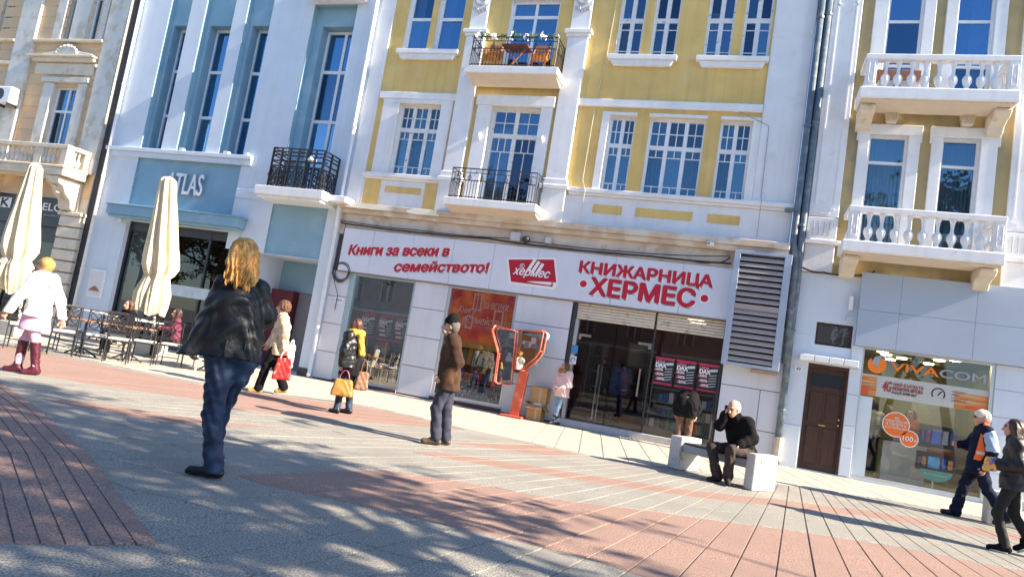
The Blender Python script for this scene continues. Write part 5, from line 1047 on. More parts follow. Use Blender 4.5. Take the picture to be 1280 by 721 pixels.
def shoes(F, m, boot=0., name='shoe', heel=0., sole=None, which='LR', e=.0):
    J, K = F.J, F.k
    for s in which:
        a, t = np.array(J['ank'+s]), np.array(J['toe'+s]); d = t-a; d[2] = 0 if t[2] < a[2]+.02 else d[2]; L = np.linalg.norm(d); d = d/max(L, 1e-6)
        fl = min(a[2], t[2]+.05)
        heel_p = a-d*.035*K-np.array((0, 0, .045*K)); toe_p = np.array(t)+d*.03*K; toe_p[2] = max(t[2], .030)
        pr = [('c', tuple(heel_p), tuple(toe_p), .040*K+e, .034*K+e), ('c', tuple(a), tuple(a+d*.05*K-np.array((0, 0, .03*K))), .043*K+e, .038*K+e)]
        if boot: kn = np.array(J['kne'+s]); pr.append(('c', tuple(a), tuple(a+(kn-a)*boot), .050*K+e, .066*K+e))
        zb = min(heel_p[2], toe_p[2])-.03
        o = F.cloth(name, pr, m, .010, .03, .003, 2., zmin=max(.002, zb) if zb < .08 else zb)
        if sole:
            q = MB(); pth = [tuple(heel_p-np.array((0, 0, .028))), tuple((heel_p+toe_p)/2-np.array((0, 0, .030))), tuple(toe_p-np.array((0, 0, .022)))]; q.tube(pth, [.036*K, .038*K, .034*K], 8)
            V = np.array(q.v); V[:, 2] = np.clip(V[:, 2], .003, None); F.mesh('sole', V, q.f, sole, o)
def hair(F, m, kind, length=.3, h=.008, sc=1., name='hair', strands=0):
    K = F.k; hc = np.array(F.J['head']); a = F.face; fwd = np.array(rotz((0, 1, 0), a)); lat = np.array(rotz((1, 0, 0), a)); Z = np.array((0, 0, 1.))
    pr = [('e', tuple(hc-fwd*.022*K+Z*.040*K), (.092*K, .092*K, .090*K)), ('e', tuple(hc-fwd*.045*K+Z*.0), (.084*K, .084*K, .095*K))]
    if kind == 'long':
        for q in (-1, -.5, 0, .5, 1):
            p0 = hc-fwd*(.06-.035*abs(q))*K+lat*q*.075*K+Z*.0; p1 = p0-Z*length*(1-.12*abs(q))-fwd*.045*K+lat*q*.03
            pr.append(('c', tuple(p0), tuple(p1), .048*K, .032*K))
    if kind == 'curly': pr.append(('e', tuple(hc-fwd*.02+Z*.03*K), (.115*K, .115*K, .11*K)))
    if kind == 'bob':
        for q in (-1, -.4, .4, 1): p0 = hc-fwd*(.05-.03*abs(q))*K+lat*q*.07*K; pr.append(('c', tuple(p0), tuple(p0-Z*.12*K), .05*K, .045*K))
    def cut(P):      # keep the face free
        p = P-hc; f = p@fwd; z = p[:, 2]; return np.where(z < .055*K, f-(.040*K if kind != 'short' else .005), f-.2)
    lo, hi = bounds(pr, .03)
    def f(P):
        p = P-hc; th = np.arctan2(p@lat, -(p@fwd)+.03)
        d = union(P, pr, .04); z = p[:, 2]
        if kind == 'curly': wav = .016*np.sin(P[:, 0]*110+2*np.sin(P[:, 2]*70))*np.sin(P[:, 1]*100)*np.sin(P[:, 2]*95)
        else:
            am = np.clip(.35-z*4, .35, 1.) if kind in ('long', 'bob') else .4
            wav = am*(.009*np.sin(th*9+1.6*np.sin(z*17+th*2)+2)+.005*np.sin(th*23+2.2*np.sin(z*21+th*5))+.003*np.sin(th*51+2*np.sin(z*25)))
            if kind == 'long': wav = wav+.010*np.sin(z*24+3*np.sin(th*2.3))*np.clip(-z*4, 0, 1)*np.sin(th*4+1)
        return np.maximum(d+wav*sc, cut(P))
    V, Q = snet(f, lo, hi, h); o = F.mesh(name, V, Q, m)
    if strands:     # loose strands over the mass
        rg = random.Random(3); mb = MB()
        for q in range(strands):
            th = rg.uniform(-1.75, 1.75); rad = rg.uniform(.078, .100)*K; ph = rg.uniform(0, 6.28); am = rg.uniform(.004, .017); L_ = length*rg.uniform(.75, 1.12); kz = rg.uniform(28, 46); pth = []
            for i in range(15):
                t = i/14; z = .10*K*math.cos(min(1, t*3)*1.5)-max(0, t-.25)*1.333*L_ if t > 0 else .115*K
                rr = rad*(math.sin(min(1, t*3+.12)*1.57))*(1+.12*max(0, t-.3)); dth = .10*math.sin(z*kz*.7+ph)
                back = -.028*K-.05*max(0, t-.3)
                p = hc+lat*((rr*math.sin(th+dth))+am*math.sin(z*kz+ph))+fwd*(-rr*.98*math.cos(th+dth)+back*.6-am*math.cos(z*kz*.9+ph))+Z*(z+.012)
                pth.append(tuple(p))
            mb.tube(pth, [.0034]*10+[.003, .0026, .002, .0015, .0008], 4, caps=False)
        so_ = F.mesh('hair_strands', np.array(mb.v), mb.f, m, o); so_['kind'] = 'stuff'
    return o
def col(n, c, r=.8, **k): return mat(n, c, r, **k)
LEATH = mat('black_leather', (.007, .008, .0105), .46, .3, 8, .5, 30, spec=.45)
DENIM = mat('dark_denim', (.010, .025, .062), .7, .35, 7, .25, 160, col2=(.030, .066, .135), mixs=5)
BLACKC = mat('black_cloth', (.0065, .0065, .008), .9, .2, 14, .2, 90, spec=.18)
WOOL = mat('white_wool', (.80, .78, .76), .9, .05, 12, .2, 90)
def bag(F, c, sx, sy, sz, m, hm, label, cat='bag', top=.12, name='handbag'):
    """a bag held by a person: a thing of its own"""
    W = F.root.matrix_basis if False else Matrix.Translation(F.root.location) @ Matrix.Rotation(F.root.rotation_euler.z, 4, 'Z')
    loc = W @ Vector((c[0], c[1], c[2]-sz)); t = bpy.data.objects.new(name, None); COL.objects.link(t); t.location = loc; t.rotation_euler = (0, 0, F.root.rotation_euler.z); tag(t, label, cat); ORG[t.name] = Vector((0, 0, 0))
    lo, hi = (-sx-.03, -sy-.03, -.03), (sx+.03, sy+.03, 2*sz+.03)
    def f(P):
        q = np.abs(P-np.array((0, 0, sz)))-np.array((sx*.82, sy*.7, sz*.85))*np.stack([1-.18*(P[:, 2]-sz)/sz, 1-.35*(P[:, 2]-sz)/sz, np.ones(len(P))], 1)
        return np.sqrt((np.maximum(q, 0)**2).sum(1))+np.minimum(q.max(1), 0)-.028+folds(P, .008, 1.4, c[0])
    V, Q = snet(f, lo, hi, .014); me = bpy.data.meshes.new('pouch'); me.from_pydata(V.tolist(), [], Q.tolist()); me.materials.append(m); me.polygons.foreach_set('use_smooth', [True]*len(me.polygons)); o = bpy.data.objects.new('pouch', me); COL.objects.link(o); o.parent = t
    mb = MB()
    for y in (-sy*.5, sy*.5): mb.tube([(sx*.5*math.cos(a), y*(1-.5*math.sin(a)), 2*sz-.02+top*math.sin(a)) for a in [math.pi*k/8 for k in range(9)]], .011, 5)
    mb.build('strap', hm, t); return t
# ---- foreground woman in leather
F = person((-3.92, 4.83), R_(129), 'tall woman in black leather jacket and jeans seen from behind in foreground', R_(35), 1.90, raw=dict(head=(-.07, 0, 1.80), neck=(-.05, 0, 1.62), chest=(-.04, 0, 1.36), pel=(.02, 0, 1.06), shL=(-.165, .0, 1.54), shR=(.115, .02, 1.56), elL=(-.235, .05, 1.26), wrL=(-.285, .14, 1.03), elR=(.225, .04, 1.34), wrR=(.15, .26, 1.22), hipL=(-.075, 0, 1.0), hipR=(.125, .03, 1.0), kneL=(-.045, .0, .52), ankL=(.045, 0, .10), toeL=(-.10, .05, .04), kneR=(.02, .26, .58), ankR=(.02, .40, .16), toeR=(.06, .50, .08)), face=R_(38), h=.012, slim=.86)
J = F.J
pr = [('c', (-.07, 0, 1.40), (-.055, 0, 1.14), .142, .140), ('c', (.03, 0, 1.42), (.08, 0, 1.16), .138, .136), ('c', (-.06, 0, 1.14), (-.09, -.01, .92), .14, .165), ('c', (.08, 0, 1.16), (.10, 0, .92), .128, .145), ('c', J['shL'], J['shR'], .070, .070), ('c', (-.04, 0, 1.45), J['neck'], .13, .085), ('c', J['neck'], (-.055, .02, 1.67), .085, .082), ('c', J['shL'], J['elL'], .070, .062), ('c', J['elL'], J['wrL'], .062, .054), ('c', J['shR'], J['elR'], .070, .062), ('c', J['elR'], J['wrR'], .066, .055), ('c', (-.20, -.02, 1.30), (-.36, -.02, .93), .03, .05), ('c', (-.12, .0, 1.20), (-.30, -.03, .92), .06, .06), ('c', (-.12, .04, 1.20), (-.36, .06, .93), .05, .045)]
F.cloth('leather_jacket', pr, LEATH, .0105, .040, .012, 1.15, zmin=lambda P: .965-.10*np.clip(-P[:, 0]-.1, 0, 1), seed=2.)
F.cloth('jacket_panel', [('c', (-.05, -.165, 1.10), (-.05, -.175, .99), .012, .012), ('c', (.10, -.135, 1.22), (.09, -.14, 1.05), .010, .010)], LEATH, .009, .01, 0)
pr = [('c', (-.075, 0, 1.0), (.115, .02, 1.0), .125, .125), ('c', (-.08, 0, .98), (-.045, 0, .52), .118, .078), ('c', (-.045, 0, .52), (.042, 0, .075), .077, .074), ('c', (.11, .03, .97), (.02, .26, .58), .115, .074), ('c', (.02, .26, .58), (.02, .4, .16), .07, .06)]
F.cloth('jeans', pr, DENIM, .0105, .04, .011, 1.5, seed=5., zmin=.05)
shoes(F, mat('shiny_black_shoe', (.012, .012, .014), .2, 0), name='shoe', e=.004)
HB = mat('red_blond_hair', (.62, .34, .09), .45, .3, 20, .3, 120, col2=(.42, .19, .05), mixs=14, mixlo=.42, mixhi=.66)
hair(F, HB, 'long', .25, .0065, 1.7, strands=520)
# ---- brown coat man
F = person((-3.83, 9.31), R_(112), 'man in brown suede coat and black knit cap standing before the second display window', R_(83), 1.78, raw=dict(pel=(-.03, 0, .95), chest=(-.05, 0, 1.27), neck=(-.08, 0, 1.49), head=(-.13, 0, 1.64), shL=(-.05, -.18, 1.44), shR=(-.06, .18, 1.44), hipL=(-.04, -.09, .90), hipR=(-.02, .09, .90), kneL=(-.13, -.10, .50), ankL=(-.07, -.10, .10), toeL=(-.20, -.12, .04), kneR=(.01, .08, .50), ankR=(.06, .08, .09), toeR=(-.07, .10, .04), elL=(.06, -.21, 1.17), wrL=(-.12, -.17, .95), elR=(.03, .22, 1.17), wrR=(-.12, .15, .95)), face=R_(88), h=.014)
SUEDE = mat('brown_suede', (.042, .017, .008), .95, .3, 6, .3, 90, col2=(.095, .042, .019), mixs=4)
coat(F, SUEDE, .76, .02, .045, name='coat', fold=.010); coat(F, SUEDE, 1.48, e=.02, sleeve=0, name='coat_collar', fold=.003, h=.012)
trousers(F, mat('slate_trousers', (.026, .028, .050), .85, .2, 8, .2, 90), fold=.010, wide=1.08); shoes(F, mat('brown_shoe', (.085, .05, .03), .45, .2), e=.006)
F.cloth('knit_cap', [('e', (-.12, 0, 1.705), (.105, .100, .095)), ('e', (-.105, 0, 1.74), (.08, .085, .10))], BLACKC, .010, .04, .003, 2, zmin=lambda P: 1.665-.18*(P[:, 0]+.13))
hair(F, mat('dark_grey_hair', (.10, .09, .085), .8, .2, 30), 'short', sc=.5); F.cloth('beard', [('c', (-.20, -.03, 1.56), (-.20, .03, 1.56), .035, .035)], mat('grey_hair', (.35, .33, .31)), .009, .02, .002)
# ---- woman with yellow scarf
F = person((-6.17, 10.55), R_(120), 'woman in black quilted jacket and mustard scarf with two bags by first display window', R_(50), 1.60, pose=dict(elL=(-.24, -.02, 1.11), wrL=(-.20, .02, .86), kneL=(-.08, .04, .49), ankL=(-.12, .02, .09), ankR=(.16, -.02, .09), toeR=(.15, .12, .03), kneR=(.12, .02, .49)), face=R_(40))
PUFF = mat('black_puffer', (.009, .010, .013), .38, .2, 8, .2, 30); coat(F, PUFF, .76, .015, .05, name='quilted_jacket', fold=.010, sc=1.6)
F.cloth('tunic', [('c', (0, 0, .85), (0, 0, .66), .15, .17)], BLACKC, .014, .03, .006, zmin=.64); trousers(F, DENIM, .012, name='jeans'); shoes(F, LEATH, .62, 'boot', e=.002)
SCF = mat('mustard_knit', (.72, .38, .055), .95, .2, 40, .5, 130); n = F.J['neck']
F.cloth('scarf', [('c', tuple(np.array(n)+np.array((.09*math.cos(a), .09*math.sin(a), .015))), tuple(np.array(n)+np.array((.09*math.cos(a+.9), .09*math.sin(a+.9), .02))), .058, .058) for a in (0, .9, 1.8, 2.7, 3.6, 4.5, 5.4)]+[('c', (n[0]+.08, n[1]-.10, n[2]), (n[0]+.15, n[1]-.12, n[2]-.30), .05, .055)], SCF, .010, .03, .008, 2.)
hair(F, mat('dark_auburn_hair', (.075, .028, .016), .5, .3, 30, .3, 100), 'bob', .2)
bag(F, (-.05, -.19, .44), .16, .085, .13, mat('mustard_leather', (.36, .18, .035), .5, .2, 9, .2, 60), mat('wine_strap', (.20, .02, .07), .5), 'mustard leather handbag held low by the woman in quilted jacket', top=.17)
bag(F, (.24, .02, .58), .09, .07, .15, mat('brown_bag_leather', (.22, .12, .07), .5, .2), mat('brown_strap', (.12, .06, .03), .5), 'taupe brown shoulder bag on far arm of the quilted jacket woman', top=.22)
# ---- passer-by with the red bag
F = person((-8.27, 11.23), R_(127), 'curly haired person in cream jacket carrying red bag, half hidden by foreground woman', R_(86), 1.74, raw=dict(head=(.08, 0, 1.60), neck=(.10, 0, 1.45), chest=(.14, 0, 1.25), pel=(.13, 0, .95), shL=(.13, -.18, 1.39), shR=(.13, .18, 1.39), hipL=(.12, -.09, .9), hipR=(.12, .09, .9), kneL=(-.02, -.09, .50), ankL=(-.08, -.09, .09), toeL=(-.20, -.10, .03), kneR=(.16, .09, .5), ankR=(.36, .09, .14), toeR=(.27, .09, .05), elL=(.20, -.23, 1.12), wrL=(.24, -.22, .86)))
coat(F, mat('cream_jacket', (.58, .46, .31), .85, .3, 9, .2, 60, col2=(.35, .27, .17), mixs=7), .72, .01, .045, fold=.010); trousers(F, BLACKC, .03, wide=1.05); shoes(F, mat('tan_shoe', (.38, .22, .06), .6), e=.006); hair(F, mat('brown_curls', (.12, .055, .03), .7, .3, 40), 'curly')
bag(F, (.27, -.24, .50), .14, .07, .20, mat('red_plastic_bag', (.55, .02, .02), .4, .25, 6, .3, 20, col2=(.75, .35, .15), mixs=9, mixlo=.62, mixhi=.68), WHT, 'bright red shopping bag with pale print beside cream jacket person', top=.16, name='shopping_bag'); bag(F, (.36, -.12, .74), .05, .05, .22, mat('white_plastic_bag', (.72, .70, .68), .5, .1), WHT, 'white plastic bag next to the bright red shopping bag', top=.1, name='shopping_bag')
# ---- girl in white coat
F = person((-9.78, 7.76), R_(142), 'girl in white hooded coat, pink skirt and burgundy boots walking at the left', R_(60), 1.70, raw=dict(head=(-.05, 0, 1.585), hipL=(-.06, -.07, .88), hipR=(.05, .07, .88), kneR=(-.09, .08, .47), ankR=(-.10, .08, .10), toeR=(-.21, .12, .04), kneL=(.05, -.08, .47), ankL=(.12, -.08, .10), toeL=(.01, -.08, .04), shL=(-.12, -.13, 1.39), shR=(.10, .13, 1.39), elL=(-.25, -.15, 1.12), wrL=(-.36, -.12, .86), elR=(.24, .13, 1.12), wrR=(.32, .08, .84), pel=(0, 0, .93), chest=(-.01, 0, 1.24), neck=(-.03, 0, 1.44)), face=R_(75))
coat(F, WOOL, .84, .02, .04, fold=.009, name='coat', k=.035); F.cloth('hood', [('c', (-.10, -.10, 1.42), (.10, -.10, 1.42), .07, .07), ('c', (-.06, -.14, 1.36), (.06, -.14, 1.36), .08, .08)], WOOL, .013, .06, .006); F.cloth('hair_bun', [('e', (-.04, -.08, 1.63), (.07, .07, .06))], HB, .01, .03, .004, 2)
F.cloth('skirt', [('c', (0, 0, .88), (0, 0, .68), .165, .205)], mat('pink_skirt', (.70, .38, .55), .85, .1, 10), .014, .03, .010, 1.4, zmin=.63); trousers(F, mat('pink_tights', (.72, .42, .55), .8, .08), .008, name='tights'); shoes(F, mat('burgundy_leather', (.075, .010, .022), .4, .2, 8, .2, 40), .95, 'boot', e=.006); hair(F, HB, 'short')
F.cloth('scarf', [('c', (-.14, .05, 1.47), (-.06, .08, 1.52), .05, .05)], mat('wine_scarf', (.28, .04, .09), .9), .011, .02, .004)
# ---- girl in pink jacket leaning by the door
F = person((-3.94, 16.42), R_(103), 'girl in pale pink jacket with fur hood leaning beside the bookshop entrance', R_(140), 1.49, pose=dict(wrL=(-.06, .20, .98), elL=(-.24, .02, 1.10), wrR=(.06, .20, .96), elR=(.24, .02, 1.10), ankL=(.05, .10, .10), toeL=(.06, .22, .05), kneL=(-.04, .10, .5), ankR=(.02, -.04, .09), toeR=(.04, .10, .03), kneR=(.07, .06, .49)), face=R_(112))
coat(F, mat('pale_pink_nylon', (.66, .45, .44), .55, .12, 9, .2, 30), .66, .02, .045, fold=.012, sc=1.4); trousers(F, mat('light_jeans', (.20, .30, .42), .85, .25, 9, .2, 120), .010, name='jeans'); shoes(F, LEATH, .35, 'boot')
n = F.J['neck']; F.cloth('fur_hood', [('c', tuple(np.array(n)+np.array((.11*math.cos(a), .10*math.sin(a)+.02, .03))), tuple(np.array(n)+np.array((.11*math.cos(a+.9), .10*math.sin(a+.9)+.02, .03))), .05, .05) for a in (0, .9, 1.8, 2.7, 3.6, 4.5, 5.4)], mat('brown_fur', (.36, .17, .06), .95, .4, 60, .8, 150), .009, .02, .014, 4.); hair(F, mat('brown_curls', (.12, .055, .03)), 'bob')
# ---- person bending towards the entrance pane
F = person((-1.08, 16.15), R_(94), 'person in black puffer bending over to look into the entrance pane', 0, 1.72, raw=dict(pel=(0, .02, .98), chest=(.02, .34, 1.14), neck=(.03, .52, 1.10), head=(.03, .64, 1.03), shL=(-.14, .42, 1.13), shR=(.18, .42, 1.13), elL=(-.22, .42, .90), wrL=(-.2, .5, .72), elR=(.27, .36, .92), wrR=(.24, .22, .74), hipL=(-.09, 0, .92), hipR=(.09, 0, .92), kneL=(-.10, .02, .49), kneR=(.11, .02, .49)), pitch=-.7)
F.cloth('puffer_jacket', [('c', (-.09, 0, .98), (-.08, .34, 1.16), .16, .13), ('c', (.09, 0, .98), (.11, .34, 1.16), .16, .13), ('c', (-.09, 0, .96), (-.10, 0, .74), .16, .14), ('c', (.09, 0, .96), (.10, 0, .74), .16, .14), ('c', (.18, .42, 1.13), (.27, .36, .92), .08, .075), ('c', (.27, .36, .92), (.24, .24, .77), .075, .06), ('c', (-.14, .42, 1.13), (-.22, .42, .9), .08, .075), ('c', (-.22, .42, .9), (-.2, .5, .74), .075, .06), ('c', (.02, .38, 1.14), (.03, .5, 1.12), .12, .09)], BLACKC, .014, .05, .012, 1.2, zmin=.70)
trousers(F, mat('mottled_trousers', (.16, .085, .05), .85, .4, 12, .2, 60, col2=(.07, .04, .03), mixs=10), .03); shoes(F, LEATH); hair(F, BLACKC, 'short')
# ---- old man on the bench, on the phone
F = person((-.08, 11.58), R_(90), 'white haired man in black coat sitting on the stone bench holding a phone', R_(143), 1.72, raw=dict(pel=(.20, .17, .53), chest=(.13, .07, .80), neck=(.05, -.02, 1.01), head=(0, -.09, 1.12), shR=(-.05, .09, .95), shL=(.24, -.03, .95), elR=(-.17, -.04, .83), wrR=(-.11, -.11, 1.01), elL=(.34, -.06, .72), wrL=(.15, -.22, .62), hipR=(.13, .20, .51), hipL=(.27, .10, .51), kneR=(-.25, -.07, .50), kneL=(.04, -.30, .52), ankR=(-.10, -.18, .10), ankL=(.05, -.26, .12), toeR=(-.19, -.26, .04), toeL=(.06, -.41, .05)), face=R_(150), pitch=-.30, handdir=dict(R=((.25, 0, 1), (.9, -.1, 0)), L=((-.8, -.3, -.35), (0, .2, -1))))
coat(F, BLACKC, .45, .03, .05, name='coat', fold=.010); trousers(F, mat('dark_brown_trousers', (.04, .024, .019), .85, .2, 9), .03, fold=.010); shoes(F, mat('black_suede', (.012, .012, .013), .9), e=.004); hair(F, mat('white_hair', (.72, .70, .66), .8, .1, 40, .3, 120), 'short', sc=.8)
pm = MB(); pm.box(-.125, -.06, -.125, -.113, 1.03, 1.16); ph = pm.build('mobile_phone', mat('black_plastic', (.015, .015, .018), .3, 0), base=(-.09, -.12, 1.03)); ph.location = (-.08-.09, 11.58-.12, 1.03); tag(ph, 'black mobile phone held at the white haired man’s ear', 'phone')
# ---- man in the orange vest
F = person((3.52, 13.17), R_(75), 'man in orange safety vest and white cap striding past the phone shop', R_(95), 1.72, raw=dict(pel=(.11, 0, .93), chest=(.14, 0, 1.25), neck=(.14, 0, 1.44), head=(.11, 0, 1.585), shL=(.19, -.17, 1.39), shR=(.12, .18, 1.39), hipL=(.12, -.09, .9), hipR=(.11, .09, .9), kneR=(-.04, .09, .51), ankR=(-.12, .09, .09), toeR=(-.26, .10, .035), kneL=(.27, -.08, .50), ankL=(.53, -.06, .17), toeL=(.43, -.06, .05), elR=(-.04, .20, 1.13), wrR=(-.16, .12, 1.13), elL=(.28, -.21, 1.10), wrL=(.20, -.22, .84)), face=R_(92))
NAVY = mat('navy_cloth', (.008, .012, .032), .9, .2, 9, .15, 80, spec=.2); coat(F, NAVY, .72, .02, .045, fold=.010); trousers(F, NAVY, .035, fold=.012, wide=1.05); shoes(F, LEATH, e=.008)
VST = mat('safety_orange', (.86, .13, .015), .7, .06, 8); pv = [('c', (.13, -.08, 1.36), (.11, -.08, 1.02), .16, .165), ('c', (.12, .09, 1.36), (.10, .09, 1.0), .16, .165), ('c', (.15, -.12, 1.42), (.13, .1, 1.42), .10, .10)]
F.cloth('safety_vest', pv, VST, .012, .05, .006, zmin=.93, cut=lambda P: np.maximum(P[:, 0]-.25, .06+(P[:, 2]-1.0)*.16-P[:, 0])); F.cloth('reflective_band', [(a, b, c, d+.006, e+.006) for a, b, c, d, e in pv], mat('silver_band', (.55, .55, .42), .4), .012, .05, .006, zmin=1.03, zmax=1.08, cut=lambda P: np.maximum(P[:, 0]-.245, .08-P[:, 0])); 
F.cloth('sleeve', [('c', (.21, -.17, 1.38), (.285, -.215, 1.14), .10, .094)], mat('light_blue_cloth', (.30, .42, .58), .8, .1), .012, .03, .008)
F.cloth('white_cap', [('e', (.115, 0, 1.655), (.105, .095, .075)), ('e', (.13, 0, 1.62), (.10, .09, .08))], mat('cream_cap', (.74, .68, .56), .9, .12, 20, .3, 80), .009, .03, .005, 3, zmin=1.60); gl = MB(); gl.tube([(.035, -.06, 1.60), (.005, -.04, 1.60), (-.005, 0, 1.60), (.005, .04, 1.60)], .007, 5); o = F.mesh('glasses', np.array(gl.v), gl.f, IRON); hair(F, mat('grey_hair', (.35, .33, .31)), 'short')
# ---- woman in dark jacket at the right edge
F = person((3.16, 10.17), R_(73), 'dark haired woman in grey-black jacket and black jeans walking at right edge', R_(88), 1.58, raw=dict(head=(-.02, 0, 1.46), neck=(0, 0, 1.33), chest=(.03, 0, 1.15), pel=(.03, 0, .88), shL=(.03, -.16, 1.28), shR=(.02, .16, 1.28), hipL=(.03, -.08, .84), hipR=(.03, .08, .84), kneL=(-.10, -.08, .45), ankL=(.0, -.08, .09), toeL=(-.12, -.09, .035), kneR=(.06, .08, .46), ankR=(.22, .08, .20), toeR=(.14, .08, .07), elL=(.08, -.22, 1.03), wrL=(-.13, -.20, 1.0), elR=(.04, .22, 1.03), wrR=(-.15, .15, 1.02)), face=R_(85))
coat(F, mat('charcoal_jacket', (.010, .010, .012), .5, .2, 9, .2, 40), .74, .02, .04, fold=.011, sc=1.3); trousers(F, mat('black_jeans', (.008, .008, .010), .8, .2, 9), .008, name='jeans'); shoes(F, BLACKC, sole=WHT, e=.006); hair(F, mat('dark_brown_hair', (.05, .026, .016), .45, .3, 30, .3, 100), 'long', .20)
t = bpy.data.objects.new('snack_packet', None); bag(F, (-.21, -.20, 1.0), .05, .03, .07, mat('packet_blue', (.10, .12, .45), .3, .3, 12, col2=(.85, .45, .05), mixs=12, mixlo=.48, mixhi=.52), IRON, 'small orange and blue packet in the hand of dark haired woman', 'packet', top=.01, name='snack_packet'); bpy.data.objects.remove(t)
# ---- companion cut by the frame
F = person((3.62, 10.20), R_(71), 'blonde woman in grey patterned coat cut off by the right picture edge', R_(88), 1.60, raw=dict(kneR=(.16, .08, .47), ankR=(.34, .08, .20), toeR=(.26, .08, .08), kneL=(-.06, -.08, .47), ankL=(-.02, -.08, .09), toeL=(-.14, -.08, .03)), face=R_(88)); coat(F, mat('grey_pattern_coat', (.30, .31, .32), .8, .5, 14), .72, .02, .04); trousers(F, BLACKC, .01); shoes(F, BLACKC, sole=WHT, e=.004); hair(F, mat('blonde_hair', (.55, .36, .14), .5, .3, 30, .3, 100), 'long', .24)
# ---- cafe guests
SITP = dict(pel=(0, 0, .52), chest=(0, .02, .83), neck=(0, .02, 1.03), head=(0, .05, 1.18), shL=(-.17, .02, .98), shR=(.17, .02, .98), hipL=(-.09, 0, .50), hipR=(.09, 0, .50), kneL=(-.11, .42, .50), kneR=(.11, .42, .50), ankL=(-.11, .40, .09), ankR=(.11, .40, .09), toeL=(-.11, .54, .03), toeR=(.11, .54, .03), elL=(-.22, .10, .76), elR=(.22, .10, .76), wrL=(-.10, .30, .78), wrR=(.10, .30, .78))
F = person((-13.78, 13.2), R_(133), 'dark dressed cafe guest sitting behind the iron chairs near the parasol', R_(120), 1.70, pose=SITP); coat(F, BLACKC, .45, 0, .04); trousers(F, BLACKC, .02); shoes(F, LEATH); hair(F, mat('dark_auburn_hair', (.075, .028, .016)), 'bob')
F = person((-13.09, 14.0), R_(128), 'cafe guest in magenta top sitting by the white armchairs', R_(100), 1.66, pose=SITP); coat(F, mat('magenta_top', (.15, .02, .055), .8, .2), .45, 0, .035); trousers(F, BLACKC, .02); shoes(F, LEATH); hair(F, mat('dark_brown_hair', (.05, .026, .016)), 'bob')
# ---- people inside the shops
F = person((-3.52, 18.8), R_(100), 'person in dark clothes standing deep inside the bookshop doorway', R_(150), 1.66); F.root.location.z = .15; coat(F, BLACKC, .7, 0, .04); trousers(F, BLACKC, .02); shoes(F, LEATH); hair(F, BLACKC, 'short')
F = person((-2.98, 18.7), R_(98), 'person in blue jacket with a yellow stripe inside the bookshop', R_(20), 1.68); F.root.location.z = .15; coat(F, mat('royal_blue', (.03, .08, .30), .7, .15), .72, 0, .045); F.cloth('stripe', [('c', (-.06, 0, 1.0), (.06, 0, 1.0), .20, .20)], mat('yellow_stripe', (.75, .60, .04), .7), .014, .04, .004, zmin=.80, zmax=.88); trousers(F, NAVY, .02); shoes(F, LEATH); hair(F, BLACKC, 'short')
F = person((2.95, 18.6), R_(80), 'shop assistant in jeans standing behind the orange stickers inside phone shop', R_(10), 1.70, pose=dict(wrR=(.12, .25, 1.0))); F.root.location.z = .05; coat(F, mat('pale_shirt', (.5, .52, .55), .8, .1), .85, 0, .025); trousers(F, DENIM, .02); shoes(F, LEATH); hair(F, mat('dark_brown_hair', (.05, .026, .016)), 'bob')
F = person((3.65, 18.2), R_(78), 'red haired assistant in orange shirt behind the white counter', R_(170), 1.62); F.root.location.z = .05; coat(F, mat('orange_shirt', (.65, .16, .04), .8, .1), .8, 0, .025); trousers(F, BLACKC, .02); shoes(F, LEATH); hair(F, mat('auburn_hair', (.22, .07, .025), .6), 'long', .2)
# ================================================================== street furniture
# stone bench
BU, BV = Vector((-.807, .59, 0)), Vector((.59, .807, 0)); BA = Vector((.32, 11.21, 0))
def obox(mb, u0, u1, v0, v1, z0, z1, mi=0):
    c = [BA+BU*a+BV*b for a, b in ((u0, v0), (u0, v1), (u1, v1), (u1, v0))]
    v = [(p.x, p.y, z0) for p in c]+[(p.x, p.y, z1) for p in c]
    return mb.add(v, [(0, 1, 2, 3), (7, 6, 5, 4), (0, 4, 5, 1), (1, 5, 6, 2), (2, 6, 7, 3), (3, 7, 4, 0)], mi)
bt = thing('stone_bench', tuple(BA+BU*.7), 'pale granite block bench with dark seat slab in front of the bookshop', 'bench')
for u0, u1, sgn in ((0, .16, -1), (1.39, 1.63, 1)):
    mb = MB(); obox(mb, u0, u1, 0, .56 if sgn < 0 else .50, .005, .53); e_ = mb.build('end_block', GRANITE, bt, bevel=.012)
    mb = MB(); obox(mb, -.012, 0.0, .14, .42, .36, .45); (mb.build('relief_block', GRANITE, e_, bevel=.006) if sgn < 0 else None)
mb = MB(); obox(mb, .162, 1.388, .04, .48, .30, .42); mb.build('seat_beam', mat('grey_granite', (.36, .36, .36), .8, .12, 90, .2, 120), bt, bevel=.01)
mb = MB(); obox(mb, .164, 1.386, .06, .47, .422, .455); mb.build('seat_slab', mat('dark_seat', (.035, .03, .035), .5, .2, 10), bt, bevel=.008)
t = thing('stone_block', (4.15, 13.55, 0), 'pale granite block of a second bench half hidden behind dark haired woman', 'bench'); mb = MB(); mb.box(3.80, 4.25, 13.1, 13.35, .005, .52); mb.build('end_block', GRANITE, t, bevel=.012); mb = MB(); mb.box(4.255, 5.6, 13.12, 13.33, .32, .44); mb.build('seat_slab', GRANITE, t, bevel=.01)
# public telephone
RED = mat('telephone_red', (.60, .10, .05), .45, .1, 6, col2=(.70, .24, .15), mixs=3); KG = glass('kiosk_glass', (.70, .76, .80), .28)
kt = thing('telephone_stand', (-5.04, 16.35, 0), 'red twin public telephone stand with glass hoods beside the second display window', 'telephone')
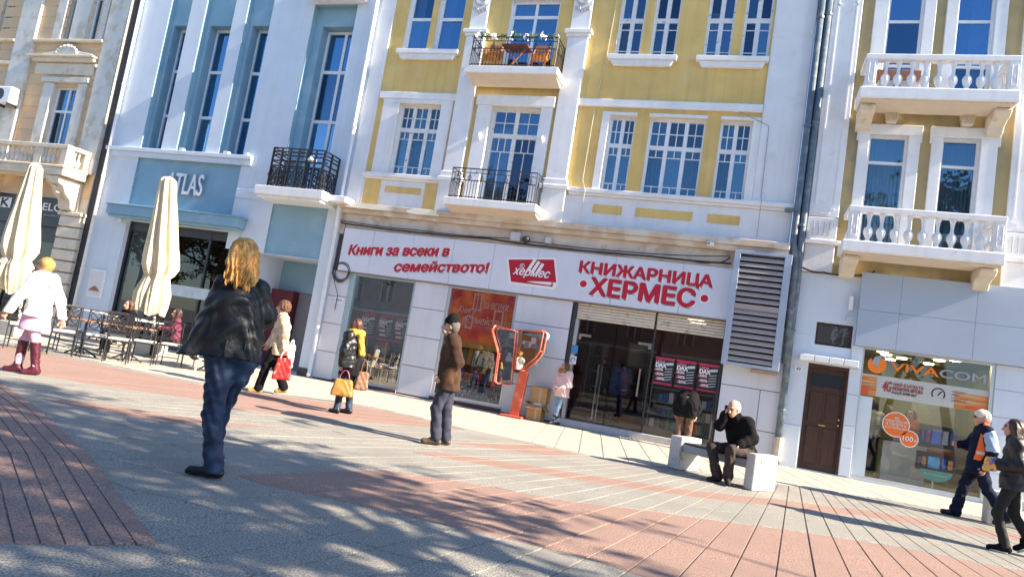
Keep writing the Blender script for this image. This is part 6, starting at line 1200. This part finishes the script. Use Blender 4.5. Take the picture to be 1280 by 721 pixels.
# column and base
yk = 16.35; kx = -4.96
mb = MB(); mb.prism([(kx-.14, .0), (kx+.10, .0), (kx+.17, 1.12), (kx-.05, 1.12)], yk-.06, yk+.08); mb.build('post', RED, kt, bevel=.012)
part('base_plate', RED, kt, (kx-.32, kx+.22, yk-.2, yk+.2, .006, .05), bevel=.01)
part('phone_back', mat('kiosk_dark', (.05, .012, .012), .5), kt, (kx-.20, kx+.05, yk+.0, yk+.16, 1.05, 2.0), bevel=.01)
R1 = [(-.30, 2.02), (-.80, 2.06), (-.86, 1.93), (-.62, 1.42), (-.60, .76), (-.52, .72), (-.22, .74)]; R2 = [(-.24, 2.06), (.44, 2.10), (.50, 2.05), (.48, 1.62), (.40, 1.46), (.08, 1.12), (-.18, 1.12)]
def hood(R, y0, ang, nm):
    cx = R[0][0]; ca, sa = math.cos(ang), math.sin(ang)
    q = lambda x, z, d=0: (kx+cx+(x-cx)*ca-d*sa, y0+(x-cx)*sa+d*ca, z)
    h = MB(); h.tube([q(*p) for p in R], .022, 6, closed=True)
    h.tube([q(p[0]*.98, p[1]+.01, -.22) for p in R[1:-1]], .02, 6)
    for p in (R[1], R[3], R[5]): h.tube([q(*p), q(p[0]*.98, p[1]+.01, -.22)], .018, 5)
    f_ = h.build('hood_frame', RED, kt, smooth=True)
    k_ = MB(); k_.add([q(p[0]*.985, p[1]+.005, .20) for p in R], [tuple(range(len(R)))]); k_.build('hood_back', mat('kiosk_back', (.26, .28, .30), .5, .6, 12, col2=(.46, .48, .50), mixs=7, mixlo=.55, mixhi=.62), f_)
    sd_ = MB(); n_ = len(R)
    for i_ in range(n_): p_, p2_ = R[i_], R[(i_+1) % n_]; sd_.quad(q(*p_), q(*p2_), q(p2_[0]*.985, p2_[1]+.005, .20), q(p_[0]*.985, p_[1]+.005, .20))
    sd_.build('hood_side', mat('kiosk_side', (.40, .41, .43), .4, .1), f_)
    g_ = MB(); n_ = len(R); g_.add([q(*p) for p in R], [tuple(range(n_))]); g_.build('hood_glass', KG, f_)
    for k in range(7):
        s_ = MB()
        x = cx+(R[3][0]-cx)*random.uniform(.15, .85); z = random.uniform(1.2 if nm else .85, 1.95); w, hh = random.uniform(.03, .09), random.uniform(.03, .08)
        s_.quad(q(x-w, z-hh, .012+.002*k), q(x+w, z-hh, .012), q(x+w, z+hh, .012), q(x-w, z+hh, .012)); s_.build('sticker', [WHT, mat('sticker_grey', (.35, .37, .4), .6, .5, 20), mat('sticker_blue', (.05, .25, .5), .5, .1)][k % 3], f_)
hood(R1, yk-.02, .12, 0); hood(R2, yk-.02, -.10, 1)
part('telephone', mat('kiosk_dark2', (.03, .03, .035), .4), kt, (kx-.60, kx-.36, yk+.05, yk+.2, 1.15, 1.6), (kx-.05, kx+.2, yk+.05, yk+.2, 1.25, 1.7), bevel=.02)
# cardboard boxes
CB = mat('cardboard', (.40, .24, .10), .85, .12, 5, .1, 50)
def carton(x0, x1, y0, y1, z0, z1, label, flaps):
    t = thing('cardboard_box', ((x0+x1)/2, (y0+y1)/2, z0), label, 'box', 'cardboard boxes against the shop wall'); part('carton', CB, t, (x0, x1, y0, y1, z0, z1), bevel=.006); part('tape', mat('tape_tan', (.5, .36, .2), .4), t, (x0+.2, x0+.25, y0-.002, y0, z0+.03, z1-.02))
    if flaps:
        mb = MB(); mb.prism([(y0, z1), (y0-.14, z1-.08), (y0-.14, z1-.072), (y0, z1+.008)], x0, x1, 'x'); mb.prism([(x1, z1), (x1+.12, z1-.14), (x1+.128, z1-.135), (x1+.008, z1)], y0, y1); mb.prism([(x0, z1), (x0-.08, z1+.06), (x0-.085, z1+.052), (x0-.002, z1-.01)], y0, y1); mb.build('flap', CB, t)
        mb = MB(); mb.prism([(x0+.1, z1+.002), (x0+.35, z1+.002), (x0+.3, z1+.05), (x0+.15, z1+.04)], y0+.05, y0+.3); mb.build('paper_filling', WHT, t)
carton(-4.72, -4.36, 16.42, 16.80, .005, .37, 'lower open cardboard box with flaps hanging out under another box', True); carton(-4.69, -4.30, 16.48, 16.84, .42, .80, 'upper closed cardboard box resting on the open one', False)
# ---- cafe terrace
def parasol(base, tops, prof, ang, label):
    t = thing('parasol', base, label, 'parasol'); n = 96; v = []; f = []
    pr2 = []
    for (za, ra, da), (zb, rb_, db) in zip(prof[:-1], prof[1:]):
        m_ = max(1, int((za-zb)/.07)); pr2 += [(za+(zb-za)*q/m_, ra+(rb_-ra)*q/m_, da+(db-da)*q/m_) for q in range(m_)]
    tie_z = prof[7]; prof = pr2+[prof[-1]]
    for (z, r, dx) in prof:
        for k in range(n):
            a = 2*math.pi*k/n; pl = 1+.17*math.cos(8*a+.6*z+.5*math.sin(2*z))+.09*math.cos(19*a+2*z)+.03*math.sin(5*a-4*z); rr = r*pl
            v.append((base[0]+dx*math.cos(ang)+rr*math.cos(a), base[1]+dx*math.sin(ang)+rr*math.sin(a), z+(.05*math.cos(4*a) if z == prof[-1][0] else 0)))
    for i in range(len(prof)-1):
        for k in range(n): f.append((i*n+k, (i+1)*n+k, (i+1)*n+(k+1) % n, i*n+(k+1) % n))
    f.append(tuple(range(n))); mb = MB(); mb.add(v, f)
    mb.build('canopy', mat('cream_canvas', (.64, .55, .37), .9, .07, 6, .25, 50, col2=(.56, .50, .37), mixs=3), t, smooth=True)
    mb = MB(); zt, rt, dt = tie_z; 
    mb.tube([(base[0]+dt*math.cos(ang)+rt*1.05*math.cos(a), base[1]+dt*math.sin(ang)+rt*1.05*math.sin(a), zt) for a in [2*math.pi*k/16 for k in range(16)]], .018, 5, closed=True); mb.build('tie', mat('cream_strap', (.6, .54, .4), .9), t)
    mb = MB(); mb.tube([(base[0], base[1], .3), (base[0]+prof[0][2]*math.cos(ang), base[1]+prof[0][2]*math.sin(ang), prof[0][0]+.03)], .035, 8); mb.build('pole', mat('parasol_pole', (.5, .47, .4), .5), t)
    b = MB(); b.box(base[0]-.28, base[0]+.28, base[1]-.28, base[1]+.28, .006, .34); b.build('base', mat('concrete_base', (.42, .41, .38), .9, .1, 12, .2, 60), t, bevel=.02); return t
RX = R_(44)
parasol((-13.86, 14.13, 0), 0, [(4.45, .10, -.39), (4.38, .17, -.39), (3.8, .22, -.33), (3.15, .28, -.26), (2.6, .335, -.20), (2.22, .36, -.17), (2.04, .30, -.17), (1.95, .24, -.18), (1.85, .27, -.19), (1.52, .36, -.19), (1.2, .35, -.20), (1.03, .31, -.20)], RX, 'folded cream parasol under the white cafe letters')
LP = [(3.50, .06, -.29), (3.44, .10, -.29), (3.0, .15, -.28), (2.5, .21, -.27), (2.05, .255, -.26), (1.88, .26, -.25), (1.76, .22, -.25), (1.70, .19, -.25), (1.6, .25, -.25), (1.4, .28, -.24), (1.2, .24, -.23), (1.08, .18, -.22)]
parasol((-16.52, 12.69, 0), 0, [(1.3+(z-1.3)*1.3, r*1.3, d*1.3) for z, r, d in LP], R_(52), 'folded cream parasol in front of the beige building at left')
def make_chair():
    t = thing('iron_chair', (0, 0, 0), 'x', 'chair', 'black iron chairs on the cafe terrace'); M_ = IRON
    def tub(name, paths, r, parent=t, n=5):
        mb = MB()
        for p in paths: mb.tube(p, r, n)
        return mb.build(name, M_, parent)
    for x in (-.21, .21): tub('leg', [[(x, -.20, 0), (x*.98, -.19, .45), (x*.95, -.23, .98)]], .013); tub('leg', [[(x, .21, 0), (x*.96, .19, .44)]], .013)
    tub('seat_frame', [[(-.21, -.19, .44), (.21, -.19, .44), (.21, .19, .44), (-.21, .19, .44), (-.21, -.17, .44)]], .012); tub('stretcher', [[(-.2, -.2, .2), (.2, -.2, .2)]], .010)
    b = tub('top_rail', [[(-.2, -.225, .97), (.2, -.225, .97)]], .014); tub('lower_rail', [[(-.2, -.205, .58), (.2, -.205, .58)]], .013)
    circ = lambda cx, cz, r: [(cx+r*math.cos(a), -.215, cz+r*math.sin(a)) for a in [k*math.pi/7 for k in range(15)]]
    tub('scroll_work', [circ(-.09, .86, .085), circ(.09, .86, .085), circ(-.09, .69, .085), circ(.09, .69, .085), circ(0, .775, .06), [(-.19, -.215, .6), (.19, -.22, .95)], [(.19, -.215, .6), (-.19, -.22, .95)], [(-.19, -.215, .775), (.19, -.22, .775)]], .010, b, 4)
    mb = MB(); mb.box(-.2, .2, -.18, .19, .452, .50); mb.build('seat_cushion', mat('pale_cushion', (.58, .56, .52), .9, .08), t, bevel=.015)
    return t
ch0 = make_chair()
spots = [(-13.35, 10.35, 44, 'leftmost black iron chair beside the girl in white coat'), (-12.75, 10.75, 52, 'black iron chair second from left behind the white coat girl'), (-12.45, 11.25, 48, 'black iron chair in row centre with brown table beyond'), (-11.95, 11.35, 40, 'black iron chair nearest the pavement edge in the row'), (-12.0, 12.05, 38, 'black iron chair just left of the scroll back chair under parasol'), (-11.80, 12.62, 30, 'black scroll back chair directly under the folded parasol'), (-14.1, 9.75, 60, 'black iron chair half cut by the left picture edge'), (-13.6, 11.6, -120, 'black iron chair facing the viewer across brown tables'), (-13.0, 12.2, -130, 'black iron chair turned to viewer nearest the parasol base'), (-10.7, 13.15, 20, 'black iron chair at right end beside foreground woman’s jacket')]
for i, (x, y, a, l) in enumerate(spots):
    c = ch0 if i == 0 else copy_tree(ch0); c.location = (x, y, .003); c.rotation_euler = (0, 0, R_(a)); c['label'] = l
def table(x, y, label, top, w=.34, z=.74):
    t = thing('cafe_table', (x, y, 0), label, 'table'); mb = MB(); mb.box(x-w, x+w, y-w, y+w, z-.03, z); mb.build('table_top', top, t, bevel=.01); mb = MB(); mb.tube([(x, y, .04), (x, y, z-.03)], .03, 8)
    for a in (.6, 2.2, 3.7, 5.3): mb.tube([(x, y, .16), (x+.16*math.cos(a), y+.16*math.sin(a), .10), (x+.3*math.cos(a), y+.3*math.sin(a), .012)], .018, 5)
    mb.build('pedestal', IRON, t); return t
TB = mat('brown_table_top', (.40, .19, .09), .5, .15, 6)
table(-12.9, 11.35, 'square brown cafe table behind the first iron chairs', TB); table(-12.35, 12.0, 'square brown cafe table in the middle of iron chair row', TB); table(-11.35, 13.5, 'square brown cafe table in front of the white armchairs', TB)
WT = mat('white_table_top', (.70, .69, .66), .5, .06)
for i, (x, y, l) in enumerate(((-17.6, 16.0, 'white table at left end of the long white row'), (-16.6, 15.6, 'white table in the middle of long white row with napkin holder'), (-15.6, 15.2, 'white table at right end of the long white row'))): table(x, y, l, WT, .50, .80)
tag(part('napkin_holder', BLACKC, None, (-16.8, -16.4, 15.4, 15.6, .802, .90), bevel=.01), 'black napkin holder on middle white table', 'napkin holder')
def armchair(x, y, a, label):
    t = thing('armchair', (0, 0, 0), label, 'armchair', 'white cafe armchairs'); CU = mat('ivory_cushion', (.66, .60, .52), .9, .06, 8, .1, 60)
    mb = MB(); mb.box(-.30, .30, -.28, .30, .36, .50); mb.build('seat_cushion', CU, t, bevel=.04)
    mb = MB(); mb.prism([(-.30, .36), (-.20, .36), (-.28, .98), (-.38, .98)], -.30, .30, 'x'); mb.build('back_cushion', CU, t, bevel=.04)
    for px in (-.27, .27):
        for py in (-.25, .27): mb = MB(); mb.tube([(px, py, .0), (px, py, .36)], .018, 6); mb.build('leg', mat('cream_leg', (.55, .50, .42), .6), t)
    t.location = (x, y, .003); t.rotation_euler = (0, 0, R_(a)); return t
armchair(-11.55, 13.25, 70, 'white cushioned armchair nearest the parasol at brown table'); armchair(-11.0, 12.95, 40, 'white cushioned armchair seen from behind beside the leather jacket')
t = thing('coat_stand', (-13.2, 15.6, 0), 'thin dark stand with arms before the cafe window', 'stand'); mb = MB(); mb.tube([(-13.2, 15.6, 0), (-13.2, 15.6, 1.75)], .03, 6); mb.build('pole', IRON, t); mb = MB(); mb.tube([(-13.4, 15.6, 1.72), (-13.0, 15.6, 1.72)], .018, 5); mb.tube([(-13.2, 15.4, 1.6), (-13.2, 15.8, 1.6)], .018, 5); mb.build('arm', IRON, t); mb = MB(); mb.lathe([(.25, .0), (.25, .03)], (-13.2, 15.6, .003), 12); mb.build('foot', IRON, t)
# things on the upper yellow balcony
WD = mat('orange_wood', (.52, .20, .05), .5, .2, 8); 
def patio_chair(x, y, label):
    t = thing('patio_chair', (x, y, 8.6), label, 'chair', 'folding wooden chairs on the upper balcony'); part('seat', WD, t, (x-.2, x+.2, y-.18, y+.18, 8.98, 9.01)); part('backrest', WD, t, (x-.2, x+.2, y+.16, y+.19, 9.05, 9.22)); part('backrest', WD, t, (x-.2, x+.2, y+.16, y+.19, 9.25, 9.40))
    for s in (-.19, .19): mb = MB(); mb.tube([(x+s, y-.2, 8.605), (x+s, y+.18, 9.4)], .014, 4); mb.tube([(x+s*.9, y+.2, 8.605), (x+s*.9, y-.15, 9.0)], .014, 4); mb.build('leg', WD, t)
patio_chair(-7.15, 16.5, 'orange wooden folding chair at left end of upper balcony'); patio_chair(-5.85, 16.5, 'orange wooden folding chair at right end of upper balcony')
t = thing('patio_table', (-6.5, 16.5, 8.6), 'dark brown folding table between two orange balcony chairs', 'table'); part('table_top', mat('dark_wood', (.16, .05, .03), .5, .2), t, (-6.85, -6.15, 16.3, 16.75, 9.24, 9.28)); mb = MB(); mb.tube([(-6.75, 16.5, 8.605), (-6.25, 16.5, 9.24)], .018, 4); mb.tube([(-6.25, 16.45, 8.605), (-6.75, 16.45, 9.24)], .018, 4); mb.build('leg', WD, t)
mb = MB()
for k in range(260):
    x = random.uniform(-7.62, -5.3); c = Vector((x, 16.19+random.gauss(0, .05), 9.43+random.gauss(0, .045))); d = Vector((random.gauss(0, 1), random.gauss(0, 1), random.gauss(0, 1))).normalized(); e = d.orthogonal().normalized(); s_ = random.uniform(.03, .06)
    mb.quad(tuple(c-d*s_), tuple(c+e*s_*.5), tuple(c+d*s_), tuple(c-e*s_*.5), 1 if math.sin(x*14) > .55 else 0)
tag(mb.build('garland', [mat('fir_green', (.03, .08, .045), .9, .3, 20), mat('garland_white', (.74, .74, .76), .8, .1)], base=(-6.4, 16.2, 9.4)), 'fir garland with white bows along the upper balcony railing', 'garland')
for x0, x1, l in ((1.95, 2.35, 'brown flower trough behind the upper right balusters, left one'), (2.42, 2.82, 'brown flower trough behind the upper right balusters, right one')):
    t = thing('flower_trough', ((x0+x1)/2, 16.45, 8.55), l, 'planter'); part('trough', mat('trough_brown', (.36, .17, .10), .7, .1), t, (x0, x1, 16.3, 16.55, 8.55, 8.78), bevel=.01); part('bracket', FRAMEW, t, (x0+.05, x1-.05, 16.34, 16.5, 8.262, 8.55))

# ================================================================== what stands around the viewer (shade and reflections)
def tree(base, h, cr_c, cr_r, nleaf, seed, label, leafc, lean=(0, 0)):
    rg = random.Random(seed); t = thing('street_tree', base, label, 'tree'); mb = MB(); B = Vector(base); tips = []
    def grow(p, d, L, r, lv):
        pts = [p]; q = p.copy(); dd = d.copy()
        for k in range(4): dd = (dd+Vector((rg.gauss(0, .12), rg.gauss(0, .12), rg.gauss(0, .08)+.03))).normalized(); q = q+dd*L/4; pts.append(q.copy())
        mb.tube([tuple(x) for x in pts], [r*(1-.11*k) for k in range(5)], 8 if lv < 2 else 4)
        if lv >= 3: tips.extend(pts[1:]); return
        for k in range(4 if lv < 2 else 3):
            s0 = pts[rg.randint(2, 4)]; a = rg.uniform(0, 6.28); up = rg.uniform(.1, .8); nd = (dd*.5+Vector((math.cos(a), math.sin(a), up))).normalized(); grow(s0, nd, L*rg.uniform(.55, .8), r*.52, lv+1)
    grow(B, Vector((lean[0], lean[1], 1)), h*.45, .20, 0); mb.build('trunk', mat('bark', (.12, .09, .07), .9, .3, 12, .5, 40), t, smooth=True)
    lb_ = MB(); C = Vector(cr_c)
    cl = [tp for tp in tips]
    for k in range(nleaf//12):
        tp = rg.choice(cl) if rg.random() < .8 else C+Vector((rg.gauss(0, .55)*cr_r, rg.gauss(0, .55)*cr_r, rg.gauss(0, .42)*cr_r))
        tp = tp+Vector((rg.gauss(0, .2), rg.gauss(0, .2), rg.gauss(0, .15)))
        for q in range(12):
            c = tp+Vector((rg.gauss(0, .17), rg.gauss(0, .17), rg.gauss(0, .10))); d = Vector((rg.gauss(0, 1), rg.gauss(0, 1), rg.gauss(0, .6))).normalized(); e = d.orthogonal().normalized(); s_ = rg.uniform(.08, .15)
            lb_.quad(tuple(c-d*s_), tuple(c+e*s_*.6), tuple(c+d*s_), tuple(c-e*s_*.6), k % 2)
    lb_.build('crown', leafc, t); return t
LF = [mat('leaf_green', (.07, .10, .03), .8, .3, 3), mat('leaf_brown', (.16, .08, .03), .8, .3, 3)]
tree((7.6, 3.2, 0), 10.5, (7.4, 3.2, 6.8), 3.4, 7800, 11, 'autumn street tree beside the viewer casting dappled shade', LF)
tree((12.5, 2.2, 0), 11.5, (12, 2.4, 7.5), 3.2, 3200, 5, 'taller autumn street tree farther along the viewer’s side', LF, (-.1, .1))
tree((-16, -3.5, 0), 13, (-16, -3.5, 9.5), 3.2, 7000, 8, 'green street tree across from the cafe', LF)
tree((-36, -7, 0), 9, (-36, -7, 6), 3, 7000, 21, 'green street tree far left across from cafe window', LF); tree((-42, -6, 0), 9, (-42, -6, 6), 3, 7000, 22, 'farthest green street tree at the left end of the street', LF)
tree((-4.5, -6.0, 0), 12, (-4, -6, 8.5), 3, 6000, 9, 'street tree across from the bookshop entrance', LF); tree((6.6, -5, 0), 13, (6.6, -5, 10.5), 3, 6000, 31, 'tall brown leaved street tree behind the viewer at right', LF)
def opposite(x0, x1, h, m, label, nw, yb1=-15.0):
    t = thing('town_house', ((x0+x1)/2, yb1, 0), label, 'building'); ops = []
    w = (x1-x0)/nw
    for k in range(nw):
        for z in (4.2, 7.6, 11.0):
            if z+2 < h: ops.append((x0+w*(k+.5)-.55, x0+w*(k+.5)+.55, z, z+1.9))
    mb = MB(); wallgrid(mb, x0, x1, 0, h, 0, ops, .2); mb.v = [(a, yb1-b, c) for a, b, c in mb.v]; mb.box(x0, x1, yb1-8, yb1-.25, .0, h); mb.build('wall', m, t)
    for a, b, c, d in ops:
        f = MB(); f.box(a, a+.1, yb1-.2, yb1-.1, c, d); f.box(b-.1, b, yb1-.2, yb1-.1, c, d); f.box((a+b)/2-.06, (a+b)/2+.06, yb1-.2, yb1-.1, c, d); f.box(a+.1, b-.1, yb1-.2, yb1-.11, d-.1, d); f.box(a+.1, b-.1, yb1-.2, yb1-.11, c+(d-c)*.66, c+(d-c)*.66+.1); f.build('window', FRAMEW, t)
    r = MB(); r.box(x0-.2, x1+.2, yb1-8.2, yb1+.3, h, h+.3); r.build('roof', MC['roof_tile'], t); s_ = MB(); s_.box(x0, x1, yb1, yb1+.05, 3.3, 3.5); s_.build('string_course', WHITE2, t)
opposite(-36, -22.5, 9.6, mat('grey_facade', (.50, .47, .42), .85, .1), 'grey building across the street reflected in the first display window', 5)
opposite(-22.3, -12.6, 10.2, mat('orange_facade', (.75, .27, .07), .85, .1), 'orange building across the street reflected in second display window', 4)
opposite(-12.4, 8, 8.4, mat('dull_facade', (.34, .30, .26), .85, .1), 'low brown building behind the viewer', 6)
